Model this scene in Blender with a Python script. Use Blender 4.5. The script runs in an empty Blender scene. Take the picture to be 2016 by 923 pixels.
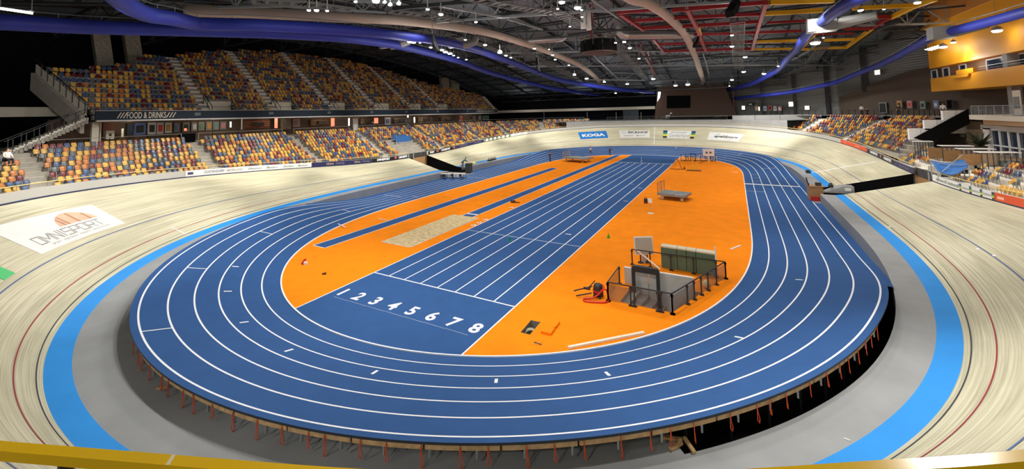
import bpy, bmesh, math, random
import numpy as np
from mathutils import Vector, Matrix
from mathutils.geometry import tessellate_polygon
random.seed(7)
C = bpy.context.scene.collection
R = math.radians
# ------------------------------------------------------------------ camera (calibrated on the lane grid and the two ovals)
CF, CY0, YAW, PITCH, ROLL = 783.3142, 171.6275, -0.506982, 0.0662204, -0.0240444
CAM = np.array([20.71887, -18.51701, 9.953512])
def _axes():
    cy, sy, cp, sp, cr, sr = math.cos(YAW), math.sin(YAW), math.cos(PITCH), math.sin(PITCH), math.cos(ROLL), math.sin(ROLL)
    f = np.array([sy*cp, cy*cp, sp]); r = np.array([cy, -sy, 0.]); u = np.cross(r, f)
    return cr*r + sr*u, -sr*r + cr*u, f
AR, AU, AF = _axes()
cd = bpy.data.cameras.new('camera'); co = bpy.data.objects.new('camera', cd); C.objects.link(co)
co.matrix_world = Matrix(((AR[0], AU[0], -AF[0], CAM[0]), (AR[1], AU[1], -AF[1], CAM[1]), (AR[2], AU[2], -AF[2], CAM[2]), (0, 0, 0, 1)))
cd.sensor_fit = 'HORIZONTAL'; cd.sensor_width = 36.0; cd.lens = CF/2016*36
cd.shift_y = -(461.5-CY0)/2016; cd.clip_end = 400; cd.clip_start = 0.05
bpy.context.scene.camera = co
def ray(x, y): return (x-1008)/CF*AR - (y-CY0)/CF*AU + AF
def pz(x, y, z=0.): d = ray(x, y); return CAM + d*((z-CAM[2])/d[2])
def pxx(x, y, X): d = ray(x, y); return CAM + d*((X-CAM[0])/d[0])
def pyy(x, y, Y): d = ray(x, y); return CAM + d*((Y-CAM[1])/d[1])
def pdp(x, y, dep): return CAM + ray(x, y)*dep
def proj(p):
    d = np.asarray(p, float)-CAM; c = d @ AF
    return 1008+CF*(d @ AR)/c, CY0-CF*(d @ AU)/c, c
# ------------------------------------------------------------------ materials
MATS = {}
def mat(name, col, rough=0.6, metal=0., noise=0., nscale=4., emit=None, estr=0., alpha=None, bump=0., bscale=40., spec=0.5, col2=None, stretch=None, coat=0.):
    if name in MATS: return MATS[name]
    m = bpy.data.materials.new(name); m.use_nodes = True; nt = m.node_tree; b = nt.nodes['Principled BSDF']
    b.inputs['Roughness'].default_value = rough; b.inputs['Metallic'].default_value = metal
    b.inputs['Specular IOR Level'].default_value = spec
    if coat: b.inputs['Coat Weight'].default_value = coat
    b.inputs['Base Color'].default_value = (*col, 1)
    if noise or col2:
        tc = nt.nodes.new('ShaderNodeTexCoord'); mp = nt.nodes.new('ShaderNodeMapping'); n = nt.nodes.new('ShaderNodeTexNoise')
        n.inputs['Scale'].default_value = nscale; n.inputs['Detail'].default_value = 5
        if stretch: mp.inputs['Scale'].default_value = stretch
        nt.links.new(tc.outputs['UV' if stretch and len(stretch) == 3 and stretch[2] == 0 else 'Object'], mp.inputs['Vector']); nt.links.new(mp.outputs[0], n.inputs['Vector'])
        rp = nt.nodes.new('ShaderNodeValToRGB')
        lo = col2 if col2 else tuple(c*(1-noise) for c in col); hi = col if col2 else tuple(min(1, c*(1+noise)) for c in col)
        rp.color_ramp.elements[0].position = .32; rp.color_ramp.elements[1].position = .68
        rp.color_ramp.elements[0].color = (*lo, 1); rp.color_ramp.elements[1].color = (*hi, 1)
        nt.links.new(n.outputs['Fac'], rp.inputs['Fac']); nt.links.new(rp.outputs['Color'], b.inputs['Base Color'])
    if bump:
        tc = nt.nodes.new('ShaderNodeTexCoord'); n2 = nt.nodes.new('ShaderNodeTexNoise'); n2.inputs['Scale'].default_value = bscale
        bp = nt.nodes.new('ShaderNodeBump'); bp.inputs['Strength'].default_value = bump; bp.inputs['Distance'].default_value = .02
        nt.links.new(tc.outputs['Object'], n2.inputs['Vector']); nt.links.new(n2.outputs['Fac'], bp.inputs['Height']); nt.links.new(bp.outputs[0], b.inputs['Normal'])
    if emit:
        b.inputs['Emission Color'].default_value = (*emit, 1); b.inputs['Emission Strength'].default_value = estr
    if alpha is not None:
        b.inputs['Alpha'].default_value = alpha
    MATS[name] = m; return m
def srgb(r, g, b):
    return tuple(((c/255)/12.92 if c/255 <= .04045 else ((c/255+.055)/1.055)**2.4) for c in (r, g, b))
# ------------------------------------------------------------------ mesh builder
class MB:
    def __init__(s): s.v = []; s.f = []; s.m = []; s.uv = []; s.cur = 0
    def add(s, vs, fs, m=None, uvs=None):
        o = len(s.v); s.v += [tuple(map(float, v)) for v in vs]
        for f in fs: s.f.append(tuple(o+i for i in f)); s.m.append(s.cur if m is None else m)
        if uvs is not None:
            while len(s.uv) < o: s.uv.append((0, 0))
            s.uv += [tuple(map(float, u)) for u in uvs]
        return s
    def box(s, c, d, rz=0., M=None, m=None):
        c = np.array(c, float); hx, hy, hz = d[0]/2, d[1]/2, d[2]/2
        vs = [np.array((x, y, z)) for x in (-hx, hx) for y in (-hy, hy) for z in (-hz, hz)]
        if M is not None: vs = [np.array(M @ Vector(v)) for v in vs]
        elif rz: k, q = math.cos(rz), math.sin(rz); vs = [np.array((v[0]*k-v[1]*q, v[0]*q+v[1]*k, v[2])) for v in vs]
        return s.add([c+v for v in vs], [(0, 1, 3, 2), (4, 6, 7, 5), (0, 4, 5, 1), (2, 3, 7, 6), (0, 2, 6, 4), (1, 5, 7, 3)], m)
    def bar(s, p, q, w, h=None, m=None, up=(0, 0, 1)):
        p = np.array(p, float); q = np.array(q, float); h = w if h is None else h
        d = q-p; L = np.linalg.norm(d)
        if L < 1e-6: return s
        d /= L; u = np.array(up, float)
        if abs(d @ u) > .98: u = np.array((0, 1., 0)) if abs(d[1]) < .9 else np.array((1., 0, 0))
        a = np.cross(d, u); a /= np.linalg.norm(a); b = np.cross(a, d)
        vs = [e+a*(w/2*i)+b*(h/2*j) for e in (p, q) for i in (-1, 1) for j in (-1, 1)]
        return s.add(vs, [(0, 1, 3, 2), (4, 6, 7, 5), (0, 4, 5, 1), (2, 3, 7, 6), (0, 2, 6, 4), (1, 5, 7, 3)], m)
    def tube(s, pts, r, n=8, cap=True, m=None):
        pts = [np.array(p, float) for p in pts]; rs = r if hasattr(r, '__len__') else [r]*len(pts); vs = []
        prev = None
        for i, p in enumerate(pts):
            t = pts[min(i+1, len(pts)-1)]-pts[max(i-1, 0)]; t = t/(np.linalg.norm(t)+1e-12)
            if prev is None:
                u = np.array((0, 0, 1.)) if abs(t[2]) < .9 else np.array((1., 0, 0))
                a = np.cross(t, u)
            else: a = prev-t*(prev @ t)
            a /= np.linalg.norm(a); b = np.cross(t, a); prev = a
            vs += [p+(a*math.cos(2*math.pi*k/n)+b*math.sin(2*math.pi*k/n))*rs[i] for k in range(n)]
        fs = [(i*n+k, i*n+(k+1) % n, (i+1)*n+(k+1) % n, (i+1)*n+k) for i in range(len(pts)-1) for k in range(n)]
        if cap: fs += [tuple(range(n))[::-1], tuple((len(pts)-1)*n+k for k in range(n))]
        return s.add(vs, fs, m)
    def lathe(s, c, prof, n=14, m=None):
        c = np.array(c, float); vs = []
        for r, z in prof: vs += [c+np.array((r*math.cos(2*math.pi*k/n), r*math.sin(2*math.pi*k/n), z)) for k in range(n)]
        L = len(prof)
        fs = [(i*n+k, i*n+(k+1) % n, (i+1)*n+(k+1) % n, (i+1)*n+k) for i in range(L-1) for k in range(n)]
        fs += [tuple(range(n))[::-1], tuple((L-1)*n+k for k in range(n))]
        return s.add(vs, fs, m)
    def quad(s, a, b, c, d, m=None): return s.add([a, b, c, d], [(0, 1, 2, 3)], m)
    def poly(s, pts, m=None): return s.add(pts, [tuple(range(len(pts)))], m)
    def prism(s, pts, d, m=None):
        """closed solid: polygon pts (3d) pushed along vector d"""
        n = len(pts); pts = [np.array(p, float) for p in pts]; d = np.array(d, float)
        vs = pts+[p+d for p in pts]
        return s.add(vs, [tuple(range(n))[::-1], tuple(range(n, 2*n))]+[(i, (i+1) % n, n+(i+1) % n, n+i) for i in range(n)], m)
    def strip(s, A, B, m=None, uvA=None, uvB=None, closed=False):
        n = len(A); vs = [v for p in zip(A, B) for v in p]
        fs = [(2*i, 2*((i+1) % n), 2*((i+1) % n)+1, 2*i+1) for i in range(n if closed else n-1)]
        uvs = None if uvA is None else [v for p in zip(uvA, uvB) for v in p]
        return s.add(vs, fs, m, uvs)
    def holed(s, loops, z, m=None):
        loops3 = [[Vector((p[0], p[1], z)) for p in l] for l in loops]; flat = [v for l in loops3 for v in l]
        tris = tessellate_polygon(loops3); out = []
        for t in tris:
            a, b, c = (flat[i] for i in t)
            out.append(t if (b-a).cross(c-a).z > 0 else (t[0], t[2], t[1]))
        return s.add([tuple(v) for v in flat], out, m)
    def build(s, name, mats, parent=None, smooth=False, bevel=0., loc=None):
        me = bpy.data.meshes.new(name)
        off = np.zeros(3)
        if parent is not None: off = np.array(world_loc(parent))
        elif loc is not None: off = np.array(loc, float)
        V = np.array(s.v)-off
        me.from_pydata(V.tolist(), [], s.f)
        for m in (mats if isinstance(mats, (list, tuple)) else [mats]): me.materials.append(m)
        me.polygons.foreach_set('material_index', s.m)
        if s.uv:
            while len(s.uv) < len(s.v): s.uv.append((0, 0))
            ul = me.uv_layers.new(name='UVMap'); uva = np.array(s.uv); li = np.zeros(len(me.loops), int); me.loops.foreach_get('vertex_index', li)
            ul.data.foreach_set('uv', uva[li].ravel())
        me.update()
        bm = bmesh.new(); bm.from_mesh(me)
        if not s.uv: bmesh.ops.recalc_face_normals(bm, faces=bm.faces)
        bm.to_mesh(me); bm.free()
        if smooth: me.polygons.foreach_set('use_smooth', [True]*len(me.polygons))
        o = bpy.data.objects.new(name, me); C.objects.link(o)
        if parent is not None: o.parent = parent
        elif loc is not None: o.location = loc
        if bevel:
            md = o.modifiers.new('bevel', 'BEVEL'); md.width = bevel; md.segments = 2; md.limit_method = 'ANGLE'
        return o
def world_loc(o):
    l = Vector((0, 0, 0))
    while o is not None: l = l+o.location; o = o.parent
    return tuple(l)
def tag(o, label, cat, group=None, kind=None):
    o['label'] = label; o['category'] = cat
    if group: o['group'] = group
    if kind: o['kind'] = kind
    return o
def thing(name, label, cat, loc, group=None):
    o = bpy.data.objects.new(name, None); C.objects.link(o); o.location = tuple(map(float, loc)); o.empty_display_size = .2
    return tag(o, label, cat, group)
def struct(name, mb, mats, label=None, cat=None, **k):
    o = mb.build(name, mats, **k); o['kind'] = 'structure'
    if label: o['label'] = label; o['category'] = cat
    return o
def text_mesh(body, size=1., shear=0., bold=0., align='CENTER', xs=1., spacing=1.):
    """flat lettering as (verts2d, faces)"""
    cu = bpy.data.curves.new('t', 'FONT'); cu.body = body; cu.size = size; cu.shear = shear; cu.offset = bold; cu.align_x = align; cu.align_y = 'CENTER'
    cu.resolution_u = 3; cu.space_character = spacing
    o = bpy.data.objects.new('t', cu); C.objects.link(o)
    dg = bpy.context.evaluated_depsgraph_get(); me = bpy.data.meshes.new_from_object(o.evaluated_get(dg))
    vs = [(v.co.x*xs, v.co.y) for v in me.vertices]; fs = [tuple(p.vertices) for p in me.polygons]
    bpy.data.objects.remove(o); bpy.data.curves.remove(cu); bpy.data.meshes.remove(me)
    return vs, fs
def put_text(mb, body, size, fn, cx=0., cy=0., m=None, **k):
    """fn(u, v) -> world point; text centred on (cx, cy) in u, v"""
    vs, fs = text_mesh(body, size, **k)
    mb.add([fn(cx+x, cy+y) for x, y in vs], fs, m)
def fit_text(mb, body, size, fn, u0, u1, m=None, **k):
    vs_, fs = text_mesh(body, size, **k); x0 = min(v[0] for v in vs_); x1 = max(v[0] for v in vs_); y0 = min(v[1] for v in vs_); y1 = max(v[1] for v in vs_); q = (u1-u0)/(x1-x0)
    mb.add([fn(u0+(x-x0)*q, y-(y0+y1)/2) for x, y in vs_], fs, m)
ORD = ['zeroth', 'first', 'second', 'third', 'fourth', 'fifth', 'sixth', 'seventh', 'eighth', 'ninth', 'tenth', 'eleventh', 'twelfth', 'thirteenth', 'fourteenth', 'fifteenth', 'sixteenth', 'seventeenth', 'eighteenth', 'nineteenth', 'twentieth']
def nth(i): return ORD[i] if i <= 20 else f'{i}{"st" if i % 10 == 1 and i != 11 else "nd" if i % 10 == 2 else "rd" if i % 10 == 3 else "th"}'
# ------------------------------------------------------------------ ovals
def quarter(Rm, l, c, n=161):
    arc = Rm*np.pi/2-c/2; T = l+c+arc; t = np.linspace(0, T, n)
    def head(t):
        h = np.zeros_like(t); m = (t > l) & (t <= l+c); h[m] = (t[m]-l)**2/(2*c*Rm); m = t > l+c; h[m] = c/(2*Rm)+(t[m]-l-c)/Rm
        return h
    dt = t[1]-t[0]; hm = (head(t[:-1])+head(t[1:]))/2
    x = np.r_[0, np.cumsum(-np.sin(hm)*dt)]; y = np.r_[0, np.cumsum(np.cos(hm)*dt)]; x -= x[-1]
    return t, x, y, head(t)
class Oval:
    def __init__(s, cx, cy, Rm, l, c):
        t, x, y, h = quarter(Rm, l, c); N = np.c_[np.cos(h), np.sin(h)]; P = np.c_[x, y]
        Pt = np.r_[P, (P[::-1]*[-1, 1])[1:]]; Nt = np.r_[N, (N[::-1]*[-1, 1])[1:]]
        s.P = np.r_[Pt, -Pt[1:]]+[cx, cy]; s.N = np.r_[Nt, -Nt[1:]]; s.T = t[-1]
        s.d = np.r_[t, t[::-1][1:]]; s.d = np.r_[s.d, s.d[1:]]
        s.t = np.r_[t, 2*s.T-t[::-1][1:]]; s.t = np.r_[s.t, 2*s.T+s.t[1:]]
    def at(s, t):
        t = np.mod(t, 4*s.T); f = lambda a: np.interp(t, s.t, a)
        return np.stack([f(s.P[:, 0]), f(s.P[:, 1])], -1), np.stack([f(s.N[:, 0]), f(s.N[:, 1])], -1), f(s.d)
def sstep(x, a, b): x = np.clip((x-a)/(b-a), 0, 1); return x*x*(3-2*x)
VO = Oval(3.88997, 33.26, 24.26323, 10.32573, 24.86192)      # inner edge of the blue band
AO = Oval(4.22, 34.17, 16.07, 13.76, 20.74)
ZA, WB = .9067, .727
U_BK, U_RD, U_ST, U_TP = .2253, .9289, 2.5837, 6.7751
def vang(d):
    k = sstep(d, 1.514, 55.504); return np.radians(8.794+(14.221-8.794)*k), np.radians(14.498+(44.351-14.498)*k)
def vs(t, u, lift=0.):
    """velodrome surface: t along the loop, u metres up the boards from the outer edge of the blue band (-WB..0 is the blue band)"""
    t = np.atleast_1d(np.asarray(t, float)); u = np.broadcast_to(np.asarray(u, float), t.shape)
    P, N, d = VO.at(t); sb, bt = vang(d)
    ub = np.clip(u+WB, 0, WB); uw = np.maximum(u, 0); neg = np.minimum(u+WB, 0)
    o = ub*np.cos(sb)+uw*np.cos(bt)+neg; z = ZA+ub*np.sin(sb)+uw*np.sin(bt)
    o = o-lift*np.sin(bt)*(u > 0); z = z+lift*np.where(u > 0, np.cos(bt), 1)
    return np.c_[P+N*o[:, None], z]
def vtop(t, o=0., z=0., absz=None):
    """point at horizontal distance o outside the top edge of the boards, z above it"""
    t = np.atleast_1d(np.asarray(t, float)); q = vs(t, U_TP); _, N, _ = VO.at(t)
    o = np.broadcast_to(np.asarray(o, float), t.shape)
    q[:, :2] += N*o[:, None]; q[:, 2] = q[:, 2]+z if absz is None else absz
    return q
def ztop(t): return vs(t, U_TP)[:, 2]
def athz(d, o): return o*.25*sstep(d, 17, 30)
def ath(t, o, lift=0.):
    t = np.atleast_1d(np.asarray(t, float)); P, N, d = AO.at(t); o = np.broadcast_to(np.asarray(o, float), t.shape)
    return np.c_[P+N*o[:, None], athz(d, np.maximum(o, 0))+lift]
_gt = np.linspace(0, 4*VO.T, 1600, endpoint=False); _gu = np.linspace(-WB, U_TP, 60)
_G = np.array([vs(_gt, u) for u in _gu]); _GX, _GY, _GC = proj(_G); _GX[_GC < 1] = 1e9
def vuv(x, y):
    """pixel -> (t, u) on the boards"""
    D = (_GX-x)**2+(_GY-y)**2; i, j = np.unravel_index(D.argmin(), D.shape); t, u = _gt[j], _gu[i]
    for _ in range(6):
        f = lambda t, u: np.array(proj(vs(t, u)[0])[:2])
        p0 = f(t, u); J = np.c_[(f(t+.01, u)-p0)/.01, (f(t, u+.01)-p0)/.01]
        dt, du = np.linalg.solve(J, np.array((x, y))-p0); t += np.clip(dt, -2, 2); u += np.clip(du, -1, 1)
    return t, u
def vt_top(x, z=0., o=0., lo=0., hi=None, far=True):
    """loop position whose top-edge point (o out, z up) falls in picture column x (restricted to t in lo..hi)"""
    ts = np.linspace(lo, hi if hi else 4*VO.T, 3000); q = vtop(ts, o, z); X, Y, c = proj(q); X[c < 2] = 1e9
    return ts[np.abs(X-x).argmin()]
T4 = 4*VO.T; TV = VO.T
# ================================================================== floor, running track, boards
M_or = mat('orange rubber', srgb(245, 136, 10), .9, spec=.15, noise=.06, nscale=.9, bump=.15, bscale=60)
M_bl = mat('blue rubber', srgb(46, 85, 138), .85, spec=.2, noise=.05, nscale=1.2, bump=.12, bscale=60)
M_wl = mat('white line paint', (.86, .88, .90), .6)
M_bandblue = mat('blue band paint', srgb(44, 146, 226), .6, spec=.25, noise=.05, nscale=.6)
M_apron = mat('grey apron', srgb(150, 152, 152), .8, noise=.08, nscale=.7)
M_apw = mat('grey apron wall', srgb(136, 140, 146), .8, noise=.06, nscale=1.)
M_dark = mat('dark concrete', srgb(62, 60, 58), .95, noise=.3, nscale=1.5)
M_blk = mat('black cloth', (.004, .004, .004), .95, spec=.1)
M_blkm = mat('black metal', (.02, .021, .023), .5)
M_gal = mat('galvanised steel', (.42, .43, .43), .45, .6)
M_tim = mat('timber', srgb(186, 150, 104), .75, noise=.22, nscale=5.)
M_strap = mat('orange webbing', srgb(214, 84, 34), .8)
M_red = mat('red paint', srgb(190, 30, 28), .5)
M_yel = mat('yellow paint', srgb(236, 184, 20), .4)
M_wht = mat('white paint', (.80, .80, .78), .5)
M_crm = mat('cream panel', srgb(224, 216, 196), .6)
def boards():
    m = bpy.data.materials.new('pine boards'); m.use_nodes = True; nt = m.node_tree; b = nt.nodes['Principled BSDF']; b.inputs['Roughness'].default_value = .62
    tc = nt.nodes.new('ShaderNodeTexCoord')
    def nz(sc, st, det=6):
        mp = nt.nodes.new('ShaderNodeMapping'); mp.inputs['Scale'].default_value = st; n = nt.nodes.new('ShaderNodeTexNoise')
        n.inputs['Scale'].default_value = sc; n.inputs['Detail'].default_value = det; n.inputs['Roughness'].default_value = .6
        nt.links.new(tc.outputs['UV'], mp.inputs['Vector']); nt.links.new(mp.outputs[0], n.inputs['Vector']); return n
    a = nz(1., (.16, 14., 1)); bb = nz(1., (.30, 34., 1)); cc = nz(1., (.12, .5, 1), 3)
    r1 = nt.nodes.new('ShaderNodeValToRGB'); r1.color_ramp.elements[0].position = .36; r1.color_ramp.elements[1].position = .62
    r1.color_ramp.elements[0].color = (*srgb(184, 177, 148), 1); r1.color_ramp.elements[1].color = (*srgb(222, 216, 184), 1)
    r2 = nt.nodes.new('ShaderNodeValToRGB'); r2.color_ramp.elements[0].position = .30; r2.color_ramp.elements[1].position = .46
    r2.color_ramp.elements[0].color = (.66, .64, .60, 1); r2.color_ramp.elements[1].color = (1, 1, 1, 1)
    r3 = nt.nodes.new('ShaderNodeValToRGB'); r3.color_ramp.elements[0].position = .35; r3.color_ramp.elements[1].position = .6
    r3.color_ramp.elements[0].color = (.82, .82, .80, 1); r3.color_ramp.elements[1].color = (1, 1, 1, 1)
    nt.links.new(a.outputs['Fac'], r1.inputs['Fac']); nt.links.new(bb.outputs['Fac'], r2.inputs['Fac']); nt.links.new(cc.outputs['Fac'], r3.inputs['Fac'])
    def mul(x, y):
        k = nt.nodes.new('ShaderNodeMixRGB'); k.blend_type = 'MULTIPLY'; k.inputs['Fac'].default_value = 1
        nt.links.new(x.outputs['Color'], k.inputs['Color1']); nt.links.new(y.outputs['Color'], k.inputs['Color2']); return k
    k = mul(mul(r1, r2), r3); nt.links.new(k.outputs['Color'], b.inputs['Base Color']); return m
M_wood = boards()
LANE = 1.2865
XS = [i*LANE for i in range(9)]
# stair pit and cable hatch (openings in the floor)
SP = [pz(x, y)[:2] for x, y in ((1197.6, 593), (1324.3, 619), (1429.3, 549), (1245, 521))]       # railing corners FL FR BR BL
def lerp2(a, b, t): return a*(1-t)+b*t
PIT = [lerp2(lerp2(SP[0], SP[1], u), lerp2(SP[3], SP[2], u), v) for u, v in ((.17, .04), (.96, .04), (.96, .55), (.17, .55))]
HA = [pz(x, y)[:2] for x, y in ((1024.7, 654), (1043.3, 658.5), (1064.3, 634), (1045.5, 630))]
tt = np.linspace(0, T4, 360, endpoint=False)
inner = ath(tt, 0.05)
def ccw(l): 
    a = sum(l[i][0]*l[(i+1) % len(l)][1]-l[(i+1) % len(l)][0]*l[i][1] for i in range(len(l))); return l if a > 0 else l[::-1]
T4A = 4*AO.T; TA = AO.T
tt = np.linspace(0, T4A, 360, endpoint=False); inner = ath(tt, .05)
mb = MB(); mb.holed([[tuple(p[:2]) for p in inner], [tuple(p) for p in ccw(PIT)[::-1]], [tuple(p) for p in ccw(HA)[::-1]]], 0.)
struct('floor', mb, M_or)
# deep floor under the raised bends and the straights
mb = MB(); mb.box((4, 33.5, -1.55), (66, 112, .1)); struct('floor_basement', mb, M_dark)
# blue sprint straight, runways
def yend(x, far):
    """where the line x = const meets the inner edge of the running track"""
    q = ath(tt, .05); m = (q[:, 1] > 33) if far else (q[:, 1] < 33); q = q[m]; return q[np.abs(q[:, 0]-x).argmin(), 1]
mb = MB()
xs = np.linspace(0, XS[8], 24)
A = [(x, yend(x, False)+.02, .004) for x in xs]; B = [(x, yend(x, True)-.02, .004) for x in xs]
mb.strip(B, A)
r1 = [pz(*p) for p in ((615.4, 482.8), (638.6, 487.6), (1099.4, 331.4), (1085, 330.7))]
r2 = [pz(*p) for p in ((906, 425), (927.3, 428), (1221.6, 306.6), (1210, 306))]
r1x = (.5*(r1[0][0]+r1[3][0]), .5*(r1[1][0]+r1[2][0])); r1y = (r1[0][1], .5*(r1[2][1]+r1[3][1]))
sp = [pz(*p) for p in ((752, 476.5), (810, 486.7), (942, 428.4), (890, 422.7))]
spx = (.5*(sp[0][0]+sp[3][0]), .5*(sp[1][0]+sp[2][0])); spy = (.5*(sp[0][1]+sp[1][1]), .5*(sp[2][1]+sp[3][1]))
mid2 = .25*sum(p[0] for p in r2); w2 = .5*abs(r2[1][0]-r2[0][0]); r2x = (mid2-w2, mid2+w2); r2y = (spy[1]-.4, yend(mid2, True)-.1)
def rect(mb, x0, x1, y0, y1, z): mb.quad((x0, y0, z), (x1, y0, z), (x1, y1, z), (x0, y1, z))
rect(mb, *r1x, *r1y, .004); rect(mb, *r2x, *r2y, .004)
struct('floor_sprint_lanes_blue', mb, M_bl)
# painted lines on the infield
W = .075
mb = MB(); LZ = .008
def line(a, b, w=W, z=LZ): 
    a = np.array(a[:2], float); b = np.array(b[:2], float); d = (b-a)/np.linalg.norm(b-a); n = np.array((-d[1], d[0]))*w/2
    mb.quad((*(a-n), z), (*(b-n), z), (*(b+n), z), (*(a+n), z))
for i, x in enumerate(XS):
    line((x, yend(x, False) if i in (0, 8) else 0), (x, yend(x, True) if i in (0, 8) else 60.0), .075 if i in (0, 8) else W)
line((0, 0), (XS[8], 0), .09); line((0, 10.2157), (XS[8], 10.2157), .05)
for i in range(16): line((XS[0]+i*LANE/2+.08, 60.05), (XS[0]+i*LANE/2+LANE/2-.1, 60.05), .32)
for x in r1x: line((x, r1y[0]), (x, r1y[1]))
line((r1x[0], r1y[0]), (r1x[1], r1y[0])); line((r1x[0], r1y[1]), (r1x[1], r1y[1]))
for x in r2x: line((x, r2y[0]), (x, r2y[1]))
line((r2x[0], r2y[0]+1.35), (r2x[1], r2y[0]+1.35), .28)
for x in spx: line((x, spy[0]), (x, spy[1]), .09)
for y in spy: line((spx[0], y), (spx[1], y), .09)
for (px, py) in ((1168, 332), (1243, 362), (1119, 461), (1260, 370), (1232, 396)):     # short ticks by lane eight
    p = pz(px, py); line((p[0]-.25, p[1]), (p[0]+.25, p[1]), .12)
for (px, py, n) in ((934, 443, 'a'), (945, 438, 'b'), (957, 432, 'c'), (1008, 408, 'd')):   # small marks beside the sand pit
    p = pz(px, py); line((p[0]-.3, p[1]-.1), (p[0]+.3, p[1]-.1), .16); line((p[0]-.05, p[1]-.3), (p[0]-.05, p[1]+.3), .1)
for i in range(8):
    c = (pz(672, 574.5), pz(937, 647)); cx = (i+.5)*LANE; f = i/7; cy = c[0][1]*(1-f)+c[1][1]*f
    put_text(mb, str(i+1), 1.12, lambda u, v: (u, v, LZ), cx, cy, bold=.03, xs=1.0)
    if i: line((cx-LANE, cy-.62), (cx, cy-.62), .010)
struct('floor_markings', mb, M_wl)
# sand pit
M_sand = mat('sand', srgb(206, 184, 138), .95, noise=.25, nscale=3., bump=1., bscale=6.)
mb = MB(); n = 40
gx = np.linspace(*spx, 10); gy = np.linspace(*spy, n)
mb.add([(x, y, .012+.025*random.random()) for x in gx for y in gy], [(i*n+j, (i+1)*n+j, (i+1)*n+j+1, i*n+j+1) for i in range(9) for j in range(n-1)])
o = mb.build('sand_pit', M_sand, smooth=True, loc=((spx[0]+spx[1])/2, (spy[0]+spy[1])/2, 0)); tag(o, 'long rectangular sand pit with footprints at the end of the jumping runway', 'sand pit')
# ---------------------------------------------------------------- running track (six lanes, banked bends)
tt = np.linspace(0, T4A, 721)
mb = MB(); ols = [0.0, 1, 2, 3, 4, 5, 6.28]
for a, b in zip(ols[:-1], ols[1:]): mb.strip(ath(tt, a), ath(tt, b))
mb.m = [0]*len(mb.f)
q = ath(tt, 6.28); qb = q.copy(); qb[:, 2] -= .07; mb.cur = 1; mb.strip(q, qb)
_vw = vs(np.linspace(0, T4, 2400), -WB-1.2)[:, :2]; _vn = VO.at(np.linspace(0, T4, 2400))[1]
for lo_, hi_ in ((-25., 25.), (2*TA-25., 2*TA+25.)):
    k = np.linspace(lo_, hi_, 90); A_ = ath(k, 6.2); d_ = AO.at(k)[2]; A_[:, 2] = athz(d_, 6.2)-.004; Bp = []
    for kk, a_ in zip(k, A_):
        o_ = 6.3
        while o_ < 12:
            q_ = ath(kk, o_)[0][:2]; i_ = ((_vw-q_)**2).sum(1).argmin()
            if (q_-_vw[i_]) @ _vn[i_] > -.01: break
            o_ += .05
        Bp.append((*ath(kk, max(6.28, o_))[0][:2], a_[2]))
    mb.strip(A_, Bp, 0)
struct('floor_running_track', mb, [M_bl, M_blkm])
mb = MB()
for o in range(1, 7): mb.strip(ath(tt, o-.036, .006), ath(tt, o+.036, .006))
def auv(x, y):
    t = np.linspace(0, T4A, 1500); best = None
    for o in np.linspace(-.3, 6.4, 68):
        X, Y, c = proj(ath(t, o)); X[c < 1] = 1e9; d = (X-x)**2+(Y-y)**2; i = d.argmin()
        if best is None or d[i] < best[0]: best = (d[i], t[i], o)
    return best[1], best[2]
def tick(p, q, w=.06):
    (t0, o0), (t1, o1) = auv(*p), auv(*q); o0, o1 = (round(o0), round(o1)) if abs(o0-o1) > .6 else (o0, o1)
    tm = .5*(t0+t1); k = np.linspace(0, 1, 8)
    a = np.array([ath(tm-w/2, o0+(o1-o0)*f, .006)[0] for f in k]); b = np.array([ath(tm+w/2, o0+(o1-o0)*f, .006)[0] for f in k]); mb.strip(a, b)
for p, q in (((276, 650), (337, 646)), ((362, 525), (396, 529)), ((519, 457), (538, 461)), ((678, 413), (692, 418)), ((746, 381), (789, 386)), ((811, 385), (823, 388)), ((1470, 389), (1601, 394)), ((1472, 376), (1500, 377)),
             ((1500, 332), (1521, 331)), ((1476, 343), (1495, 344)), ((1478, 350), (1496, 351)), ((1480, 356), (1498, 357)), ((1334, 288), (1330, 292)), ((1400, 296), (1394, 300)), ((1463, 301), (1457, 304))): tick(p, q)
tick((1467, 363), (1572, 366), .55)
for px, py in ((569, 688), (738, 731), (977, 750), (1198, 734), (480, 635), (1455, 664), (447, 574), (463, 524), (1574, 551)):
    t, o = auv(px, py); a = ath([t-.05, t-.05], [o-.18, o+.18], .006); b = ath([t+.05, t+.05], [o-.18, o+.18], .006); mb.strip(a, b)
struct('floor_track_lines', mb, M_wl)
mb = MB()                                                            # raised white kerb around the infield
k0, k1 = ath(tt, -.03), ath(tt, .05); l0, l1 = k0+[0, 0, .05], k1+[0, 0, .05]
mb.strip(k0, l0); mb.strip(l0, l1); mb.strip(l1, k1); struct('trim_kerb', mb, M_wl)
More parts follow.
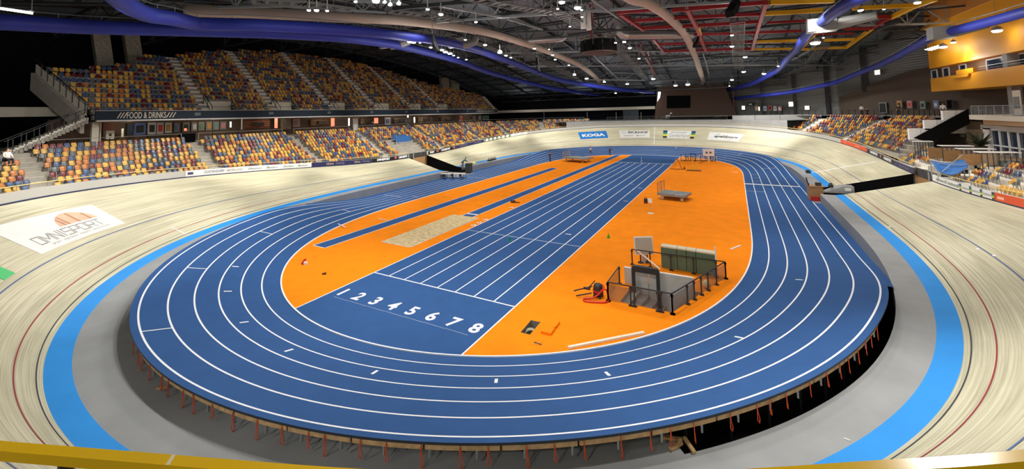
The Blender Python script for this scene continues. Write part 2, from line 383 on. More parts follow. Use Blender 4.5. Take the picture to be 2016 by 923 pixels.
# ---------------------------------------------------------------- apron, blue band, pine boards
GAP = (vt_top(803, lo=0, hi=TV*.6), vt_top(1836, lo=-TV*.5, hi=TV*.5))
_tg = np.linspace(-TV*.3, TV*.3, 2000); _yg = vtop(_tg)[:, 1]
GY0, GY1 = 33.3, 37.9
def t_of_y(y, left): 
    t = _tg if not left else _tg+2*TV; yy = vtop(t)[:, 1]; return t[np.abs(yy-y).argmin()]
gR0, gR1 = t_of_y(GY0, False), t_of_y(GY1, False); gL0, gL1 = t_of_y(GY1, True), t_of_y(GY0, True)
segs = [np.linspace(gR1, gL0, 500), np.linspace(gL1, T4+gR0, 500)]
mb = MB(); mbb = MB(); mba = MB(); mbl = [MB(), MB(), MB()]
ul = np.r_[0, .22, 1, 2.6, 4.5, U_TP]
for ts in segs:
    for a, b in zip(ul[:-1], ul[1:]):
        mb.strip(vs(ts, a+(a == 0)*.001), vs(ts, b), uvA=[(t, a) for t in ts], uvB=[(t, b) for t in ts])
    mbb.strip(vs(ts, -WB+.0005, .0), vs(ts, 0))
    for i, (u, w) in enumerate(((U_BK, .05), (U_RD, .05), (U_ST, .07))): mbl[i].strip(vs(ts, u-w/2, .006), vs(ts, u+w/2, .006))
    mba.strip(vs(ts, -WB-1.2), vs(ts, -WB+.001), 0)
    a = vs(ts, -WB-1.2); b = a.copy(); b[:, 2] = -.02; mba.strip(a, b, 1)
    # apron carries on under the raised bend on the near left
t_hole = auv(1386, 888)  # not used for placement, only a reminder of the pit edge
ts = np.linspace(2.5*TV, 3.287*TV, 200); mba.strip(vs(ts, -WB-2.6), vs(ts, -WB-1.2), 0)
a = vs(ts, -WB-2.6); b = a.copy(); b[:, 2] = -1.5; mba.strip(a, b, 1); e_ = vs(3.287*TV, np.array([-WB-2.6]))[0]; f_ = vs(3.287*TV, np.array([-WB-1.2]))[0]; mba.quad(e_, f_, f_-[0, 0, 2.4], e_-[0, 0, 2.4], 1)
ts = np.linspace(-1.2*TV+0, gR0, 160); a = vs(ts, -WB-1.2); a[:, 2] = -.02; b = a.copy(); b[:, 2] = -1.5; mba.strip(a, b, 1)
struct('floor_velodrome_boards', mb, M_wood, smooth=False)
struct('floor_blue_band', mbb, M_bandblue)
struct('floor_apron', mba, [M_apron, M_apw])
for k, (nm, c) in enumerate((('black', srgb(58, 56, 58)), ('red', srgb(150, 44, 50)), ('blue', srgb(86, 104, 140)))): struct(f'floor_{nm}_line', mbl[k], mat(nm+' line paint', c, .6))
# white cross lines on the boards
mb = MB()
def cross(p, q, w):
    (t0, u0), (t1, u1) = vuv(*p), vuv(*q); k = np.linspace(0, 1, 12); t = t0+(t1-t0)*k; u = u0+(u1-u0)*k
    mb.strip(vs(t-w/2, u, .008), vs(t+w/2, u, .008))
cross((1725, 318.5), (1597, 339.5), .28); cross((1289, 250), (1287.5, 284), .10); cross((338, 447), (366, 461), .06); cross((1350, 250), (1352, 284), .03)
for px, py in ((1925, 490), (1957, 503), (1752, 446)):
    t, u = vuv(px, py); mb.strip(vs([t-.12, t+.12], u-.05, .008), vs([t-.12, t+.12], u+.05, .008))
struct('floor_white_lines', mb, M_wl)
# grey floor of the two passages and their black cloth sides
mb = MB(); mb.box((-28, (GY0+GY1)/2, .0), (19, GY1-GY0+.6, .06)); mb.box((37, (GY0+GY1)/2, .0), (19, GY1-GY0+.6, .06)); struct('floor_passage', mb, M_apw)
for nm, t, lab in (('left', gL0, 'black cloth wall closing the cut boards beside the left gate'), ('right', gR1, 'black cloth wall closing the cut boards beside the right gate')):
    us = np.r_[np.linspace(-WB-.5, 0, 6), np.linspace(.1, U_TP, 20)]
    a = np.array([vs(t, u)[0] for u in us])+[0, 0, .03]; b = a.copy(); b[:, 2] = .03
    mb = MB(); mb.strip(a, b); mb.strip(a-[0, .06, 0], b-[0, .06, 0]); mb.strip(a, a-[0, .06, 0]); o = mb.build('passage_curtain', M_blk, loc=a.mean(0)); tag(o, lab, 'curtain')
for nm, t in (('left', gL1), ('right', gR0)):
    us = np.r_[np.linspace(-WB-1.2, 0, 6), np.linspace(.1, U_TP, 20)]
    a = np.array([vs(t, u)[0] for u in us]); b = a.copy(); b[:, 2] = 0
    mb = MB(); mb.strip(a, b); struct('wall_passage_'+nm, mb, M_blk)
# ---------------------------------------------------------------- raised near bend: timber rim, brackets, straps, posts
tA, tB = auv(256, 660)[0], auv(1757, 640)[0]
if tB < tA: tB += T4A
c = ath((tA+tB)/2, 6.2)[0]
root = thing('raised_track_frame', 'timber and steel frame under the raised near bend of the running track, hung with straps', 'track frame', (c[0], c[1], 0))
nseg = 16; te = np.linspace(tA, tB, nseg+1)
for i in range(nseg):
    ts = np.linspace(te[i]+.02, te[i+1]-.02, 10); a = ath(ts, 6.16, -.075); b = ath(ts, 6.22, -.075); mb = MB(); dz = np.array((0, 0, .15))
    mb.strip(a, b); mb.strip(b, b-dz); mb.strip(b-dz, a-dz); mb.strip(a-dz, a)
    for e in (0, -1): mb.quad(a[e], b[e], b[e]-dz, a[e]-dz)
    mb.build('rim_beam', M_tim, root)
for i in range(26):
    t = tA+(tB-tA)*(i+.5)/26; p0, p1 = ath(t, 5.2, -.2)[0], ath(t, 6.18, -.22)[0]; mb = MB()
    mb.bar(p0, p1, .05, .16); mb.bar(p1+[0, 0, .08], p1-[0, 0, .22], .05, .07); mb.build('bracket', M_gal, root)
for i in range(20):
    t = tA+(tB-tA)*(i+.35)/20; p = ath(t, 5.7, -.25)[0]; mb = MB(); mb.bar(p, (p[0], p[1], -1.5), .07); mb.build('post', M_blkm, root)
random.seed(3)
for i in range(38):
    t = tA+(tB-tA)*(i+.5+random.uniform(-.3, .3))/38; L = random.uniform(.42, .60); mb = MB()
    P, N, d = AO.at(np.array([t])); tan = np.array((-N[0][1], N[0][0], 0)); nn = np.array((*N[0], 0)); p = ath(t, 6.245, -.1)[0]; w = random.uniform(.03, .09)
    pts = [p, p-[0, 0, .2]+tan*w*.3, p-[0, 0, L*.8]+tan*w, p-[0, 0, L]+tan*w*.5+nn*.02, p-[0, 0, L*.85]-tan*w*.2+nn*.02, p-[0, 0, .05]+nn*.012]
    for a, b in zip(pts[:-1], pts[1:]): mb.bar(a, b, .022, .012)
    mb.build('strap', M_strap, root)
# loose timber on the apron by the pit
for (x, y, ang, l, lab) in ((1322, 866, .3, .55, 'light timber offcut lying under the track rim by the pit edge, leaning up'), (1331, 881, 1.0, .45, 'light timber block lying flat under the track rim by the pit edge'), (1357, 879, 2.2, .5, 'short pine board lying alone on the grey apron beside the dark pit'), (572, 765, .5, .4, None)):
    if lab is None: continue
    p = pz(x, y, ZA); mb = MB(); mb.box((0, 0, .04), (l, .1, .07), ang); o = mb.build('timber_offcut', M_tim, loc=(0, 0, 0), bevel=.006); o.location = (p[0], p[1], ZA+.005); tag(o, lab, 'timber')
p = pz(320, 765, ZA); mb = MB(); mb.box((0, 0, .04), (.35, .09, .07), .7); o = mb.build('timber_offcut', M_tim, bevel=.006); o.location = tuple(p); tag(o, 'small timber offcut on the dark apron under the left of the raised rim', 'timber')
# ================================================================== stands
M_conc = mat('stand concrete', srgb(168, 162, 150), .85, noise=.12, nscale=1.5)
M_step = mat('pale step', srgb(236, 230, 216), .8)
M_balu = mat('balustrade grey', srgb(196, 194, 184), .6)
M_navy = mat('navy stripe', srgb(38, 48, 88), .5)
SEATC = {'yellow': (.76, .42, .065), 'orange': (.58, .19, .03), 'red': (.17, .014, .022), 'blue': (.06, .10, .22), 'grey': (.13, .145, .145)}
SEATW = [('yellow', .32), ('orange', .18), ('red', .15), ('blue', .17), ('grey', .18)]
M_seat = {k: mat('seat plastic '+k, c, .32, spec=.5) for k, c in SEATC.items()}
M_seatb = mat('seat bracket', (.30, .31, .31), .4, .7)
SEATM = [M_seat[k] for k, _ in SEATW]+[M_seatb]
def pick():
    r = random.random()
    for i, (k, w) in enumerate(SEATW):
        r -= w
        if r <= 0: return i
    return 0
def pad(prof_w, rows):
    """closed shell through rows of (y, z, halfwidth): front and back skins"""
    v, f = [], []; th = .03
    for y, z, h in rows:
        v += [(-h, y, z), (-h*.5, y+.035, z), (h*.5, y+.035, z), (h, y, z)]
    n = len(rows)
    for y, z, h in rows: v += [(-h, y+th, z+.0), (-h*.5, y+.035+th, z), (h*.5, y+.035+th, z), (h, y+th, z)]
    o = 4*n
    for i in range(n-1):
        for j in range(3):
            f.append((4*i+j, 4*i+j+1, 4*i+j+5, 4*i+j+4)); f.append((o+4*i+j, o+4*i+j+4, o+4*i+j+5, o+4*i+j+1))
        f.append((4*i, 4*i+4, o+4*i+4, o+4*i)); f.append((4*i+3, o+4*i+3, o+4*i+7, 4*i+7))
    for j in range(3): f.append((j, o+j, o+j+1, j+1)); k = 4*(n-1); f.append((k+j, k+j+1, o+k+j+1, o+k+j))
    return v, f
# seat in local axes: x along the row, +y backwards, z up from the tread
BACK = pad(.2, [(.02, .44, .165), (.03, .60, .19), (.07, .735, .185), (.10, .785, .145)])
PAN = pad(.2, [(-.12, .34, .13), (-.15, .38, .165), (-.11, .57, .17), (-.09, .61, .14)])
def bracket_mesh(): 
    m = MB(); m.bar((-.17, .08, 0), (-.17, .04, .46), .035, .05); m.bar((.17, .08, 0), (.17, .04, .46), .035, .05); m.bar((-.2, .03, .40), (.2, .03, .40), .04, .05); m.bar((-.19, -.16, .37), (-.17, -.13, .60), .014, .014)
    m.bar((.19, -.16, .37), (.17, -.13, .60), .014, .014); return m
_bm = bracket_mesh()
SEAT_ME = {}
def seat_meshes(ci):
    if ci in SEAT_ME: return SEAT_ME[ci]
    out = []
    for nm, (v, f), mt in (('backrest', BACK, SEATM[ci]), ('seat_pan', PAN, SEATM[ci]), ('bracket', (_bm.v, _bm.f), M_seatb)):
        me = bpy.data.meshes.new(nm); me.from_pydata(v, [], f); me.materials.append(mt); me.update()
        b = bmesh.new(); b.from_mesh(me); bmesh.ops.recalc_face_normals(b, faces=b.faces); b.to_mesh(me); b.free()
        out.append((nm, me))
    SEAT_ME[ci] = out; return out
SEATS = []      # (x, y, z, ang, colour index, block, row, col)  ang: direction the seat faces (towards the track) as rotation about z
def facing(n): return math.atan2(n[1], n[0])-math.pi/2      # +y local = outward normal n
# ---------------------------------------------------------------- lower stand, left: straight rows with curved ends
LX, LZ0, LDX, LDZ, LN = -37.7, 7.30, .76, .40, 11
LYA, LYB, LRA, LRB = -7.0, 66., 16., 24.
def lpath(s, inn=0.):
    """point of the top row at arc length s (0 at the near end of the straight), moved inn metres towards the track"""
    s = np.atleast_1d(np.asarray(s, float)); Ls = LYB-LYA; P = np.zeros((len(s), 2)); N = np.zeros((len(s), 2))
    for i, a in enumerate(s):
        if a < 0: f = -a/LRA; n = np.array((-math.cos(f), -math.sin(f))); c = np.array((LX+LRA, LYA)); P[i] = c+n*LRA; N[i] = n
        elif a > Ls: f = (a-Ls)/LRB; n = np.array((-math.cos(f), math.sin(f))); c = np.array((LX+LRB, LYB)); P[i] = c+n*LRB; N[i] = n
        else: P[i] = (LX, LYA+a); N[i] = (-1, 0)
    return P-N*inn, N
_tq = np.linspace(0, T4, 2400); _tp = vtop(_tq); _tn = VO.at(_tq)[1]
def gap_out(p):
    """(how far p lies outside the top edge of the boards, height of that edge)"""
    d = ((_tp[:, :2]-p[:2])**2).sum(1); i = d.argmin(); return float((p[:2]-_tp[i, :2]) @ _tn[i]), float(_tp[i, 2])
_ss = np.linspace(-16, 125, 1500)
def s_of_px(x, j=1):
    P, N = lpath(_ss, LDX*j); X, Y, c = proj(np.c_[P, np.full(len(P), LZ0-LDZ*j)]); X[c < 2] = 1e9; return _ss[np.abs(X-x).argmin()]
AISL = sorted([s_of_px(384), s_of_px(577), s_of_px(705), s_of_px(819), s_of_px(908), s_of_px(976), s_of_px(1068, 3)]+[-1.2])
SE = s_of_px(1158, 3)
random.seed(11)
mb = MB(); sl = np.r_[np.linspace(-16, 0, 16), np.linspace(.5, 73, 40), np.linspace(73.5, SE, 24)]
for j in range(LN):
    z = LZ0-LDZ*j
    a, _ = lpath(sl, LDX*j+.25); b, _ = lpath(sl, LDX*(j-1)+.25 if j else -8.); mb.strip(np.c_[a, np.full(len(a), z)], np.c_[b, np.full(len(b), z)])
    mb.strip(np.c_[a, np.full(len(a), z-LDZ-.02)], np.c_[a, np.full(len(a), z)])
struct('floor_lower_stand_left', mb, M_conc)
TUNY = (GY0-1.2, GY1+1.6)
for j in range(LN):
    z = LZ0-LDZ*j
    f = 1.0; s = -15.5; cols = {}
    while s < SE:
        P, N = lpath([s], LDX*j); p = np.array((*P[0], z)); step = .48*(1-LDX*j/LRB*(s > 73)-LDX*j/LRA*(s < 0)); s0 = s; s += .48/max(step/.48, .3)
        da = min(abs(s0-a) for a in AISL)*(step/.48)
        if da < .72: continue
        g, zt = gap_out(p)
        if g < .35 or z+.86 < zt+.85-.1*g: continue
        if s0 < AISL[0] and j < 2: continue
        if TUNY[0] < p[1] < TUNY[1] and j >= 5 and 0 < s0 < 73: continue
        if random.random() < .01: continue
        b = sum(s0 > a for a in AISL); cols[b] = cols.get(b, 0)+1
        SEATS.append([p[0], p[1], z, facing(N[0]), pick(), ('L', b), j+1, cols[b]])
mb = MB()
for a in AISL:
    P0, N = lpath([a]); n = np.array((*N[0], 0)); tg = np.array((-n[1], n[0], 0))
    for j in range(LN):
        P, _ = lpath([a], LDX*j); z = LZ0-LDZ*j; g, zt = gap_out(P[0])
        if g < .2: continue
        for oo, zz in ((-.14, z+.02), (.24, z-.18)):
            c = np.array((*(P[0]-N[0]*oo), zz)); q = [c-tg*.6, c+tg*.6, c+tg*.6+n*.38, c-tg*.6+n*.38]; mb.prism(q, (0, 0, -.2))
struct('floor_aisle_steps_left', mb, M_step)
def rowlen(ts, o):
    q = vtop(ts, o)[:, :2]; return np.r_[0, np.cumsum(np.linalg.norm(np.diff(q, axis=0), axis=1))]
def rbound(X, Y): return X > 1866-(Y-222)*1.15
def tiers(rows, t0, t1, name, extra, mats, n=240):
    mb = MB()
    for j, (o, z) in enumerate(rows):
        tc = np.linspace(t0, t1, 900); q = vtop(tc, o, absz=z); X, Y, c = proj(q); ok = tc[~((X > 1866-(Y-222)*1.15) & (tc < t0+.5*(t1-t0)))]
        ts = np.linspace(ok.min(), t1, n); zt = ztop(ts); hi_o = o+.8 if j else o+extra; zz = np.maximum(z, zt+.06)
        a = vtop(ts, o-.12); b = vtop(ts, hi_o-.12); a[:, 2] = zz; b[:, 2] = zz
        mb.strip(a, b); c = a.copy(); c[:, 2] = np.maximum(z-.42, np.minimum(zt, z)-.02); mb.strip(c, a)
        mb.quad(a[0], b[0], b[0]-[0, 0, 1.4], a[0]-[0, 0, 1.4])
    return struct(name, mb, mats)
def seat_row(rows, t0, t1, aisles, halfaisle, pitch, blocks, skip=None):
    ts = np.linspace(t0, t1, 3000)
    for j, (o, z) in enumerate(rows):
        L = rowlen(ts, o); nseat = int(L[-1]/pitch); tpos = np.interp((np.arange(nseat)+.5)*pitch, L, ts)
        zt = ztop(tpos); P = vtop(tpos, o+.22, absz=z); Nn = VO.at(tpos)[1]; cols = {}
        for t, p, n, zz in zip(tpos, P, Nn, zt):
            if z < zz+.05: continue
            da = min((abs(np.interp(t, ts, L)-np.interp(a, ts, L)) for a in aisles), default=9)
            if da < halfaisle or (skip and skip(t, j, p)): continue
            b = sum(t > a for a in aisles); cols[b] = cols.get(b, 0)+1
            SEATS.append([p[0], p[1], p[2], facing(n), pick(), blocks(b), j+1, cols[b]])
def aisle_steps(rows, ts_, name, w=.62):
    mb = MB()
    for t in ts_:
        zt = ztop(t)[0]; P, N, _ = VO.at(np.array([t])); n = np.array((*N[0], 0)); tg = np.array((-n[1], n[0], 0))
        for j, (o, z) in enumerate(rows):
            if z < zt+.05: continue
            for (oo, zz, dep) in ((o-.1, z+.02, .40), (o-.5, z-.18, .40)):
                c = vtop(t, oo)[0]; c[2] = zz; a = c-tg*w; b = c+tg*w; d = n*dep; mb.prism([a, b, b+d, a+d], (0, 0, -.2))
    return struct(name, mb, M_step)
# ---------------------------------------------------------------- lower stand, right
RROWS = [(7.0-.8*j, 7.55-.42*j) for j in range(9)]
rt0, rt1 = vt_top(1540, .9, .9, 0, TV), vt_top(1790, .9, .9, -.3*TV, .8*TV)
if rt0 < rt1: rt0, rt1 = rt1, rt0
AISR = sorted([vt_top(1564, .9, .9, 0, TV), vt_top(1655, .9, .9, 0, TV)])
ex = vt_top(1788, .9, .9, -.3*TV, .8*TV)
tiers(RROWS, ex-.5, rt0, 'floor_lower_stand_right', 9, M_conc, 160)
def rskip(t, j, p):
    X, Y, _ = proj(p)
    return X > 1862-(Y-222)*1.15 or X < 1538+(253-Y)*.68
seat_row(RROWS, ex, rt0, AISR, 1.0, .54, lambda b: ('R', b), rskip)
aisle_steps(RROWS, AISR, 'floor_aisle_steps_right', .95)
# ---------------------------------------------------------------- upper stand, left (straight rows)
UX, UZ, UDX, UDZ = -39.6, 10.85, -.80, .60
ytop = [(61, 129), (100, 134), (150, 129), (200, 126), (258, 123), (287, 107), (340, 112), (352, 102), (385, 99), (412, 97), (450, 96), (494, 97), (540, 97), (575, 99), (600, 104), (650, 110), (677, 117), (711, 125), (743, 132), (768, 138), (796, 149), (832, 159), (857, 164), (905, 177), (929, 182), (949, 187)]
def upk(k): return UX+UDX*k, UZ+UDZ*k
UTOP = []
for x, y in ytop:
    best = None
    for k in range(0, 20):
        X, Z = upk(k); q = pxx(x, y, X-.3)
        e = abs(q[2]-(Z+.9))
        if best is None or e < best[0]: best = (e, k, q[1])
    UTOP.append((best[2], best[1]))
UTOP.sort()
uy = [a for a, b in UTOP]; uk = [b for a, b in UTOP]
def nrows(y): return int(round(np.interp(y, uy, uk)))
UY0, UY1 = pxx(188, 224, UX+.6)[1], pxx(979, 221, UX+.6)[1]
UAIS = [pxx(x, 190, UX-.5)[1] for x in (409, 543, 657, 745, 814, 870)]
VOM = [(pxx(a, 205, UX-.5)[1], pxx(b, 205, UX-.5)[1]) for a, b in ((412, 466), (546, 585), (661, 690), (748, 776), (817, 838), (873, 890))]
def yl(k): return UY0-.30*min(k, 9)
def yr(k): return UY1+.30*min(k, 8)
mb = MB(); mbw = MB(); ys = np.arange(UY0-4, UY1+3, .5); KM = max(uk)+1
for k in range(0, KM+1):
    X, Z = upk(k); run = None
    for y in list(ys)+[1e9]:
        ok = y < 1e8 and nrows(y) >= k and yl(k) <= y <= yr(k) and not (k < 3 and any(a < y < b for a, b in VOM))
        if ok and run is None: run = y
        if not ok and run is not None:
            y1 = prev+.5; mb.box((X-UDX*-.5*0-.4, (run+y1)/2, Z-.25), (.82, y1-run, .5))
            if k >= 1:
                # pale parapet where the block ends at this row
                seg = [yy for yy in np.arange(run, y1, .5) if nrows(yy) == k]
                for yy in seg: mbw.box((X-.85, yy+.25, Z+.55), (.1, .44, .30))
            run = None
        prev = y
struct('floor_upper_stand', mb, M_conc); struct('wall_upper_parapet', mbw, M_balu)
random.seed(5)
for k in range(0, KM+1):
    X, Z = upk(k); n = int((yr(k)-yl(k)-.6)/.5); cols = {}
    for i in range(n):
        y = yl(k)+.4+i*.5
        if nrows(y) < k or any(abs(y-a) < .75 for a in UAIS) or (k < 3 and any(a-.2 < y < b+.2 for a, b in VOM)): continue
        b = sum(y > a for a in UAIS); cols[b] = cols.get(b, 0)+1
        SEATS.append([X-.35, y, Z, facing((-1, 0)), pick(), ('U', b), k+1, cols[b]])
mb = MB()
for a in UAIS:
    for k in range(0, nrows(a)+1):
        X, Z = upk(k); mb.box((X-.2, a, Z+.10), (.4, 1.15, .2)); mb.box((X-.6, a, Z+.0), (.4, 1.15, .05))
struct('floor_aisle_steps_upper', mb, M_step)
M_fas = mat('fascia slate', srgb(38, 50, 62), .6, spec=.2); M_trimw = mat('pale trim', srgb(190, 186, 176), .6)
FX = UX+.55
mb = MB(); mb.box((FX, (UY0+UY1)/2, 10.80), (.25, UY1-UY0, 1.0)); mb.cur = 1; mb.box((FX, (UY0+UY1)/2, 11.33), (.3, UY1-UY0, .06)); mb.box((FX-2.8, (UY0+UY1)/2, 10.2), (6, UY1-UY0, .2))
struct('trim_fascia', mb, [M_fas, M_trimw])
# lettering on the fascia
mb = MB(); fy0, fy1 = pxx(232, 224, FX)[1], pxx(343, 224, FX)[1]
fit_text(mb, 'FOOD & DRINKS', 1.0, lambda u, v: (FX+.14, u, 10.80+v), pxx(249, 224, FX)[1], pxx(326, 224, FX)[1], bold=.012)
for px in (234, 240, 246, 330, 336, 342):
    y = pxx(px, 224, FX)[1]; mb.prism([(FX+.13, y-.2, 10.48), (FX+.13, y-.1, 10.48), (FX+.13, y+.2, 11.12), (FX+.13, y+.1, 11.12)], (.02, 0, 0))
o = mb.build('fascia_lettering', M_crm, loc=(FX, (fy0+fy1)/2, 10.80)); tag(o, 'large pale FOOD & DRINKS lettering with slashes at the near end of the slate fascia', 'sign')
mb = MB(); y0, y1 = pxx(937, 219, FX)[1], pxx(974, 219, FX)[1]
fit_text(mb, '// FOOD & DRINKS //', .8, lambda u, v: (FX+.14, u, 10.80+v), y0, y1)
o = mb.build('fascia_lettering', M_crm, loc=(FX, (y0+y1)/2, 10.80)); tag(o, 'small pale FOOD & DRINKS lettering at the far end of the slate fascia', 'sign')
for i, px in enumerate((388, 533, 647, 731, 799, 861, 920)):
    y = pxx(px, 222, FX)[1]; mb = MB(); mb.box((FX+.14, y, 10.86), (.03, .62, .34)); mb.cur = 1
    for q in (-.2, 0, .2): mb.box((FX+.16, y+q, 10.86), (.01, .12, .24))
    o = mb.build('fascia_plate', [mat('plate grey', srgb(128, 132, 136), .5), mat('plate ink', srgb(70, 74, 80), .6)], loc=(FX, y, 10.86)); tag(o, f'small grey section plate on the slate fascia, {nth(i+1)} from the near end', 'plate', 'plates on the slate fascia')
# ---------------------------------------------------------------- balustrade, rail and advertising boards round the top of the boards
BH = .66
mb = MB(); mr = MB()
for ts in segs:
    a = vtop(ts, .02, -.02); b = vtop(ts, .02, .10); c = vtop(ts, .02, BH); d = vtop(ts, .16, BH); e = vtop(ts, .16, -.6)
    mb.strip(a, b, 1); mb.strip(b, c, 0); mb.strip(c, d, 0); mb.strip(d, e, 0)
struct('balustrade', mb, [M_balu, M_navy])
M_railp = mat('pale yellow rail', srgb(232, 206, 128), .45)
for nm, ts, lab in (('far', np.linspace(gR1+.3, gL0-.3, 260), 'pale yellow rail running round the far half above the balustrade'), ('near', np.linspace(gL1+.3, T4+gR0-.3, 260)[:100], 'pale yellow rail above the boards in front of the near left seats'), ('r', np.linspace(gL1+.3, T4+gR0-.3, 260)[225:], 'pale yellow rail above the boards in front of the near right terrace')):
    q = vtop(ts, .12, BH+.30); r = thing('balustrade_rail', lab, 'rail', q[len(q)//2]); mr = MB(); mr.tube(q, .032, 6, cap=True); mr.build('rail', M_railp, r)
    mp = MB()
    for p in q[::4]: mp.bar(p-[0, 0, .32], p, .03)
    mp.build('stanchion', M_gal, r)['kind'] = 'stuff'
def board(x0, x1, col, lab, texts=(), lo=0., hi=T4, ink=(.9, .9, .9), blocks=()):
    t0, t1 = vt_top(x0, .3, 0, lo, hi), vt_top(x1, .3, 0, lo, hi)
    L = np.linalg.norm(np.diff(vtop(np.linspace(t0, t1, 60))[:, :2], axis=0), axis=1).sum()
    ts = np.linspace(t0, t1, 40); q = vtop(ts, -.02, .36)[20]
    r = thing('advertising_board', lab, 'advertising board', q)
    mb = MB(); mb.strip(vtop(ts, -.005, .10), vtop(ts, -.005, BH-.01)); mb.strip(vtop(ts, -.005, BH-.01), vtop(ts, .02, BH-.01)); mb.strip(vtop(ts, -.005, .1), vtop(ts, .02, .1)); mb.build('panel', mat('board '+'%02x%02x%02x' % tuple(int(c*255) for c in col), col, .5), r)
    fn = lambda u, v: vtop(t0+(t1-t0)*u/L, -.02, .37+v)[0]
    for f, body, size, ic, kw in texts:
        m = MB(); put_text(m, body, size, fn, f*L, 0, **kw); m.build('lettering', mat('ink %02x%02x%02x' % tuple(int(c*255) for c in ic), ic, .5), r)
    for f0, f1, v0, v1, c in blocks:
        m = MB(); k = np.linspace(f0*L, f1*L, 6); m.strip([fn(u, v0) for u in k], [fn(u, v1) for u in k]); m.build('colour_block', mat('block %02x%02x%02x' % tuple(int(x*255) for x in c), c, .5), r)
    return r
NAV, WHT, BLK = srgb(36, 38, 84), srgb(234, 234, 230), srgb(20, 20, 24)
GR = srgb(70, 96, 92)
lf = dict(lo=TV, hi=3*TV)
board(365, 613, WHT, 'long white board with grey lettering below the left seats, nearest of the row', [(f, 'Ø', .36, GR, dict(shear=.25)) for f in (.446, .591, .736, .871)]+[(.19, 'OOSTENDORP', .36, srgb(52, 56, 96), dict(xs=.92)), (.335, 'NEDERLAND', .36, srgb(150, 146, 128), dict(xs=.92)), (.50, 'Apeldoorn', .32, GR, dict(shear=.2)), (.64, 'Apeldoorn', .32, GR, dict(shear=.2)), (.785, 'Apeldoorn', .32, GR, dict(shear=.2)), (.92, 'Apeldoorn', .32, GR, dict(shear=.2))],
      blocks=[(.015, .05, -.10, .12, srgb(64, 66, 110))], **lf)
board(613.5, 731, NAV, 'dark blue board with cream lettering below the left seats, beside the long white board', [(.27, 'Libéma', .40, srgb(222, 196, 150), {}), (.43, 'Profcycling', .32, srgb(170, 160, 170), {}), (.73, 'Libéma', .40, srgb(222, 196, 150), {}), (.89, 'Profcycling', .32, srgb(170, 160, 170), {})], **lf)
om = lambda f: (f, 'OMNISPORT', .46, (.92, .92, .92), dict(bold=.02, xs=1.05))
board(731.5, 804, BLK, 'black board with white lettering and red stripes on the near side of the left gate', [om(.30), (.84, 'OMNISPO', .46, (.92, .92, .92), dict(bold=.02))], blocks=[(.60, .66, -.1, .18, srgb(210, 100, 90))], **lf)
board(843, 895, BLK, 'black board with white lettering and red stripes just beyond the left gate', [(.14, 'PORT', .46, (.92, .92, .92), dict(bold=.02)), om(.65)], blocks=[(.30, .38, -.1, .18, srgb(210, 100, 90)), (.93, .99, -.1, .18, srgb(210, 100, 90))], **lf)
board(895.5, 953, NAV, 'dark blue board with cream lettering well beyond the left gate', [(.3, 'Libéma Profcycling', .32, srgb(170, 160, 150), {}), (.78, 'Libéma Profcycling', .32, srgb(170, 160, 150), {})], **lf)
GB, GG, GYy = srgb(26, 70, 110), srgb(66, 160, 90), srgb(226, 220, 70)
def geld(n):
    out = []
    for i in range(n+1):
        f = i/n*.94; out += [(f, f+.06, .1, .27, GB), (f, f+.06, -.02, .1, GG), (f, f+.06, -.14, -.02, GYy), (f, f+.06, -.26, -.14, (.02, .02, .02))]
    return out
board(953.5, 1005, WHT, 'white board with green dividing blocks at the far end of the left seats', (), blocks=geld(6), **lf)
board(1006, 1038, WHT, 'plain white board with faint grey lettering, furthest on the left side', blocks=[(.2, .5, -.1, .1, srgb(200, 196, 206)), (.55, .8, -.1, .1, srgb(206, 206, 200))], **lf)
rg = dict(lo=-.6*TV, hi=TV)
ORG = srgb(226, 84, 36)
board(1655, 1705, ORG, 'orange board on the right bend below the far right seats', blocks=[(.55, .72, -.05, .05, srgb(240, 170, 140)), (.1, .2, -.04, .04, srgb(240, 170, 140))], **rg)
board(1705.5, 1761, BLK, 'black board with white lettering and red stripes on the right, beyond the gate', [(.76, 'OMNISPORT', .46, (.92, .92, .92), dict(bold=.02)), (.27, 'OMNISPORT', .46, (.92, .92, .92), dict(bold=.02))], blocks=[(.49, .54, -.1, .18, srgb(210, 100, 90)), (.0, .05, -.1, .18, srgb(210, 100, 90))], **rg)
board(1761.5, 1800, NAV, 'dark blue board with faint lettering just beyond the right gate', [(.5, 'Libéma Profcycling', .36, srgb(140, 130, 150), {})], **rg)
board(1837, 1889, WHT, 'white board with grey lettering just on the near side of the right gate', [(.955, 'Ø', .42, GR, dict(shear=.2)), (.515, 'Ø', .42, GR, dict(shear=.2)), (.75, 'Apeldoorn', .40, GR, dict(shear=.2)), (.30, 'Apeldoorn', .40, GR, dict(shear=.2))], **rg)
board(1889.5, 1958, WHT, 'white board with green, yellow and black dividing blocks below the right terrace', [(.82, 'Gelderland', .26, srgb(130, 130, 120), {}), (.5, 'Gelderland', .26, srgb(130, 130, 120), {}), (.2, 'Gelderland', .26, srgb(130, 130, 120), {})], blocks=geld(3), **rg)
board(1958.5, 2040, ORG, 'orange board with white lettering at the right edge of the view', blocks=[(.08, .26, -.13, .06, srgb(250, 190, 160)), (.84, .88, -.02, .2, srgb(150, 40, 70)), (.84, .88, -.16, -.04, srgb(250, 220, 230))], **rg)
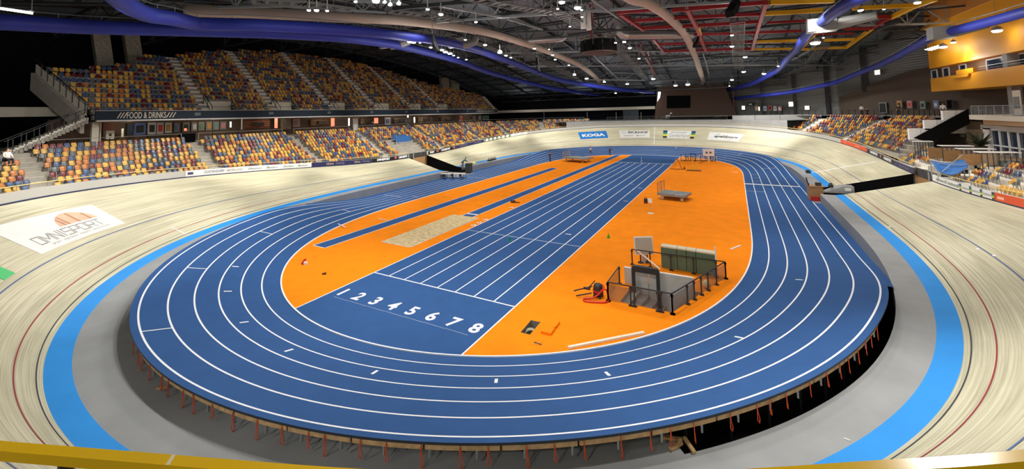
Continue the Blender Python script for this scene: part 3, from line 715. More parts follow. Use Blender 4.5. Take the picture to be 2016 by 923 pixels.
# ================================================================== building shell, concourses, right-hand buildings
M_night = mat('black curtain', (.006, .007, .010), .95, spec=.1)
M_brown = mat('brown cladding', srgb(88, 74, 62), .8, noise=.18, nscale=14., bump=.4, bscale=30)
M_brown2 = mat('brown wall far', srgb(76, 54, 38), .7, noise=.15, nscale=5.)
M_gwall = mat('grey wall panel', srgb(150, 150, 146), .7, noise=.06, nscale=1.)
M_amber = mat('amber wall', srgb(232, 160, 16), .55)
M_glassd = mat('dark window glass', srgb(38, 52, 70), .08, spec=.7)
M_peach = mat('peach soffit', srgb(222, 190, 150), .7)
M_glass = mat('clear glass', (.4, .46, .46), .05, alpha=.12, spec=.5)
M_lamp = mat('lamp glow', (1, 1, 1), .5, emit=(1, .98, .93), estr=14.)
M_lampw = mat('window daylight', (1, 1, 1), .5, emit=(1, .97, .92), estr=3.)
M_wood2 = mat('brown timber door', srgb(168, 128, 84), .6, noise=.12, nscale=4.)
def corr(name, col, sc=18.):
    m = bpy.data.materials.new(name); m.use_nodes = True; nt = m.node_tree; b = nt.nodes['Principled BSDF']; b.inputs['Base Color'].default_value = (*col, 1); b.inputs['Roughness'].default_value = .5; b.inputs['Metallic'].default_value = .3
    tc = nt.nodes.new('ShaderNodeTexCoord'); wv = nt.nodes.new('ShaderNodeTexWave'); wv.bands_direction = 'Z' if 'wall' in name else 'Y'; wv.inputs['Scale'].default_value = sc/10
    bp = nt.nodes.new('ShaderNodeBump'); bp.inputs['Strength'].default_value = .8; bp.inputs['Distance'].default_value = .08
    nt.links.new(tc.outputs['Object'], wv.inputs['Vector']); nt.links.new(wv.outputs['Fac'], bp.inputs['Height']); nt.links.new(bp.outputs[0], b.inputs['Normal']); return m
M_roof = corr('roof sheet', srgb(122, 132, 140), 12.); M_cwall = corr('corrugated wall', srgb(128, 128, 124), 8.)
# ---- far side planes
YF = 106.
CZ = 7.35                                        # concourse floor
mb = MB(); mb.box((-58.2, 30, 14), (.4, 170, 30)); struct('wall_left', mb, M_night)
xf = pyy(1293, 215, YF)[0]
mb = MB(); mb.box(((-58+xf)/2, YF+.5, 14), (xf+58, .4, 30)); struct('wall_far', mb, M_night)
mb = MB(); mb.box((0, -60, 10), (130, .4, 26)); struct('wall_near', mb, M_gwall)
mb = MB(); mb.box((-52, -33, CZ-.2), (13, 55, .3)); mb.box((-2, 98, CZ-.2), (118, 18, .3)); struct('floor_concourse', mb, M_conc)
# inner wall below the concourse at the far bend
mb = MB(); ts = np.linspace(.62*TV, 1.30*TV, 120); a = vtop(ts, 1.0, .55); b = vtop(ts, 1.0, absz=CZ+.05); b[:, 2] = np.maximum(b[:, 2], a[:, 2]); mb.strip(a, b); c = vtop(ts, .0, .56); mb.strip(c, a); d = vtop(ts, 10, absz=CZ+.05); mb.strip(b, d); struct('wall_far_bend', mb, M_gwall)
# balcony beam in front of the black far wall
p0, p1 = pyy(960, 218, YF-3), pyy(1290, 215, YF-3); mb = MB(); mb.box(((p0[0]+p1[0])/2, YF-3, (p0[2]+p1[2])/2), (p1[0]-p0[0], .5, .85)); struct('trim_balcony_beam', mb, M_crm)
for x in (1071, 1156, 1213, 1262): q = pyy(x, 222, YF-3.2); mb = MB(); mb.bar((q[0], q[1], CZ), (q[0], q[1], q[2]+.2), .12); struct('trim_beam_post', mb, M_gal)
a, b = pyy(1228, 240, YF-4), pyy(1256, 214, YF-4); r = thing('revolving_door', 'glazed steel doorway under the pale beam against the black far wall', 'door', ((a[0]+b[0])/2, YF-4, CZ))
mb = MB()
for f in (0, .2, .38, .5, .62, .8, 1): x = a[0]+(b[0]-a[0])*f; mb.bar((x, YF-4, CZ), (x, YF-4, CZ+2.9), .1)
mb.bar((a[0], YF-4, CZ+2.9), (b[0], YF-4, CZ+2.9), .14); mb.build('door_frame', mat('blue steel', srgb(80, 100, 122), .4, .5), r); mb = MB(); mb.box(((a[0]+b[0])/2, YF-4.02, CZ+1.45), (b[0]-a[0], .03, 2.8)); mb.build('glazing', M_glass, r)
# far railing along the concourse edge
def rail(name, lab, pts, h=1.05, m=M_gal, step=1.6, mid=3, cat='railing', r=.03):
    t = thing(name, lab, cat, pts[0]); pts = [np.array(p, float) for p in pts]; mb = MB()
    for k in [h]+[h*(i+1)/(mid+1) for i in range(mid)]: mb.tube([p+[0, 0, k] for p in pts], r if k == h else r*.5, 5)
    mb.build('rail', m, t); mb = MB()
    for p, q in zip(pts[:-1], pts[1:]):
        n = max(1, int(np.linalg.norm(q-p)/step))
        for i in range(n+1): c = p+(q-p)*i/n; mb.bar(c, c+[0, 0, h], r*1.6)
    o = mb.build('stanchion', m, t); o['kind'] = 'stuff'; return t
ts = np.linspace(.80*TV, 1.16*TV, 30); rail('concourse_railing', 'grey steel railing along the concourse above the far bend', list(vtop(ts, 2.0, absz=CZ)), m=mat('grey rail', srgb(96, 98, 98), .5, .4))
# ---- brown clad block at the far end with a dark screen
def plate(px, Y, depth, name, m, **k):
    mb = MB(); mb.prism([pyy(x, y, Y) for x, y in px], (0, depth, 0)); return struct(name, mb, m, **k)
plate([(1287, 243), (1299, 150), (1418, 150), (1432, 182), (1455, 236), (1455, 243)], YF-5, 6, 'wall_far_brown', M_brown2)
mb = MB(); mb.prism([pyy(x, y, YF-5.05) for x, y in ((1313, 189), (1359, 188), (1359, 212), (1313, 213))], (0, -.25, 0)); o = mb.build('display_screen', mat('screen off', (.004, .004, .004), .9, spec=.05), loc=pyy(1336, 200, YF-5.2)); tag(o, 'large dark switched-off screen on the brown far wall', 'screen')
mb = MB(); mb.prism([pyy(x, y, YF-5.05) for x, y in ((1294, 200), (1296, 181), (1301, 181), (1299, 192))], (0, -.05, 0)); struct('window_1', mb, M_lampw)
for (x, y, w, h, lab) in ((1315, 230, 8, 7, 'larger white notice board on the brown far wall, with a dark mark'), (1321, 223, 4, 2.5, 'small white sign above the notice board on the brown far wall')):
    p = pyy(x, y, YF-5.1); mb = MB(); mb.box(p, (w*.14, .06, h*.14)); mb.cur = 1; mb.box(p+[.15, -.04, -.1], (w*.05, .02, h*.05)); o = mb.build('wall_notice', [M_wht, M_dark], loc=p); tag(o, lab, 'sign')
mb = MB(); p = pyy(1415, 230, YF-9); mb.box(p, (2.4, .3, .5)); o = mb.build('white_sign', M_wht, loc=p); tag(o, 'low white sign on the grey wall by the far stairs', 'sign')
# ---- pale low wall and stairs right of the brown block
P1, P2 = pdp(1443, 250, 88), pdp(1600, 250, 80); mb = MB()
for (u0, u1) in ((0, .3), (.305, .62), (.625, 1)):
    a = P1+(P2-P1)*u0; b = P1+(P2-P1)*u1; mb.prism([(a[0], a[1], 5.0), (b[0], b[1], 5.0), (b[0], b[1], 8.35), (a[0], a[1], 8.35)], (.1, .3, 0))
struct('wall_far_right_low', mb, M_gwall)
s0, s1 = pdp(1436, 247, 92), pdp(1463, 228, 90); mb = MB()
for i in range(12): a = s0+(s1-s0)*i/12; b = s0+(s1-s0)*(i+1)/12; mb.prism([(a[0], a[1], a[2]-.1), (b[0], b[1], a[2]-.1), (b[0], b[1], b[2]), (a[0], a[1], b[2])], (.5, 1.6, 0))
struct('floor_far_stairs', mb, M_step)
mb = MB()
for d in (0, 2.2): 
    for h in (.9, .5): mb.bar(s0+[.2*d, d-1, h], s1+[.2*d, d-1, h], .06)
o = mb.build('stair_handrail', M_blkm, loc=s0); tag(o, 'black double handrail on the short stair beside the far brown wall', 'handrail')
# ---- right-hand outer walls: corrugated grey, then brown
W1, W2, W3 = pyy(1425, 200, YF)[:2], pdp(1650, 200, 84)[:2], pdp(1836, 200, 62)[:2]
W4 = W3+(W3-W2)*1.6
RC = 8.15
def wallseg(name, a, b, z0, z1, m, th=.3, z1b=None):
    a, b = np.array(a), np.array(b); n = np.array((-(b-a)[1], (b-a)[0])); n = n/np.linalg.norm(n)*-th; mb = MB()
    mb.prism([(*a, z0), (*b, z0), (*b, z1b or z1), (*a, z1)], (*(-n), 0)); return struct(name, mb, m)
wallseg('wall_right_corrugated', W1, W2, 4, 24, M_cwall)
B = pdp(1656, 190, 82)[:2]
def on(a, b, x):
    """point of the plan line a-b in picture column x"""
    a, b = np.array(a), np.array(b); best = min(np.linspace(0, 1, 400), key=lambda f: abs(proj((*(a+(b-a)*f), 10.))[0]-x)); return a+(b-a)*best
def zat(p, y):
    """height at plan point p seen in picture row y"""
    best = min(np.linspace(0, 30, 1500), key=lambda z: abs(proj((p[0], p[1], z))[1]-y)); return best
mb = MB(); a, b = on(W2, W3, 1658), np.array(W4); n = np.array((-.9, -.4))*.5
mb.prism([(*(a+n), 4), (*(b+n), 4), (*(b+n), 17.5), (*(on(W2, W3, 1800)+n), zat(on(W2, W3, 1800), 140)), (*(a+n), zat(a, 190))], (.4, .3, 0)); struct('wall_right', mb, M_brown)
wallseg('wall_right_upper', W2, W4, 4, 24, M_cwall)
mb = MB(); ts = np.linspace(ex+.5, 1.0*TV, 80); q = vtop(ts, np.where(ts > .82*TV, 4.5, 7.3), absz=RC); 
far_ = np.array([np.array((*(W3 if f > .5 else W2), RC)) for f in np.linspace(1, 0, 80)]); e = q+np.c_[VO.at(ts)[1]*13, np.zeros(80)]; mb.strip(q, e); struct('floor_concourse_right', mb, M_conc)
ts = np.linspace(ex+.5, rt0+6, 40); rail('concourse_railing', 'dark steel fence along the top of the far right seats', list(vtop(ts, 7.9, absz=RC)), 1.0, M_blkm, 1.3, 3)
# columns, windows, posters on the corrugated wall
def col(x, y0, y1, wd, seg=(W1, W2), m=M_blkm, off=-.6):
    p = on(*seg, x); z0, z1 = zat(p, y1), zat(p, y0); mb = MB(); p = p+np.array((-.5, -.4))
    mb.bar((*p, z0-1), (*p, z1), wd, wd*1.3); return struct('trim_column', mb, m)
for x, y0, y1, w, m in ((1635, 90, 226, .55, M_blkm), (1569, 100, 224, .45, M_blkm), (1505, 120, 222, .4, M_blkm), (1450, 175, 232, .5, mat('wine steel', srgb(90, 22, 30), .5)), (1710, 60, 170, .55, M_blkm)):
    col(x, y0, y1, w, (W1, W2) if x < 1650 else (W2, W3), m)
def wallthing(name, x, y, wpx, hpx, seg, mats, lab, cat, off=-.35, frame=True):
    p = on(*seg, x); d = proj((*p, 10.))[2]; z = zat(p, y); dr = (np.array(seg[1])-np.array(seg[0])); dr /= np.linalg.norm(dr); n = np.array((-dr[1], dr[0])); n = n if n @ (CAM[:2]-p) > 0 else -n
    c = math.cos(math.atan2(*(p-CAM[:2])[::1])-math.atan2(*dr)) ; k = max(.35, abs(np.cross(dr, (p-CAM[:2])/np.linalg.norm(p-CAM[:2])))); w = .72*wpx*d/CF/k; h = .9*hpx*d/CF; q = p+n*abs(off); ang = math.atan2(dr[1], dr[0])
    t = thing(name, lab, cat, (*q, z)); mb = MB(); mb.box((*q, z), (w, .08, h), ang); mb.build('frame', mats[0], t); mb = MB(); mb.box((*(q+n*.05), z), (w*.82, .04, h*.84), ang); mb.build('panel', mats[1], t)
    if len(mats) > 2: mb = MB(); mb.box((*(q+n*.08), z-h*.05), (w*.5, .03, h*.45), ang); mb.build('picture', mats[2], t)
    return t
M_frm = mat('pale frame', srgb(200, 176, 140), .6)
for x, y, w, h, lab in ((1466, 212, 8, 9, 'small framed window, leftmost lit square on the far grey corrugated wall'), (1495, 214, 8, 9, 'bright square window beside the green exit sign on the far grey wall'), (1560, 205, 11, 11, 'bright square window with a timber surround, left of the black column'), (1591, 212, 11, 9, 'bright square window just right of the black column on the grey wall'), (1744, 142, 12, 11, 'small lit window high on the grey wall above the brown one')):
    wallthing('lit_window', x, y, w, h, (W1, W2) if x < 1650 else (W2, W3), [M_frm, M_lampw], lab, 'window', off=-.4 if x < 1650 else -.9)
wallthing('exit_sign', 1480, 205, 15, 7, (W1, W2), [M_blkm, mat('exit green', srgb(30, 70, 58), .5), mat('exit pictogram', (.7, .8, .75), .5)], 'dark green exit sign with a pale pictogram on the far corrugated wall', 'exit sign')
cols = {'red': srgb(196, 52, 44), 'white': srgb(200, 200, 200), 'ochre': srgb(190, 140, 60), 'teal': srgb(110, 140, 130), 'blue': srgb(90, 110, 170), 'pink': srgb(200, 130, 130), 'black': srgb(34, 34, 38), 'green': srgb(80, 130, 90), 'grey': srgb(130, 130, 126)}
def pm(c): return mat('print '+c, cols[c], .5)
for x, y, c, d, lab in ((1506, 213, 'ochre', 'white', 'ochre poster right of the second bright window on the far right concourse'), (1523, 213, 'white', 'blue', 'pale poster left of the red one on the far right concourse'), (1533, 212, 'red', 'black', 'red poster in the row on the far right concourse'), (1543, 213, 'white', 'grey', 'white poster right of the red one on the far right concourse'), (1552, 213, 'pink', 'white', 'pink poster at the right end of the far row')):
    wallthing('poster', x, y, 8, 11, (W1, W2), [pm('grey'), pm(c), pm(d)], lab, 'poster', off=-3)
for x, y, c, d, lab in ((1787, 205, 'ochre', 'black', 'ochre poster on the brown right wall, leftmost of four'), (1807, 205, 'pink', 'red', 'pink poster on the brown right wall, second of four'), (1834, 206, 'teal', 'black', 'pale green poster on the brown right wall, third of four'), (1861, 205, 'blue', 'white', 'blue poster on the brown right wall, rightmost of four')):
    wallthing('poster', x, y, 10, 17, (W2, W4), [pm('grey'), pm(c), pm(d)], lab, 'poster', off=-1.2)
t = wallthing('lift_door', 1749, 212, 15, 24, (W2, W3), [M_gal, M_blkm], 'grey framed doorway in the brown right wall behind the seats', 'door', off=-.9)
wallthing('dark_doorway', 1889, 205, 10, 22, (W2, W4), [M_blkm, M_blk], 'narrow black doorway in the brown wall below the amber block', 'door', off=-1.2)
# ---- amber block on the right
AX = 46.
ya = pxx(1832, 160, AX)[1]; yb = ya-60
za = [pxx(1832, y, AX)[2] for y in (62, 135, 155, 181)]
mb = MB(); mb.box((AX+4, (ya+yb)/2, (za[3]+za[2])/2), (8, ya-yb, za[2]-za[3])); struct('wall_amber_lower', mb, M_amber)
mb = MB(); mb.box((AX+4, (ya+yb)/2, (za[1]+za[0]+1)/2), (8, ya-yb, za[0]+1-za[1])); struct('wall_amber_upper', mb, M_amber)
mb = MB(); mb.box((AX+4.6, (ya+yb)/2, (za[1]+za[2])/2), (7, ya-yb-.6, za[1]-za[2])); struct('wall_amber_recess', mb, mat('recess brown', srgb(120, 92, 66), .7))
for i, (x0, x1, lab) in enumerate(((1834, 1845, 'narrow framed window at the far corner of the amber block'), (1857, 1869, 'second framed window from the far corner of the amber block'), (1890, 1903, 'third framed window of the amber block, above the notch'), (1945, 1984, 'wide dark window of the amber block left of the grey pier'), (1998, 2030, 'wide dark window of the amber block right of the grey pier'))):
    p, q = pxx(x0, 145, AX+1.05), pxx(x1, 145, AX+1.05); t = thing('block_window', lab, 'window', (AX+1.05, (p[1]+q[1])/2, za[2])); mb = MB(); z0, z1 = za[2]+.1, za[1]-.12
    for y in (p[1], q[1]): mb.bar((AX+1.05, y, z0), (AX+1.05, y, z1), .12)
    for z in (z0, z1): mb.bar((AX+1.05, p[1], z), (AX+1.05, q[1], z), .12)
    mb.build('window_frame', M_wht, t); mb = MB(); mb.box((AX+1.08, (p[1]+q[1])/2, (z0+z1)/2), (.03, abs(q[1]-p[1])-.1, z1-z0-.1)); mb.build('pane', M_glassd, t)
mb = MB(); p = pxx(1990, 140, AX+.5); mb.bar((AX+.6, p[1], za[2]), (AX+.6, p[1], za[1]), .9, .9); p = pxx(1999, 190, AX+1.5); mb.bar((AX+1.5, p[1], 7), (AX+1.5, p[1], za[3]), .8, .8); struct('trim_pier', mb, M_gwall)
mb = MB(); p, q = pxx(1880, 160, AX-.05), pxx(1912, 158, AX-.05); mb.prism([(AX-.05, p[1], za[2]-.05), (AX-.05, q[1], za[2]-.05), (AX-.05, q[1]+.4, za[2]-.42), (AX-.05, p[1]+.1, za[2]-.42)], (-.15, 0, 0)); mb.box((AX+.1, (p[1]+q[1])/2-.6, za[2]+.28), (.3, 4.2, .55)); struct('trim_amber_notch', mb, M_amber)
mb = MB(); mb.bar((AX+.1, pxx(1925, 140, AX)[1], za[2]+.55), (AX+.1, yb, za[2]+.55), .05); mb.bar((AX+.1, pxx(1925, 140, AX)[1], za[2]+.28), (AX+.1, yb, za[2]+.28), .02); o = mb.build('balcony_rail', M_gal, loc=(AX, ya-10, za[2])); tag(o, 'slim steel rail along the amber balcony on the right', 'railing')
mb = MB(); mb.box((AX+4, ya-30, za[0]+4), (8.2, 60, 6.5)); struct('wall_amber_top', mb, mat('amber top', srgb(196, 128, 50), .6))
# ---- below the amber block: balcony slab, glazed rail, big window, brown wall, plant
SX = 43.5
yc = pxx(1907, 232, SX)[1]; zc = pxx(1907, 226, SX)[2]; 
mb = MB(); mb.box((SX+4, yc-15, zc-.25), (8, 30, .5)); mb.cur = 1; mb.box((SX+4.5, yc-15.4, zc-.75), (7.5, 29, .55)); struct('floor_balcony', mb, [M_crm, M_peach])
t = thing('glass_balustrade', 'frameless glass balustrade with grey posts on the pale balcony edge', 'balustrade', (SX+.15, yc-7, zc))
mb = MB()
for k in range(9): y = yc-.3-k*1.5; mb.bar((SX+.15, y, zc), (SX+.15, y, zc+1.0), .05)
mb.bar((SX+.15, yc-.3, zc+1.0), (SX+.15, yc-14, zc+1.0), .05); mb.build('post', M_gal, t)['kind'] = 'stuff'
mb = MB(); mb.box((SX+.15, yc-7, zc+.5), (.02, 13.6, .9)); mb.build('glass', M_glass, t)
mb = MB(); mb.box((SX+7, yc-12, (zc+za[3])/2), (.3, 40, za[3]-zc+1.)); struct('wall_lounge', mb, mat('lounge brown', srgb(74, 54, 42), .8, noise=.3, nscale=1.))
p = pxx(2003, 205, SX+.4); t = thing('banner_stand', 'pale roll-up banner with a grey picture standing on the right balcony', 'banner', (p[0], p[1], zc)); mb = MB(); mb.box((p[0], p[1], zc+1.25), (.06, 1.15, 2.3)); mb.build('panel', M_crm, t); mb = MB(); mb.box((p[0]-.05, p[1], zc+1.25), (.02, .9, 1.1)); mb.build('picture', pm('grey'), t); mb = MB(); mb.box((p[0], p[1], zc+.06), (.3, 1.2, .1)); mb.build('foot', M_gal, t)
WX = 45.5
wy0, wy1 = pxx(1948, 275, WX)[1], pxx(2040, 275, WX)[1]; wz1, wz0 = pxx(1960, 256, WX)[2], 3.2
t = thing('tall_window', 'white framed window wall under the pale balcony at the right edge', 'window', (WX, (wy0+wy1)/2, wz0)); mb = MB(); n = 5
for i in range(n+1): y = wy0-.5+(wy1-wy0)*i/n; mb.bar((WX, y, wz0), (WX, y, wz1), .13)
for z in (wz0, wz0+(wz1-wz0)*.55, wz1): mb.bar((WX, wy0-.5, z), (WX, wy1-.5, z), .13)
mb.box((WX+.05, wy0+.3, (wz0+wz1)/2), (.2, 1.6, wz1-wz0+.3)); mb.box((WX+.05, (wy0+wy1)/2, wz1+.25), (.2, abs(wy1-wy0)+3, .5)); mb.build('window_frame', M_wht, t); mb = MB(); mb.box((WX+.1, (wy0+wy1)/2, (wz0+wz1)/2), (.03, abs(wy1-wy0), wz1-wz0)); mb.build('glazing', M_glassd, t)
mb = MB(); mb.box((WX+.4, yc-6, 4.5), (.3, 50, 6.4)); struct('wall_right_lower', mb, mat('taupe render', srgb(128, 108, 84), .8, noise=.08, nscale=2.))
# potted plant
p = pxx(1930, 280, WX-2.6); random.seed(2); t = thing('potted_palm', 'dark green bushy palm against the brown wall beside the tall window', 'plant', (p[0], p[1], p[2]-1.2)); mb = MB(); mb.lathe((p[0], p[1], p[2]-1.2), [(.35, 0), (.5, .8), (.45, .8), (.42, .7)], 12); mb.build('pot', M_dark, t)
mb = MB()
for i in range(70):
    a = random.uniform(0, 6.28); L = random.uniform(1.2, 2.5); e = random.uniform(.3, 1.35); b = np.array((p[0], p[1], p[2]-.4)); pr = None
    for k in range(5):
        f = k/4; q = b+np.array((math.cos(a)*L*f*math.cos(e)*.8, math.sin(a)*L*f, L*f*math.sin(e)-.5*f*f)); w = .10*math.sin(3.14*min(f+.12, .98)); s = np.array((-math.sin(a)*w, math.cos(a)*w, 0))
        if pr is not None: mb.quad(pr[0], q-s, q+s, pr[1])
        pr = (q-s, q+s)
mb.build('fronds', mat('palm leaf', srgb(40, 52, 28), .6), t)
p = pxx(1887, 267, WX-.1); mb = MB(); mb.box((WX+.2, p[1], p[2]), (.08, .8, .38)); o = mb.build('wall_notice', M_crm, loc=(WX, p[1], p[2])); tag(o, 'small cream notice on the taupe wall below the black ramp side', 'sign')
# black ramp side and the white stepped cabinets along it
RY = 45.
mb = MB(); mb.prism([pyy(x, y, RY) for x, y in ((1799, 272), (1907, 214), (1910, 243), (1835, 281))], (0, .15, 0)); o = mb.build('ramp_side', M_blk, loc=pyy(1860, 250, RY)); tag(o, 'black sloping panel beside the stair down from the right concourse', 'stair panel')
for i, (x0, x1, y0, y1, lab) in enumerate(((1857, 1905, 217, 236, 'white cabinet, topmost of the three stepped along the black ramp'), (1821, 1868, 236, 256, 'white cabinet, middle of the three stepped along the black ramp'), (1791, 1834, 253, 275, 'white cabinet, lowest of the three stepped along the black ramp'))):
    a, b, c, d = (pyy(x, y, RY+.5) for x, y in ((x0, y1), (x1, y1), (x1, y0), (x0, y0))); zt_ = c[2]
    t = thing('white_cabinet', lab, 'cabinet', (a+b)/2, 'white cabinets by the ramp'); mb = MB(); mb.prism([a, b, (b[0], b[1], zt_), (a[0], a[1], zt_)], (0, .5, 0)); mb.build('body', M_wht, t)
    mb = MB(); mb.bar(((a+b)/2)+[0, -.01, .02], ((c+d)/2)+[0, -.01, 0], .02); mb.build('door_gap', M_gal, t)
# ---- near right terrace: tiers, seats, railed boxes
TR = [(.75+.92*j, .30+.36*j) for j in range(4)]
def terr(t0, t1, name):
    ts = np.linspace(t0, t1, 60); mb = MB()
    for j, (o, z) in enumerate(TR):
        a = vtop(ts, o-.3, absz=2.9+z); b = vtop(ts, o+.62 if j < 3 else o+1.2, absz=2.9+z); mb.strip(a, b); c = vtop(ts, o-.3, absz=2.9+z-.38); mb.strip(c, a)
        mb.quad(a[-1], b[-1], b[-1]-[0, 0, 1], a[-1]-[0, 0, 1]); mb.quad(a[0], b[0], b[0]-[0, 0, 1], a[0]-[0, 0, 1])
    a = vtop(ts, TR[-1][0]+1.2, absz=2.9+TR[-1][1]); b = vtop(ts, 10, absz=2.9+TR[-1][1]); mb.strip(a, b, 1)
    return struct(name, mb, [M_step, M_wood2])
tmid = vt_top(1722, .9, .9, -.3*TV, .8*TV)
terr(-.55*TV, gR0-.4, 'floor_terrace_near'); terr(gR1+.6, tmid, 'floor_terrace_mid')
random.seed(21)
for (t0, t1, rows, bid) in ((-.42*TV, gR0-1.0, 4, 0), (gR1+1.2, tmid-.8, 4, 1)):
    for j in range(rows):
        o, z = TR[j]; ts = np.linspace(t0, t1, 900); L = rowlen(ts, o); s = .4+random.random(); cnt = 0; c = 0
        while s < L[-1]-.3:
            t = np.interp(s, L, ts); p = vtop(t, o+.1, absz=2.9+z)[0]; n = VO.at(np.array([t]))[1][0]; c += 1
            SEATS.append([p[0], p[1], p[2], facing(n), pick() if j else (0 if random.random() < .7 else 3), ('V', bid), rows-j, c]); cnt += 1; s += .56
            if cnt >= random.choice((5, 6, 7, 8)): s += 1.5; cnt = 0
random.seed(4)
for i, (x0, x1, yy, zt_, lab) in enumerate(((1800, 1838, 279, 5.9, 'pale ledge on slim posts at the foot of the black ramp, furthest box'), (1855, 1919, 288, 5.75, 'pale ledge on dark posts, second box along the right terrace'), (1893, 1962, 294, 5.7, 'pale ledge on dark posts, third box along the right terrace'), (1932, 2012, 301, 5.65, 'pale ledge on dark posts, nearest box along the right terrace'))):
    a, b = pz(x0, yy, zt_), pz(x1, yy+.5, zt_); d = b-a; L = np.linalg.norm(d); d /= L; n = np.array((-d[1], d[0], 0)); n = n if n @ (CAM-a) < 0 else -n; z0 = 2.9+TR[-1][1]
    t = thing('terrace_box', lab, 'railed box', ((a+b)/2*[1, 1, 0]+[0, 0, z0])); mb = MB(); mb.prism([a, b, b+n*.9, a+n*.9], (0, 0, .06)); mb.build('ledge', M_wht, t)
    for k in range(8): q = a+d*L*k/7; mb = MB(); mb.bar((q[0], q[1], z0), (q[0], q[1], zt_), .05); mb.build('post', M_blkm, t)
    if i: mb = MB(); q = [a+n*2.6, b+n*2.6]; mb.prism([(q[0][0], q[0][1], z0), (q[1][0], q[1][1], z0), (q[1][0], q[1][1], zt_-.35), (q[0][0], q[0][1], zt_-.35)], n*.05); mb.build('rear_panel', M_wood2, t)
    mb = MB(); mb.prism([(a[0], a[1], z0+.1), (b[0], b[1], z0+.1), (b[0], b[1], zt_-.1), (a[0], a[1], zt_-.1)], n*.02); mb.build('glass', M_glass, t)
# ---- gates at both passages
for nm, side, t, lab in (('l', -1, .5*(gL0+gL1), 'left'), ('r', 1, .5*(gR0+gR1), 'right')):
    q = vtop(t, .35)[0]; yA, yB = GY0-.1, GY1+.1; z0 = 0.03; X = q[0]
    th = thing('passage_gate', f'brown timber gate in a grey frame closing the passage under the {lab} seats', 'gate', (X, (yA+yB)/2, z0)); mb = MB(); mb.box((X, yA+(yB-yA)*.62, 1.35), (.12, (yB-yA)*.66, 2.6)); mb.build('gate_leaf', M_wood2, th)
    mb = MB(); mb.box((X, yA+(yB-yA)*.15, 1.35), (.12, (yB-yA)*.24, 2.6)); mb.build('dark_leaf', M_blk, th)
    for y in (yA, yA+(yB-yA)*.28, yB): mb = MB(); mb.bar((X-.1*side, y, 0.03), (X-.1*side, y, 3.4), .2); mb.build('post', M_gwall if y < yB else M_wood2, th)
    mb = MB(); mb.box((X-.05*side, (yA+yB)/2, 3.05), (.16, yB-yA, .75)); mb.build('header', M_dark, th)
    if side < 0: mb = MB(); fit_text(mb, 'OMNISPORT', .5, lambda u, v: (X+.05, u, 3.05+v), yA+1.4, yB-.3); mb.build('lettering', M_wht, th)
# blue canopies over the gates
M_blucl = mat('blue canopy cloth', srgb(48, 104, 170), .6)
p0, p1 = pxx(779, 281, -33.5), pxx(808, 279, -33.5)
t = thing('blue_cabin', 'small blue railed cabin above the gate among the left seats', 'cabin', (p0+p1)/2); zc_ = p0[2]; mb = MB()
mb.box((-33.5, (p0[1]+p1[1])/2, zc_+.55), (.08, p1[1]-p0[1], 1.1)); mb.box((-34.6, (p0[1]+p1[1])/2, zc_+.7), (.08, p1[1]-p0[1], 1.2)); mb.build('cloth_panel', M_blucl, t); mb = MB(); mb.box((-34, (p0[1]+p1[1])/2, zc_-.1), (1.4, p1[1]-p0[1]+.4, .3)); mb.build('platform', M_gwall, t); mb = MB()
for y in (p0[1], p1[1]):
    mb.bar((-33.4, y, max(4.7, zc_-6)), (-33.4, y, zc_+1.3), .06); mb.bar((-34.7, y, max(4.7, zc_-6)), (-34.7, y, zc_+1.3), .06)
mb.bar((-33.4, p0[1], zc_+.1), (-31.6, p1[1]+.6, zc_-1.6), .05); mb.build('post', M_gal, t)
t0 = .5*(gR0+gR1); q = vtop(t0, 1.9, absz=4.6)[0]
t = thing('blue_canopy', 'blue cloth canopy slung between sloping poles over the right gate', 'canopy', q); mb = MB(); nu, nv_ = 10, 6; A, B2, C2, D = (np.array(pdp(x, y, d)) for x, y, d in ((1832, 315, 36.5), (1896, 313, 34.5), (1907, 326, 33.2), (1846, 336, 34.8)))
g = [(A*(1-u)+B2*u)*(1-v)+(D*(1-u)+C2*u)*v-np.array((0, 0, .55*math.sin(3.14*u)*(.5+.5*v))) for u in np.linspace(0, 1, nu) for v in np.linspace(0, 1, nv_)]
mb.add(g, [(i*nv_+j, (i+1)*nv_+j, (i+1)*nv_+j+1, i*nv_+j+1) for i in range(nu-1) for j in range(nv_-1)]); o = mb.build('canopy_cloth', M_blucl, t, smooth=True); md = o.modifiers.new('s', 'SOLIDIFY'); md.thickness = .03
mb = MB(); mb.bar(D-[0, 0, .4], B2+[0, 0, .4], .05); mb.bar(A-[0, 0, .3], C2+[0, 0, .1], .05); mb.build('pole', M_gal, t); mb = MB()
for P in (A, B2, C2, D): mb.bar((P[0], P[1], 3.3), P, .06)
mb.build('leg', M_gal, t)
# ---- left concourse: back wall, posters, kiosks, rails
KX = -45.4
mb = MB(); mb.box((KX-.3, (UY0+UY1)/2, 8.9), (.4, UY1-UY0+4, 3.2)); struct('wall_concourse_left', mb, mat('concourse wall', srgb(92, 74, 60), .8, noise=.3, nscale=.35))
mb = MB(); mb.box((KX+3.4, (UY0+UY1)/2, 10.22), (7.2, UY1-UY0, .12)); struct('ceiling_concourse', mb, M_wht)
def kbox(name, x0, x1, y0, y1, parts, lab, cat, dep=.15, X=KX, group=None):
    """box standing against the concourse wall, outlined by picture corners; parts: (name, material, inset, extra depth)"""
    a, b = pxx(x0, y1, X), pxx(x1, y0, X); t = thing(name, lab, cat, (X, (a[1]+b[1])/2, a[2]), group); w = b[1]-a[1]; h = b[2]-a[2]
    for nm, m, ins, e in parts:
        mb = MB(); mb.box((X+dep/2+e, (a[1]+b[1])/2, (a[2]+b[2])/2), (dep, max(.05, w-2*ins*w), max(.05, h-2*ins*h))); mb.build(nm, m, t)
    return t
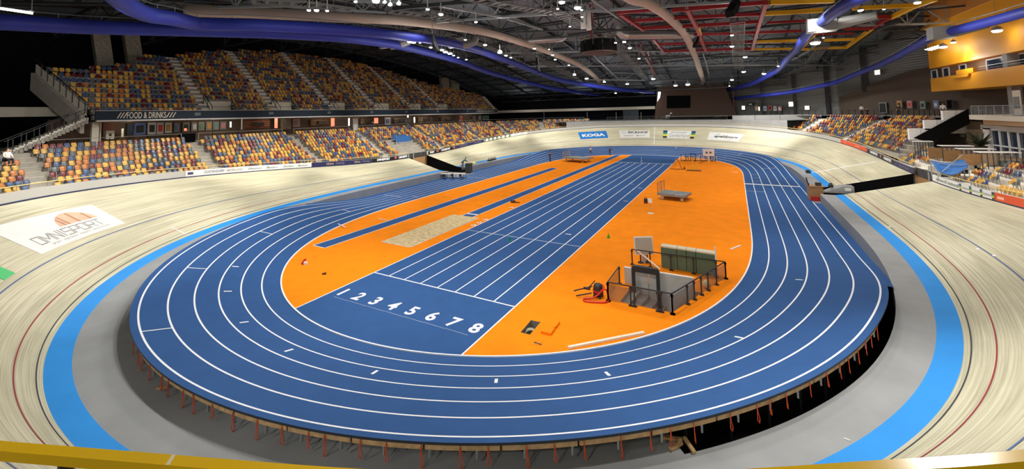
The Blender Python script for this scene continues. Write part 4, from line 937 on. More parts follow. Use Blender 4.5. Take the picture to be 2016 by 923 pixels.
po = [(262, 287, 242, 266, 'blue', 'black', 'large blue poster behind the leftmost seats, beside the black fridge'), (290, 307, 241, 265, 'white', 'black', 'white framed poster with a dark picture, first of three white frames'), (308, 322, 241, 264, 'white', 'red', 'white framed poster with a red picture, second of three white frames'), (324, 338, 241, 262, 'white', 'ochre', 'white framed poster with a yellow picture, third of three white frames'), (342, 353, 242, 260, 'grey', 'blue', 'grey framed poster with a blue picture, right of the white frames'), (359, 373, 241, 259, 'grey', 'black', 'grey framed poster with a black picture above the laptop counter'), (376, 388, 241, 258, 'grey', 'white', 'grey framed poster with a pale picture, seventh along the left concourse'), (390, 402, 240, 257, 'grey', 'green', 'grey framed poster with a green picture, eighth along the left concourse'), (405, 417, 239, 257, 'grey', 'ochre', 'grey framed poster with an ochre picture, ninth along the left concourse'), (419, 431, 239, 256, 'grey', 'teal', 'grey framed poster with a teal picture, tenth along the left concourse'), (433, 445, 239, 255, 'grey', 'pink', 'grey framed poster with a pink picture, left of the upright white lamp'), (576, 590, 234, 250, 'pink', 'grey', 'pale pink poster between the two bar counters on the left concourse'), (757, 768, 231, 246, 'white', 'blue', 'white poster with a blue picture in mid concourse'), (904, 910, 228, 238, 'pink', 'red', 'bright pink sign towards the far end of the left concourse'), (924, 929, 227, 237, 'grey', 'black', 'grey poster left of the mauve one at the far end of the concourse'), (931, 936, 227, 237, 'pink', 'grey', 'mauve poster at the far end of the left concourse'), (941, 947, 227, 236, 'grey', 'white', 'grey poster with a white picture near the far concourse end'), (950, 962, 227, 236, 'teal', 'green', 'green poster last along the left concourse')]
for x0, x1, y0, y1, c, d, lab in po: kbox('poster', x0, x1, y0, y1, [('frame', pm(c), 0, 0), ('picture', pm(d), .2, .06)], lab, 'poster', .08)
kbox('drinks_fridge', 246, 259, 243, 267, [('body', M_blkm, 0, 0), ('door_glass', M_glassd, .12, .05)], 'black drinks fridge behind the leftmost seats', 'fridge', .6)
kbox('vending_machine', 204, 221, 257, 274, [('body', M_crm, 0, 0), ('dispenser', M_dark, .36, .06)], 'cream vending machine by the brown panel at the near concourse end', 'vending machine', .7, X=KX+2)
kbox('rust_wall_board', 201, 226, 235, 273, [('board', mat('rust panel', srgb(92, 44, 30), .7), 0, 0)], 'rust brown wall panel behind the cream vending machine', 'panel', .12)
kbox('leaning_board', 238, 243, 253, 270, [('panel', M_wht, 0, 0)], 'narrow white board leaning behind the leftmost seats', 'board', .1, X=KX+1)
mb = MB(); a = pxx(187, 240, -40.5); mb.bar((-40.5, a[1], CZ), (-40.5, a[1], 10.2), .55); b = pxx(198, 250, -42); mb.bar((-42, b[1], CZ), (-42, b[1], 10.2), .12); struct('trim_concourse_column', mb, M_crm)
for x0, x1, y0, y1, c, lab in ((478, 530, 236, 254, srgb(120, 62, 42), 'reddish bar counter and shelves, first from the near end of the concourse'), (610, 648, 234, 249, srgb(96, 62, 40), 'dark timber bar front beside the pink glowing sign'), (708, 734, 232, 246, srgb(70, 54, 44), 'dark shelf unit left of the orange panel on the concourse'), (774, 801, 231, 243, srgb(58, 60, 60), 'grey shelf unit in mid concourse, right of the blue poster'), (822, 850, 230, 241, srgb(110, 96, 84), 'pale rack of leaflets beyond the hanging lamp'), (866, 892, 229, 240, srgb(64, 40, 38), 'dark red bar front far along the concourse')):
    k = kbox('bar_counter', x0, x1, y0, y1, [('back_panel', mat('bar %.3f' % c[0], c, .7, noise=.4, nscale=2.), 0, 0), ('counter', M_dark, .30, .5)], lab, 'bar counter', .3)
    a, b = pxx(x0, y1, KX+.4), pxx(x1, y0, KX+.4)
    for f in (.3, .55, .8): mb = MB(); mb.box((KX+.4, (a[1]+b[1])/2, a[2]+(b[2]-a[2])*f), (.25, b[1]-a[1]-.2, .05)); mb.build('shelf', M_tim, k)
M_redglow = mat('red sign glow', (.8, .1, .05), .5, emit=(1, .22, .12), estr=1.6)
for x0, x1, y0, y1, lab in ((539, 546, 230, 254, 'tall glowing orange-red sign right of the reddish bar'), (650, 658, 231, 250, 'glowing pink-red sign right of the dark timber bar'), (735, 744, 231, 244, 'orange lit panel left of the blue poster'), (361, 367, 252, 258, 'small glowing orange screen on the black counter by the second aisle')):
    kbox('lit_sign', x0, x1, y0, y1, [('casing', M_dark, 0, 0), ('lit_face', M_redglow, .08, .06)], lab, 'lit sign', .12, X=KX+1.2)
kbox('pale_door', 695, 704, 233, 257, [('panel', M_wht, 0, 0)], 'white door panel right of the second upright lamp on the concourse', 'door', .1, X=KX+3)
kbox('draped_cloth', 552, 572, 234, 255, [('cloth', mat('grey cloth', srgb(112, 100, 88), .9, noise=.3, nscale=2.), 0, 0)], 'grey brown drape between the red sign and the pink poster', 'drape', .2, X=KX+.8)
for x, y0, y1, lab in ((454, 240, 250, 'upright white tube lamp right of the framed posters on the left concourse'), (687, 233, 247, 'upright white tube lamp left of the white door on the concourse'), (803, 226, 231, 'small bright lamp hanging below the fascia in mid concourse'), (816, 231, 241, 'upright bright lamp beyond the hanging one on the concourse'), (476, 231, 254, 'slim pale lit post at the near edge of the reddish bar')):
    a, b = pxx(x, y1, KX+2), pxx(x, y0, KX+2); t = thing('tube_lamp', lab, 'lamp', a); mb = MB(); mb.tube([a, (a[0], a[1], b[2])], .09, 8); mb.build('tube', M_lamp if x != 476 else M_wht, t); mb = MB(); mb.box((a[0], a[1], a[2]-.03), (.25, .25, .06)); mb.build('base', M_gal, t)
# black laptop counter by the second aisle
p = pxx(368, 268, -39.5); t = thing('black_counter', 'small black draped counter at the top of the second aisle', 'counter', (p[0], p[1], CZ)); mb = MB(); mb.box((p[0], p[1], CZ+.55), (.8, 1.5, 1.1)); mb.build('drape', M_blk, t); mb = MB(); mb.box((p[0], p[1], CZ+1.12), (.9, 1.6, .05)); mb.build('top', M_blkm, t)
# rails at the back of the lower left stand, broken at the aisles
cuts = [-.6]+[a for a in AISL if 0 < a < 72]+[SE-1]
for i in range(len(cuts)-1):
    s0_, s1_ = cuts[i]+.9, cuts[i+1]-.9; ss = np.linspace(s0_, s1_, 8) if s1_ < 73 else np.linspace(s0_, s1_, 16); P, N = lpath(ss, -.55)
    t = rail('stand_rail', f'pale rail behind the lower left seats, {nth(i+1)} section from the near end', [(*p, CZ) for p in P], 1.1, mat('pale rail', srgb(176, 174, 166), .45, .3), 2.4, 0, 'rail')
# ---- near end of the upper stand: parapet, stairs, railings, balcony
mb = MB(); mbr = MB(); mbu = MB()
for k in range(0, 8):
    X, Z = upk(k); X2, Z2 = upk(k+1); y, y2 = yl(k)-.55, yl(k+1)-.55
    mb.prism([(X, y, Z), (X2, y2, Z2), (X2, y2, Z2+.95), (X, y, Z+.95)], (0, -.08, 0)); mbr.bar((X, y-.1, Z+.2), (X, y-.1, Z+1.55), .08)
    mbr.bar((X, y-.1, Z+1.5), (X2, y2-.1, Z2+1.5), .07); mbu.prism([(X, y-.1, Z-1.9), (X2, y2-.1, Z2-1.9), (X2, y2-.1, Z2), (X, y-.1, Z)], (0, -.3, 0))
struct('wall_stand_end', mb, M_crm); struct('wall_stand_end_lower', mbu, M_conc)
o = mbr.build('stand_end_rail', M_blkm, loc=(UX-4, UY0-2, 13)); tag(o, 'black stepped railing up the near end of the upper left seats', 'railing')
mb = MB(); mbs = MB(); mbr = MB(); N_ = 20
for i in range(N_):
    z = 10.6-(10.6-CZ)*(i+1)/N_; y = UY0-.6-5.4*i/N_; mb.box((-40.1, y, z+.08), (1.8, .3, .17)); mbs.box((-40.1, y, z-.25), (1.7, .3, .5))
    if i % 3 == 0: mbr.bar((-39.2, y, z), (-39.2, y, z+1.15), .06); mbr.bar((-41., y, z), (-41., y, z+1.15), .06)
for x in (-39.2, -41.): mbr.bar((x, UY0-.6, 10.45+1.1), (x, UY0-6, CZ+1.1), .06)
struct('floor_stand_stairs', mb, M_step); struct('floor_stand_stairs_soffit', mbs, M_conc); o = mbr.build('stair_railing', M_blkm, loc=(-40, UY0-3, 9)); tag(o, 'black railing beside the stair down from the near end of the fascia', 'railing')
a, b = pxx(-60, 220, -47), pxx(116, 220, -47); mb = MB(); mb.box((-47, (a[1]+b[1])/2, b[2]), (.5, b[1]-a[1], 1.05)); struct('trim_side_beam', mb, M_crm)
# stair at the far end of the upper stand
mb = MB()
for k in range(0, 8): X, Z = upk(k); mb.box((X, yr(k)+.5, Z-.05), (.8, 1.1, .25)); mb.box((X-.4, yr(k)+.5, Z+.2), (.4, 1.1, .2))
struct('floor_upper_far_steps', mb, M_step)
# vomitory rails at the bottom of the upper aisles
for i, (a, b) in enumerate(VOM):
    t = thing('vomitory_railing', f'black railing round the {nth(i+1)} stair opening from the near end of the upper seats', 'railing', (UX, (a+b)/2, UZ)); mb = MB()
    for y in (a, b): mb.bar((UX+.3, y, UZ), (UX-2, y, UZ+2.2), .05); mb.bar((UX+.3, y, UZ+1), (UX-2, y, UZ+2.8), .06); mb.bar((UX-2, y, UZ+1), (UX-2, y, UZ+2.8), .06); mb.bar((UX+.3, y, UZ), (UX+.3, y, UZ+1), .06); mb.bar((UX-.9, y, UZ+.4), (UX-.9, y, UZ+1.9), .06)
    mb.bar((UX+.2, a-3, UZ+.95), (UX+.2, b, UZ+.95), .05); mb.build('rail', M_blkm, t); mb = MB(); mb.box((UX-2.1, (a+b)/2, UZ+1.0), (.2, b-a, 1.6)); mb.build('rear_panel', M_crm, t); mb = MB(); mb.box((UX-1, (a+b)/2, UZ-.1), (2.2, b-a, .12)); mb.build('landing', M_conc, t)
# inclined grey pylons behind the upper seats
for (p, q, w, X, lab) in (((192, 121), (178, 60), 33, -54.6, 'leaning grey clad pylon behind the upper seats, left of the near pair'), ((254, 121), (239, 60), 30, -54.6, 'leaning grey clad pylon behind the upper seats, right of the near pair'), ((872, 173), (864, 110), 14, -54.6, 'leaning grey clad pylon behind the far upper seats, left of the far pair'), ((892, 177), (889, 110), 13, -54.6, 'upright grey clad pylon behind the far upper seats, right of the far pair')):
    a0, a1, b1, b0 = (pxx(x, y, X) for x, y in ((p[0], p[1]+8), (p[0]+w, p[1]+8), (q[0]+w, q[1]-30), (q[0], q[1]-30))); mb = MB(); mb.prism([a0, a1, b1, b0], (-1.0, 0, 0)); o = mb.build('clad_pylon', mat('pylon cladding', srgb(168, 160, 142), .8, noise=.2, nscale=3.), loc=(a0+b1)/2); tag(o, lab, 'pylon')
# ================================================================== seats: the 300 nearest are things of their own, the rest one mass
def seat_label(c, blk, row, col):
    side, b = blk; cn = SEATW[c][0]
    where = {'L': 'lower left stand', 'U': 'upper left stand', 'R': 'far right stand', 'V': 'near right terrace'}[side]
    bl = f'{nth(b)} block from the far end' if side == 'L' else f'{nth(b)} block from the near end'
    return f'{cn} tip-up seat, {nth(row)} row from top, {nth(col)} along it, {bl}, {where}'.replace(', '+where, f' of {where}')
vis = []
for s in SEATS:
    X, Y, c = proj((s[0], s[1], s[2]+.6))
    if c > 1 and 2 < X < 2012 and -20 < Y < 930: vis.append((c, s))
vis.sort(key=lambda a: a[0])
near = [s for c, s in vis[:300]]; rest = [s for c, s in vis[300:]]
for s in near:
    e = bpy.data.objects.new('stadium_seat', None); C.objects.link(e); e.location = s[:3]; e.rotation_euler = (0, 0, s[3]); e.empty_display_size = .1
    where = {'L': 'left', 'R': 'right', 'V': 'terrace', 'U': 'upper'}[s[5][0]]
    tag(e, f'{SEATW[s[4]][0]} tip-up seat in the {nth(s[6])} row from the top, {nth(s[7])} along, {nth(s[5][1]+1)} {where} block', 'seat', f'{SEATW[s[4]][0]} tip-up seats')
    for nm, me in seat_meshes(s[4]):
        o = bpy.data.objects.new(nm, me); C.objects.link(o); o.parent = e
big = MB(); V, F, Mi = [], [], []
lov = np.array(BACK[0]+PAN[0]); n1 = len(BACK[0]); lof = BACK[1]+[tuple(i+n1 for i in f) for f in PAN[1]]
lbox = MB(); lbox.bar((-.2, .03, .40), (.2, .03, .40), .05, .06); lbox.bar((0, .06, 0), (0, .04, .42), .05, .05)
nv = len(lov); lv2 = np.vstack([lov, np.array(lbox.v)]); lf2 = lof+[tuple(i+nv for i in f) for f in lbox.f]
allv, allf, allm = [], [], []
for k, s in enumerate(rest):
    c, q = math.cos(s[3]), math.sin(s[3]); A = np.array(((c, -q, 0), (q, c, 0), (0, 0, 1)))
    allv.append(lv2 @ A.T+np.array(s[:3])); o = k*len(lv2)
    allf += [tuple(i+o for i in f) for f in lf2]; allm += [s[4]]*len(lof)+[5]*len(lbox.f)
me = bpy.data.meshes.new('stadium_seats'); me.from_pydata(np.vstack(allv).tolist(), [], allf)
for m in SEATM: me.materials.append(m)
me.polygons.foreach_set('material_index', allm); me.update()
o = bpy.data.objects.new('distant_seating', me); C.objects.link(o)
tag(o, 'all the other yellow, orange, red, blue and grey tip-up seats further away in the stands', 'seats', kind='stuff')
# ================================================================== roof, trusses, ducts, lamps
def zduct(y): return 15.1+3.8*max(0, 1-((y-33)/53)**2)
def zch(y): return zduct(y)+2.3
def zroof(y): return 16.6+9.0*max(0, 1-((y-33)/66)**2)
def onsurf(x, y, f, far=125):
    d = ray(x, y); prev = None
    for k in np.arange(6, far, .25):
        p = CAM+d*k
        if p[2] > f(p[1]): return p
    return CAM+d*far
def cp(x, y, dz=0.): return onsurf(x, y, lambda Y: zch(Y)+dz)
def dpt(x, y, dz=0.): return onsurf(x, y, lambda Y: zduct(Y)+dz)
# roof sheet
mb = MB(); ys = np.linspace(-62, 116, 60)
mb.strip([(-59, y, zroof(y)) for y in ys], [(75, y, zroof(y)) for y in ys]); mb.strip([(-59, y, zroof(y)+.3) for y in ys], [(75, y, zroof(y)+.3) for y in ys]); struct('ceiling', mb, M_roof)
M_st = mat('dark roof steel', srgb(58, 62, 64), .5, .3); M_st2 = mat('pale roof steel', srgb(150, 158, 160), .4, .4); M_blkst = mat('black roof steel', (.016, .017, .019), .6)
# regular purlins and trusses
mb = MB()
for x in np.arange(-54, 70, 7.6):
    for a, b in zip(ys[:-1:2], ys[1::2]): mb.bar((x, a, zroof(a)-.35), (x, b+3.1, zroof(b+3.1)-.35), .22, .5)
struct('ceiling_purlins', mb, M_blkst)
for i, y in enumerate(np.arange(-4, 106, 9.)):
    mb = MB(); zt, zb = zroof(y)-.8, zch(y)+.9
    if zt-zb < 1.2: zb = zt-1.6
    x0, x1 = -52., 62.; mb.bar((x0, y, zt), (x1, y, zt), .2, .3); mb.bar((x0, y, zb), (x1, y, zb), .16, .22); n = 20
    for k in range(n):
        xa, xb, xm = x0+(x1-x0)*k/n, x0+(x1-x0)*(k+1)/n, x0+(x1-x0)*(k+.5)/n
        mb.bar((xa, y, zt), (xm, y, zb), .11); mb.bar((xm, y, zb), (xb, y, zt), .11); mb.bar((xm, y, zb), (xm, y, zt), .09)
    struct('ceiling_truss', mb, M_st)
for i, x in enumerate((-31., -14, 4, 21, 38)):
    mb = MB(); yy = np.arange(-2, 100, 5.1)
    for k, (a, b) in enumerate(zip(yy[:-1], yy[1:])):
        za, zb_ = zch(a)+1.4, zch(b)+1.4; mb.bar((x, a, za), (x, b, zb_), .16); m_ = (a+b)/2; mb.bar((x, a, za), (x, m_, zroof(m_)-.8), .10); mb.bar((x, m_, zroof(m_)-.8), (x, b, zb_), .10)
    struct('ceiling_truss', mb, M_st)
def beam(pts, w, m, name='ceiling_beam', dz=0., h=None):
    P = [cp(x, y, dz) for x, y in pts]; mb = MB()
    for a, b in zip(P[:-1], P[1:]): mb.bar(a, b, w, h or w*1.2)
    return struct(name, mb, m)
def chord(pts, m, w=.22, web=True, top=2.2, n=9):
    P = [cp(x, y) for x, y in pts]; mb = MB(); L = P[0]; 
    for a, b in zip(P[:-1], P[1:]):
        mb.bar(a, b, w)
        if web:
            k = max(2, int(np.linalg.norm(b-a)/5)); ztp = lambda p: p+[0, 0, min(top, zroof(p[1])-.6-p[2])]
            mb.bar(ztp(a), ztp(b), w*.9)
            for i in range(k):
                u, v, c = a+(b-a)*i/k, a+(b-a)*(i+1)/k, a+(b-a)*(i+.5)/k; mb.bar(ztp(u), c, .12); mb.bar(c, ztp(v), .12); mb.bar(c, ztp(c), .1)
    struct('ceiling_chord', mb, m)
chord([(1000, 131), (1280, 129.5), (1560, 128), (1822, 131)], M_st2, .26)
chord([(1150, 157), (1300, 158.5), (1510, 160)], M_st2, .24)
chord([(985, 105), (1226, 100.5), (1500, 104)], M_st2, .2)
chord([(860, 43.5), (1000, 33), (1208, 19), (1440, 4)], M_st2, .26)
chord([(1000, 64), (1143, 58), (1420, 63)], M_st, .24)
chord([(1240, 112), (1420, 111), (1590, 111)], M_st, .24)
chord([(1690, 50), (1820, 47), (2010, 32)], M_st2, .24)
chord([(1700, 60), (1840, 62)], M_blkst, .24)
chord([(430, 14), (560, 12), (760, 25)], M_st2, .2)
chord([(0, 4), (200, 8), (330, 14)], M_st, .2)
beam([(866, 11), (993, 34)], .22, M_st2); beam([(700, 3), (790, 3)], .2, M_st2); beam([(774, 17), (900, 6), (1020, -3)], .3, M_blkst); beam([(1000, 37), (1068, 58)], .2, M_st2); beam([(1165, -2), (1216, 34)], .22, M_st2); beam([(1167, 107), (1220, 158)], .2, M_st2)
beam([(1384, 105), (1392, 130), (1397, 155)], .2, M_st2); beam([(1649, 119), (1690, 85), (1735, 52), (1770, 40)], .55, M_st); beam([(1560, 118), (1590, 101), (1606, 88)], .25, M_st2)
M_rd = mat('red roof steel', srgb(140, 24, 30), .45); M_yl = mat('yellow roof steel', srgb(222, 170, 20), .45); M_dr = mat('dark red tube', srgb(96, 34, 34), .5)
for pts, w in (([(1214, 25), (1290, 19)], .32), ([(1323, 20.5), (1435, 11), (1510, 5)], .38), ([(1221, 27), (1266, 58)], .38), ([(1250, 41), (1359, 34), (1497, 28)], .34), ([(1266, 56), (1400, 49), (1491, 43)], .36), ([(1366, 68), (1480, 64.5), (1578, 61)], .32), ([(1297, 87), (1480, 82.5)], .30), ([(1307, 101), (1480, 96)], .36), ([(1353, 17), (1372, 55), (1390, 101)], .42), ([(1508, 5), (1494, 50), (1480, 98)], .40), ([(1286, 76), (1308, 103)], .36), ([(1718, 54), (1752, 34)], .34), ([(1688, 35), (1752, 33)], .36), ([(1664, 57.5), (1716, 56)], .30), ([(1510, 45), (1600, 40)], .26), ([(1600, 68), (1680, 66)], .2)): beam(pts, w, M_rd, 'ceiling_red_beam')
for pts, w in (([(1259, 90), (1290, 145)], .5), ([(1262, 85), (1256, 120), (1262, 132)], .25), ([(1275, 100), (1297, 172)], .3), ([(1167, 0), (1167, 70)], .12)): beam(pts, w, M_dr, 'ceiling_red_tube', .6)
for pts, w in (([(1515, 5), (1640, 1)], .42), ([(1505, 27), (1560, 24), (1619, 20)], .40), ([(1487, 82.5), (1575, 80)], .36), ([(1481, 97), (1576, 96)], .3), ([(1576, 97.5), (1622, 95), (1666, 93.5)], .34), ([(1665, 94), (1690, 76), (1717, 56)], .38), ([(1753, 35), (1798, 13), (1842, -2)], .42), ([(1679, 16.5), (1797, 10.5)], .36), ([(1622, 79.5), (1688, 77)], .34), ([(1577, 97), (1608, 65)], .2), ([(1374, 52), (1378, 66)], .5)): beam(pts, w, M_yl, 'ceiling_yellow_beam', .1)
mb = MB(); a = cp(1842, 45, .8)
for q in (((1812, 63), (1850, 40), (1890, 30), (1850, 60)),): mb.prism([cp(x, y, .8) for x, y in q], (0, 0, .3))
struct('ceiling_yellow_panel', mb, M_amber)
# catwalks: two stringers, rungs, light rails
def catwalk(pts, wd, m=mat('catwalk steel', srgb(124, 126, 124), .5, .4), dz=-.1, rung=.9, railh=1.0):
    P = [cp(x, y, dz) for x, y in pts]; mb = MB()
    for a, b in zip(P[:-1], P[1:]):
        d = b-a; L = np.linalg.norm(d); d /= L; s = np.cross(d, (0, 0, 1.)); s /= np.linalg.norm(s)
        for k in (-wd/2, wd/2):
            mb.bar(a+s*k, b+s*k, .08, .2)
            for h in (railh*.5, railh): mb.bar(a+s*k+[0, 0, h], b+s*k+[0, 0, h], .05)
        n = max(2, int(L/rung))
        for i in range(n+1):
            c = a+d*L*i/n; mb.bar(c-s*wd/2, c+s*wd/2, .30, .05)
            if i % 2 == 0:
                for k in (-wd/2, wd/2): mb.bar(c+s*k, c+s*k+[0, 0, railh], .05)
    struct('ceiling_catwalk', mb, m)
catwalk([(1216, 96), (1250, 133), (1280, 168)], 1.6); catwalk([(1100, 25), (1160, 58)], 1.6); catwalk([(1452, 45), (1453, 100), (1452, 165)], 1.7); catwalk([(1012, 90), (1075, 125), (1135, 155)], 1.4); catwalk([(1512, 159), (1560, 143), (1604, 128)], 1.5); catwalk([(771, 23), (840, 31), (905, 42)], 1.4); catwalk([(500, 3), (600, 8), (690, 20)], 1.6); catwalk([(920, -5), (1000, 12), (1090, 26)], 1.5); catwalk([(1600, 118), (1622, 90)], 1.5); catwalk([(905, 75), (960, 92), (1010, 115)], 1.2)
# white service rods and hangers
mb = MB()
for x, y0, y1 in ((1045, 0, 16), (1085, 2, 22), (1130, 10, 52), (1152, 5, 50), (1350, 4, 18), (1354, 4, 18), (1033, 90, 128), (856, 53, 68), (850, 53, 68), (1058, 100, 116), (1766, 8, 22), (1515, 158, 240), (1312, 10, 25), (942, 122, 140)):
    a = cp(x, y1, -.3); z = zat(a[:2], y0); mb.bar(a, (a[0], a[1], z), .07)
struct('ceiling_hangers', mb, M_st2)
mb = MB()
for x, y in ((1159, 45), (1148, 42)): p = cp(x, y); mb.tube([p-[0, 0, .9], p+[0, 0, 1.2]], .32, 10)
struct('ceiling_white_pipe', mb, M_wht)
# ---------------------------------------------------------------- ducts
def smooth(P, n=5):
    P = np.array(P); t = np.r_[0, np.cumsum(np.linalg.norm(np.diff(P[:, :2], axis=0), axis=1))]; out = []
    for i in range(len(P)-1):
        p0, p1, p2, p3 = P[max(i-1, 0)], P[i], P[i+1], P[min(i+2, len(P)-1)]
        for k in range(n):
            u = k/n; out.append(.5*((2*p1)+(-p0+p2)*u+(2*p0-5*p1+4*p2-p3)*u*u+(-p0+3*p1-3*p2+p3)*u**3))
    return out+[P[-1]]
def ductmat(name, c, c2): return mat(name, c, .45, noise=0, col2=c2, nscale=.25)
M_db = mat('blue duct fabric', srgb(38, 50, 142), .55, noise=.10, nscale=.35, spec=.3); M_dbe = mat('beige duct fabric', srgb(176, 162, 148), .6, noise=.05, nscale=.4, spec=.3); M_met = mat('spiral duct metal', (.36, .35, .34), .4, .7)
def duct(pts, m, name, lab, cat='duct', rad=None, dz=0., cuffs=True):
    P, Rr = [], []
    for x, y, w in pts:
        p = dpt(x, y, dz); d = (p-CAM) @ AF; P.append(p); Rr.append(w*d/CF/2)
    r = rad or float(np.median(Rr)); S = smooth(P); c = S[len(S)//2]; t = thing(name, lab, cat, c); mb = MB(); mb.tube(S, r, 14); mb.build('skin', m, t, smooth=True)
    if cuffs:
        for i in range(4, len(S)-2, 6):
            a, b = S[i], S[i+1]; d = (b-a)/np.linalg.norm(b-a); mb = MB(); mb.tube([a-d*.04, a+d*.04], r*1.015, 14, False); mb.build('seam_ring', m, t)
    mb = MB(); mb.tube([p+[0, 0, r+.25] for p in S], .035, 4)
    for i in range(0, len(S), 4): mb.bar(S[i]+[0, 0, r], S[i]+[0, 0, r+.3], .03)
    mb.build('hanging_rail', M_st2, t); return t, S, r
duct([(-60, 41, 40), (0, 43, 36), (85, 48, 32), (170, 53, 27), (337, 58.5, 21), (500, 64, 17), (600, 69, 16), (680, 75, 15), (750, 84, 13), (800, 93, 12.5), (900, 119, 11), (950, 138, 10), (1000, 153, 9), (1060, 168, 8.5), (1100, 176, 8), (1183, 187.5, 8)], M_db, 'ventilation_duct', 'lower of the two blue fabric ducts sweeping over the left stand', rad=.50)
duct([(205, -30, 48), (248, 8, 44), (290, 28, 32), (337, 36, 22), (365, 42, 17), (400, 47.5, 15), (500, 49, 14), (600, 54, 13.5), (680, 59, 13), (750, 66, 14), (800, 72, 14), (850, 78, 13), (900, 88, 12), (950, 102, 11.5), (1000, 120, 10), (1060, 143, 9), (1100, 157, 8), (1160, 168, 8), (1230, 177, 8), (1287, 181.5, 7)], M_db, 'ventilation_duct', 'upper of the two blue fabric ducts over the left stand', rad=.50)
duct([(362, 20, 25), (440, 23, 24), (510, 26, 22), (600, 30, 20), (680, 35, 18), (780, 39.5, 17), (850, 47, 15), (900, 53.5, 14), (950, 62, 13.5), (1000, 75, 12.5), (1060, 94.5, 10), (1100, 110, 9), (1140, 127.5, 9), (1170, 149.5, 9), (1192, 172, 7)], M_dbe, 'ventilation_duct', 'long beige fabric duct over the infield left of the hanging black drum', rad=.54, dz=2.3)
duct([(1205, -25, 46), (1245, -2, 42), (1275, 6, 38), (1308, 27, 30), (1330, 47, 25), (1346, 64, 20), (1353, 76, 17), (1362, 95, 16), (1372, 120, 14), (1380, 145, 12), (1390, 176, 8)], M_dbe, 'ventilation_duct', 'beige fabric duct over the infield right of the hanging black drum', rad=.54, dz=2.3)
duct([(1760, -30, 44), (1682, 2, 36), (1650, 20, 32), (1618, 44, 28), (1590, 66, 24), (1569, 97, 20), (1556, 109, 19), (1534, 135, 18), (1502, 154, 13), (1470, 168, 10), (1423, 178, 8), (1375, 182.5, 8), (1300.6, 182.5, 7)], M_db, 'ventilation_duct', 'blue fabric duct over the right straight, inner of the two on the right', rad=.50)
duct([(2090, 4, 32), (2016, 24, 28), (1955, 41, 25), (1873, 62, 22), (1829, 77, 20), (1780, 104, 18), (1733, 127, 15), (1690, 144, 14), (1647, 161.5, 12), (1603, 172, 11), (1560, 181, 10), (1502, 188, 8), (1431, 195, 6)], M_db, 'ventilation_duct', 'blue fabric duct in front of the amber block, outer of the two on the right', rad=.39, dz=-2.5)
def mduct(x0, y0, x1, y1, w, lab, dz=2.7, elbow=None):
    a, b = dpt(x0, y0, dz), dpt(x1, y1, dz); b = CAM+ray(x1, y1)*((a-CAM) @ AF); r = w*((a-CAM) @ AF)/CF/2; t = thing('metal_duct', lab, 'duct', (a+b)/2); mb = MB(); mb.tube([a, b], r, 14); mb.build('spiral_pipe', M_met, t, smooth=False); d = (b-a)/np.linalg.norm(b-a)
    n = int(np.linalg.norm(b-a)/1.6)
    for i in range(n+1): c = a+(b-a)*i/max(n, 1); mb = MB(); mb.tube([c-d*.06, c+d*.06], r*1.05, 14); mb.build('joint_ring', M_met, t)
    if elbow:
        e = a if elbow < 0 else b; s = d*(elbow); mb = MB(); mb.tube([e, e+s*r*1.2+[0, 0, .2*r], e+s*r*2.1+[0, 0, r*.9], e+s*r*2.4+[0, 0, r*2.6]], r*1.08, 14); mb.build('elbow', mat('bright elbow metal', (.55, .56, .56), .3, .8), t)
mduct(1028, 82, 1100, 77, 11.5, 'short metal duct joined to the left beige duct with a bright elbow', elbow=1); mduct(1364, 68, 1236, 70, 15, 'metal duct joined to the right beige duct with a bright elbow', elbow=1)
# metal junction boxes on the blue ducts
for (x0, x1, y0, y1, lab) in ((1594, 1640, 38, 62, 'galvanised junction box on the inner blue duct on the right'), (1836, 1868, 54, 76, 'galvanised junction box on the outer blue duct by the amber block')):
    a = dpt((x0+x1)/2, (y0+y1)/2, -.2 if x0 < 1700 else -2.5); dd = (a-CAM) @ AF; w, h = (x1-x0)*dd/CF, (y1-y0)*dd/CF; t = thing('duct_junction', lab, 'duct box', a); mb = MB(); mb.box(a, (w, 1.4, h), .0); mb.build('box', mat('dull duct box', (.24, .24, .23), .5, .4), t, bevel=.03); mb = MB()
    for k in (-.5, .5): mb.box(a+[0, 0, h*k], (w+.1, 1.5, .06))
    mb.build('flange', M_met, t); mb = MB(); mb.tube([a+[w*.5, 0, 0], a+[w*1.7, -1.2, .25]], [h*.5, h*.32], 10); mb.build('taper', mat('dull duct box', (.24, .24, .23), .5, .4), t)
for (x, y, w, lab) in ((778, 90, 20, 'grey metal elbow joining the lower left blue duct in mid view'), (912, 90, 16, 'grey metal elbow joining the upper left blue duct beside the bright lamps')):
    a = dpt(x, y, .0); r = w*((a-CAM) @ AF)/CF/2; t = thing('duct_elbow', lab, 'duct elbow', a); mb = MB(); mb.tube([a-[.3, .6, 0], a+[.3, .3, .3*r], a+[.9, 1.1, r], a+[1.1, 1.4, 2.2*r]], [r*.9, r*.95, r*.9, r*.85], 12); mb.build('elbow', mat('dull elbow', (.20, .20, .19), .5, .5), t); mb = MB(); mb.box(a+[-.6, -1.0, -.5*r], (1.6, .5, .12)); mb.build('bracket', M_gal, t)
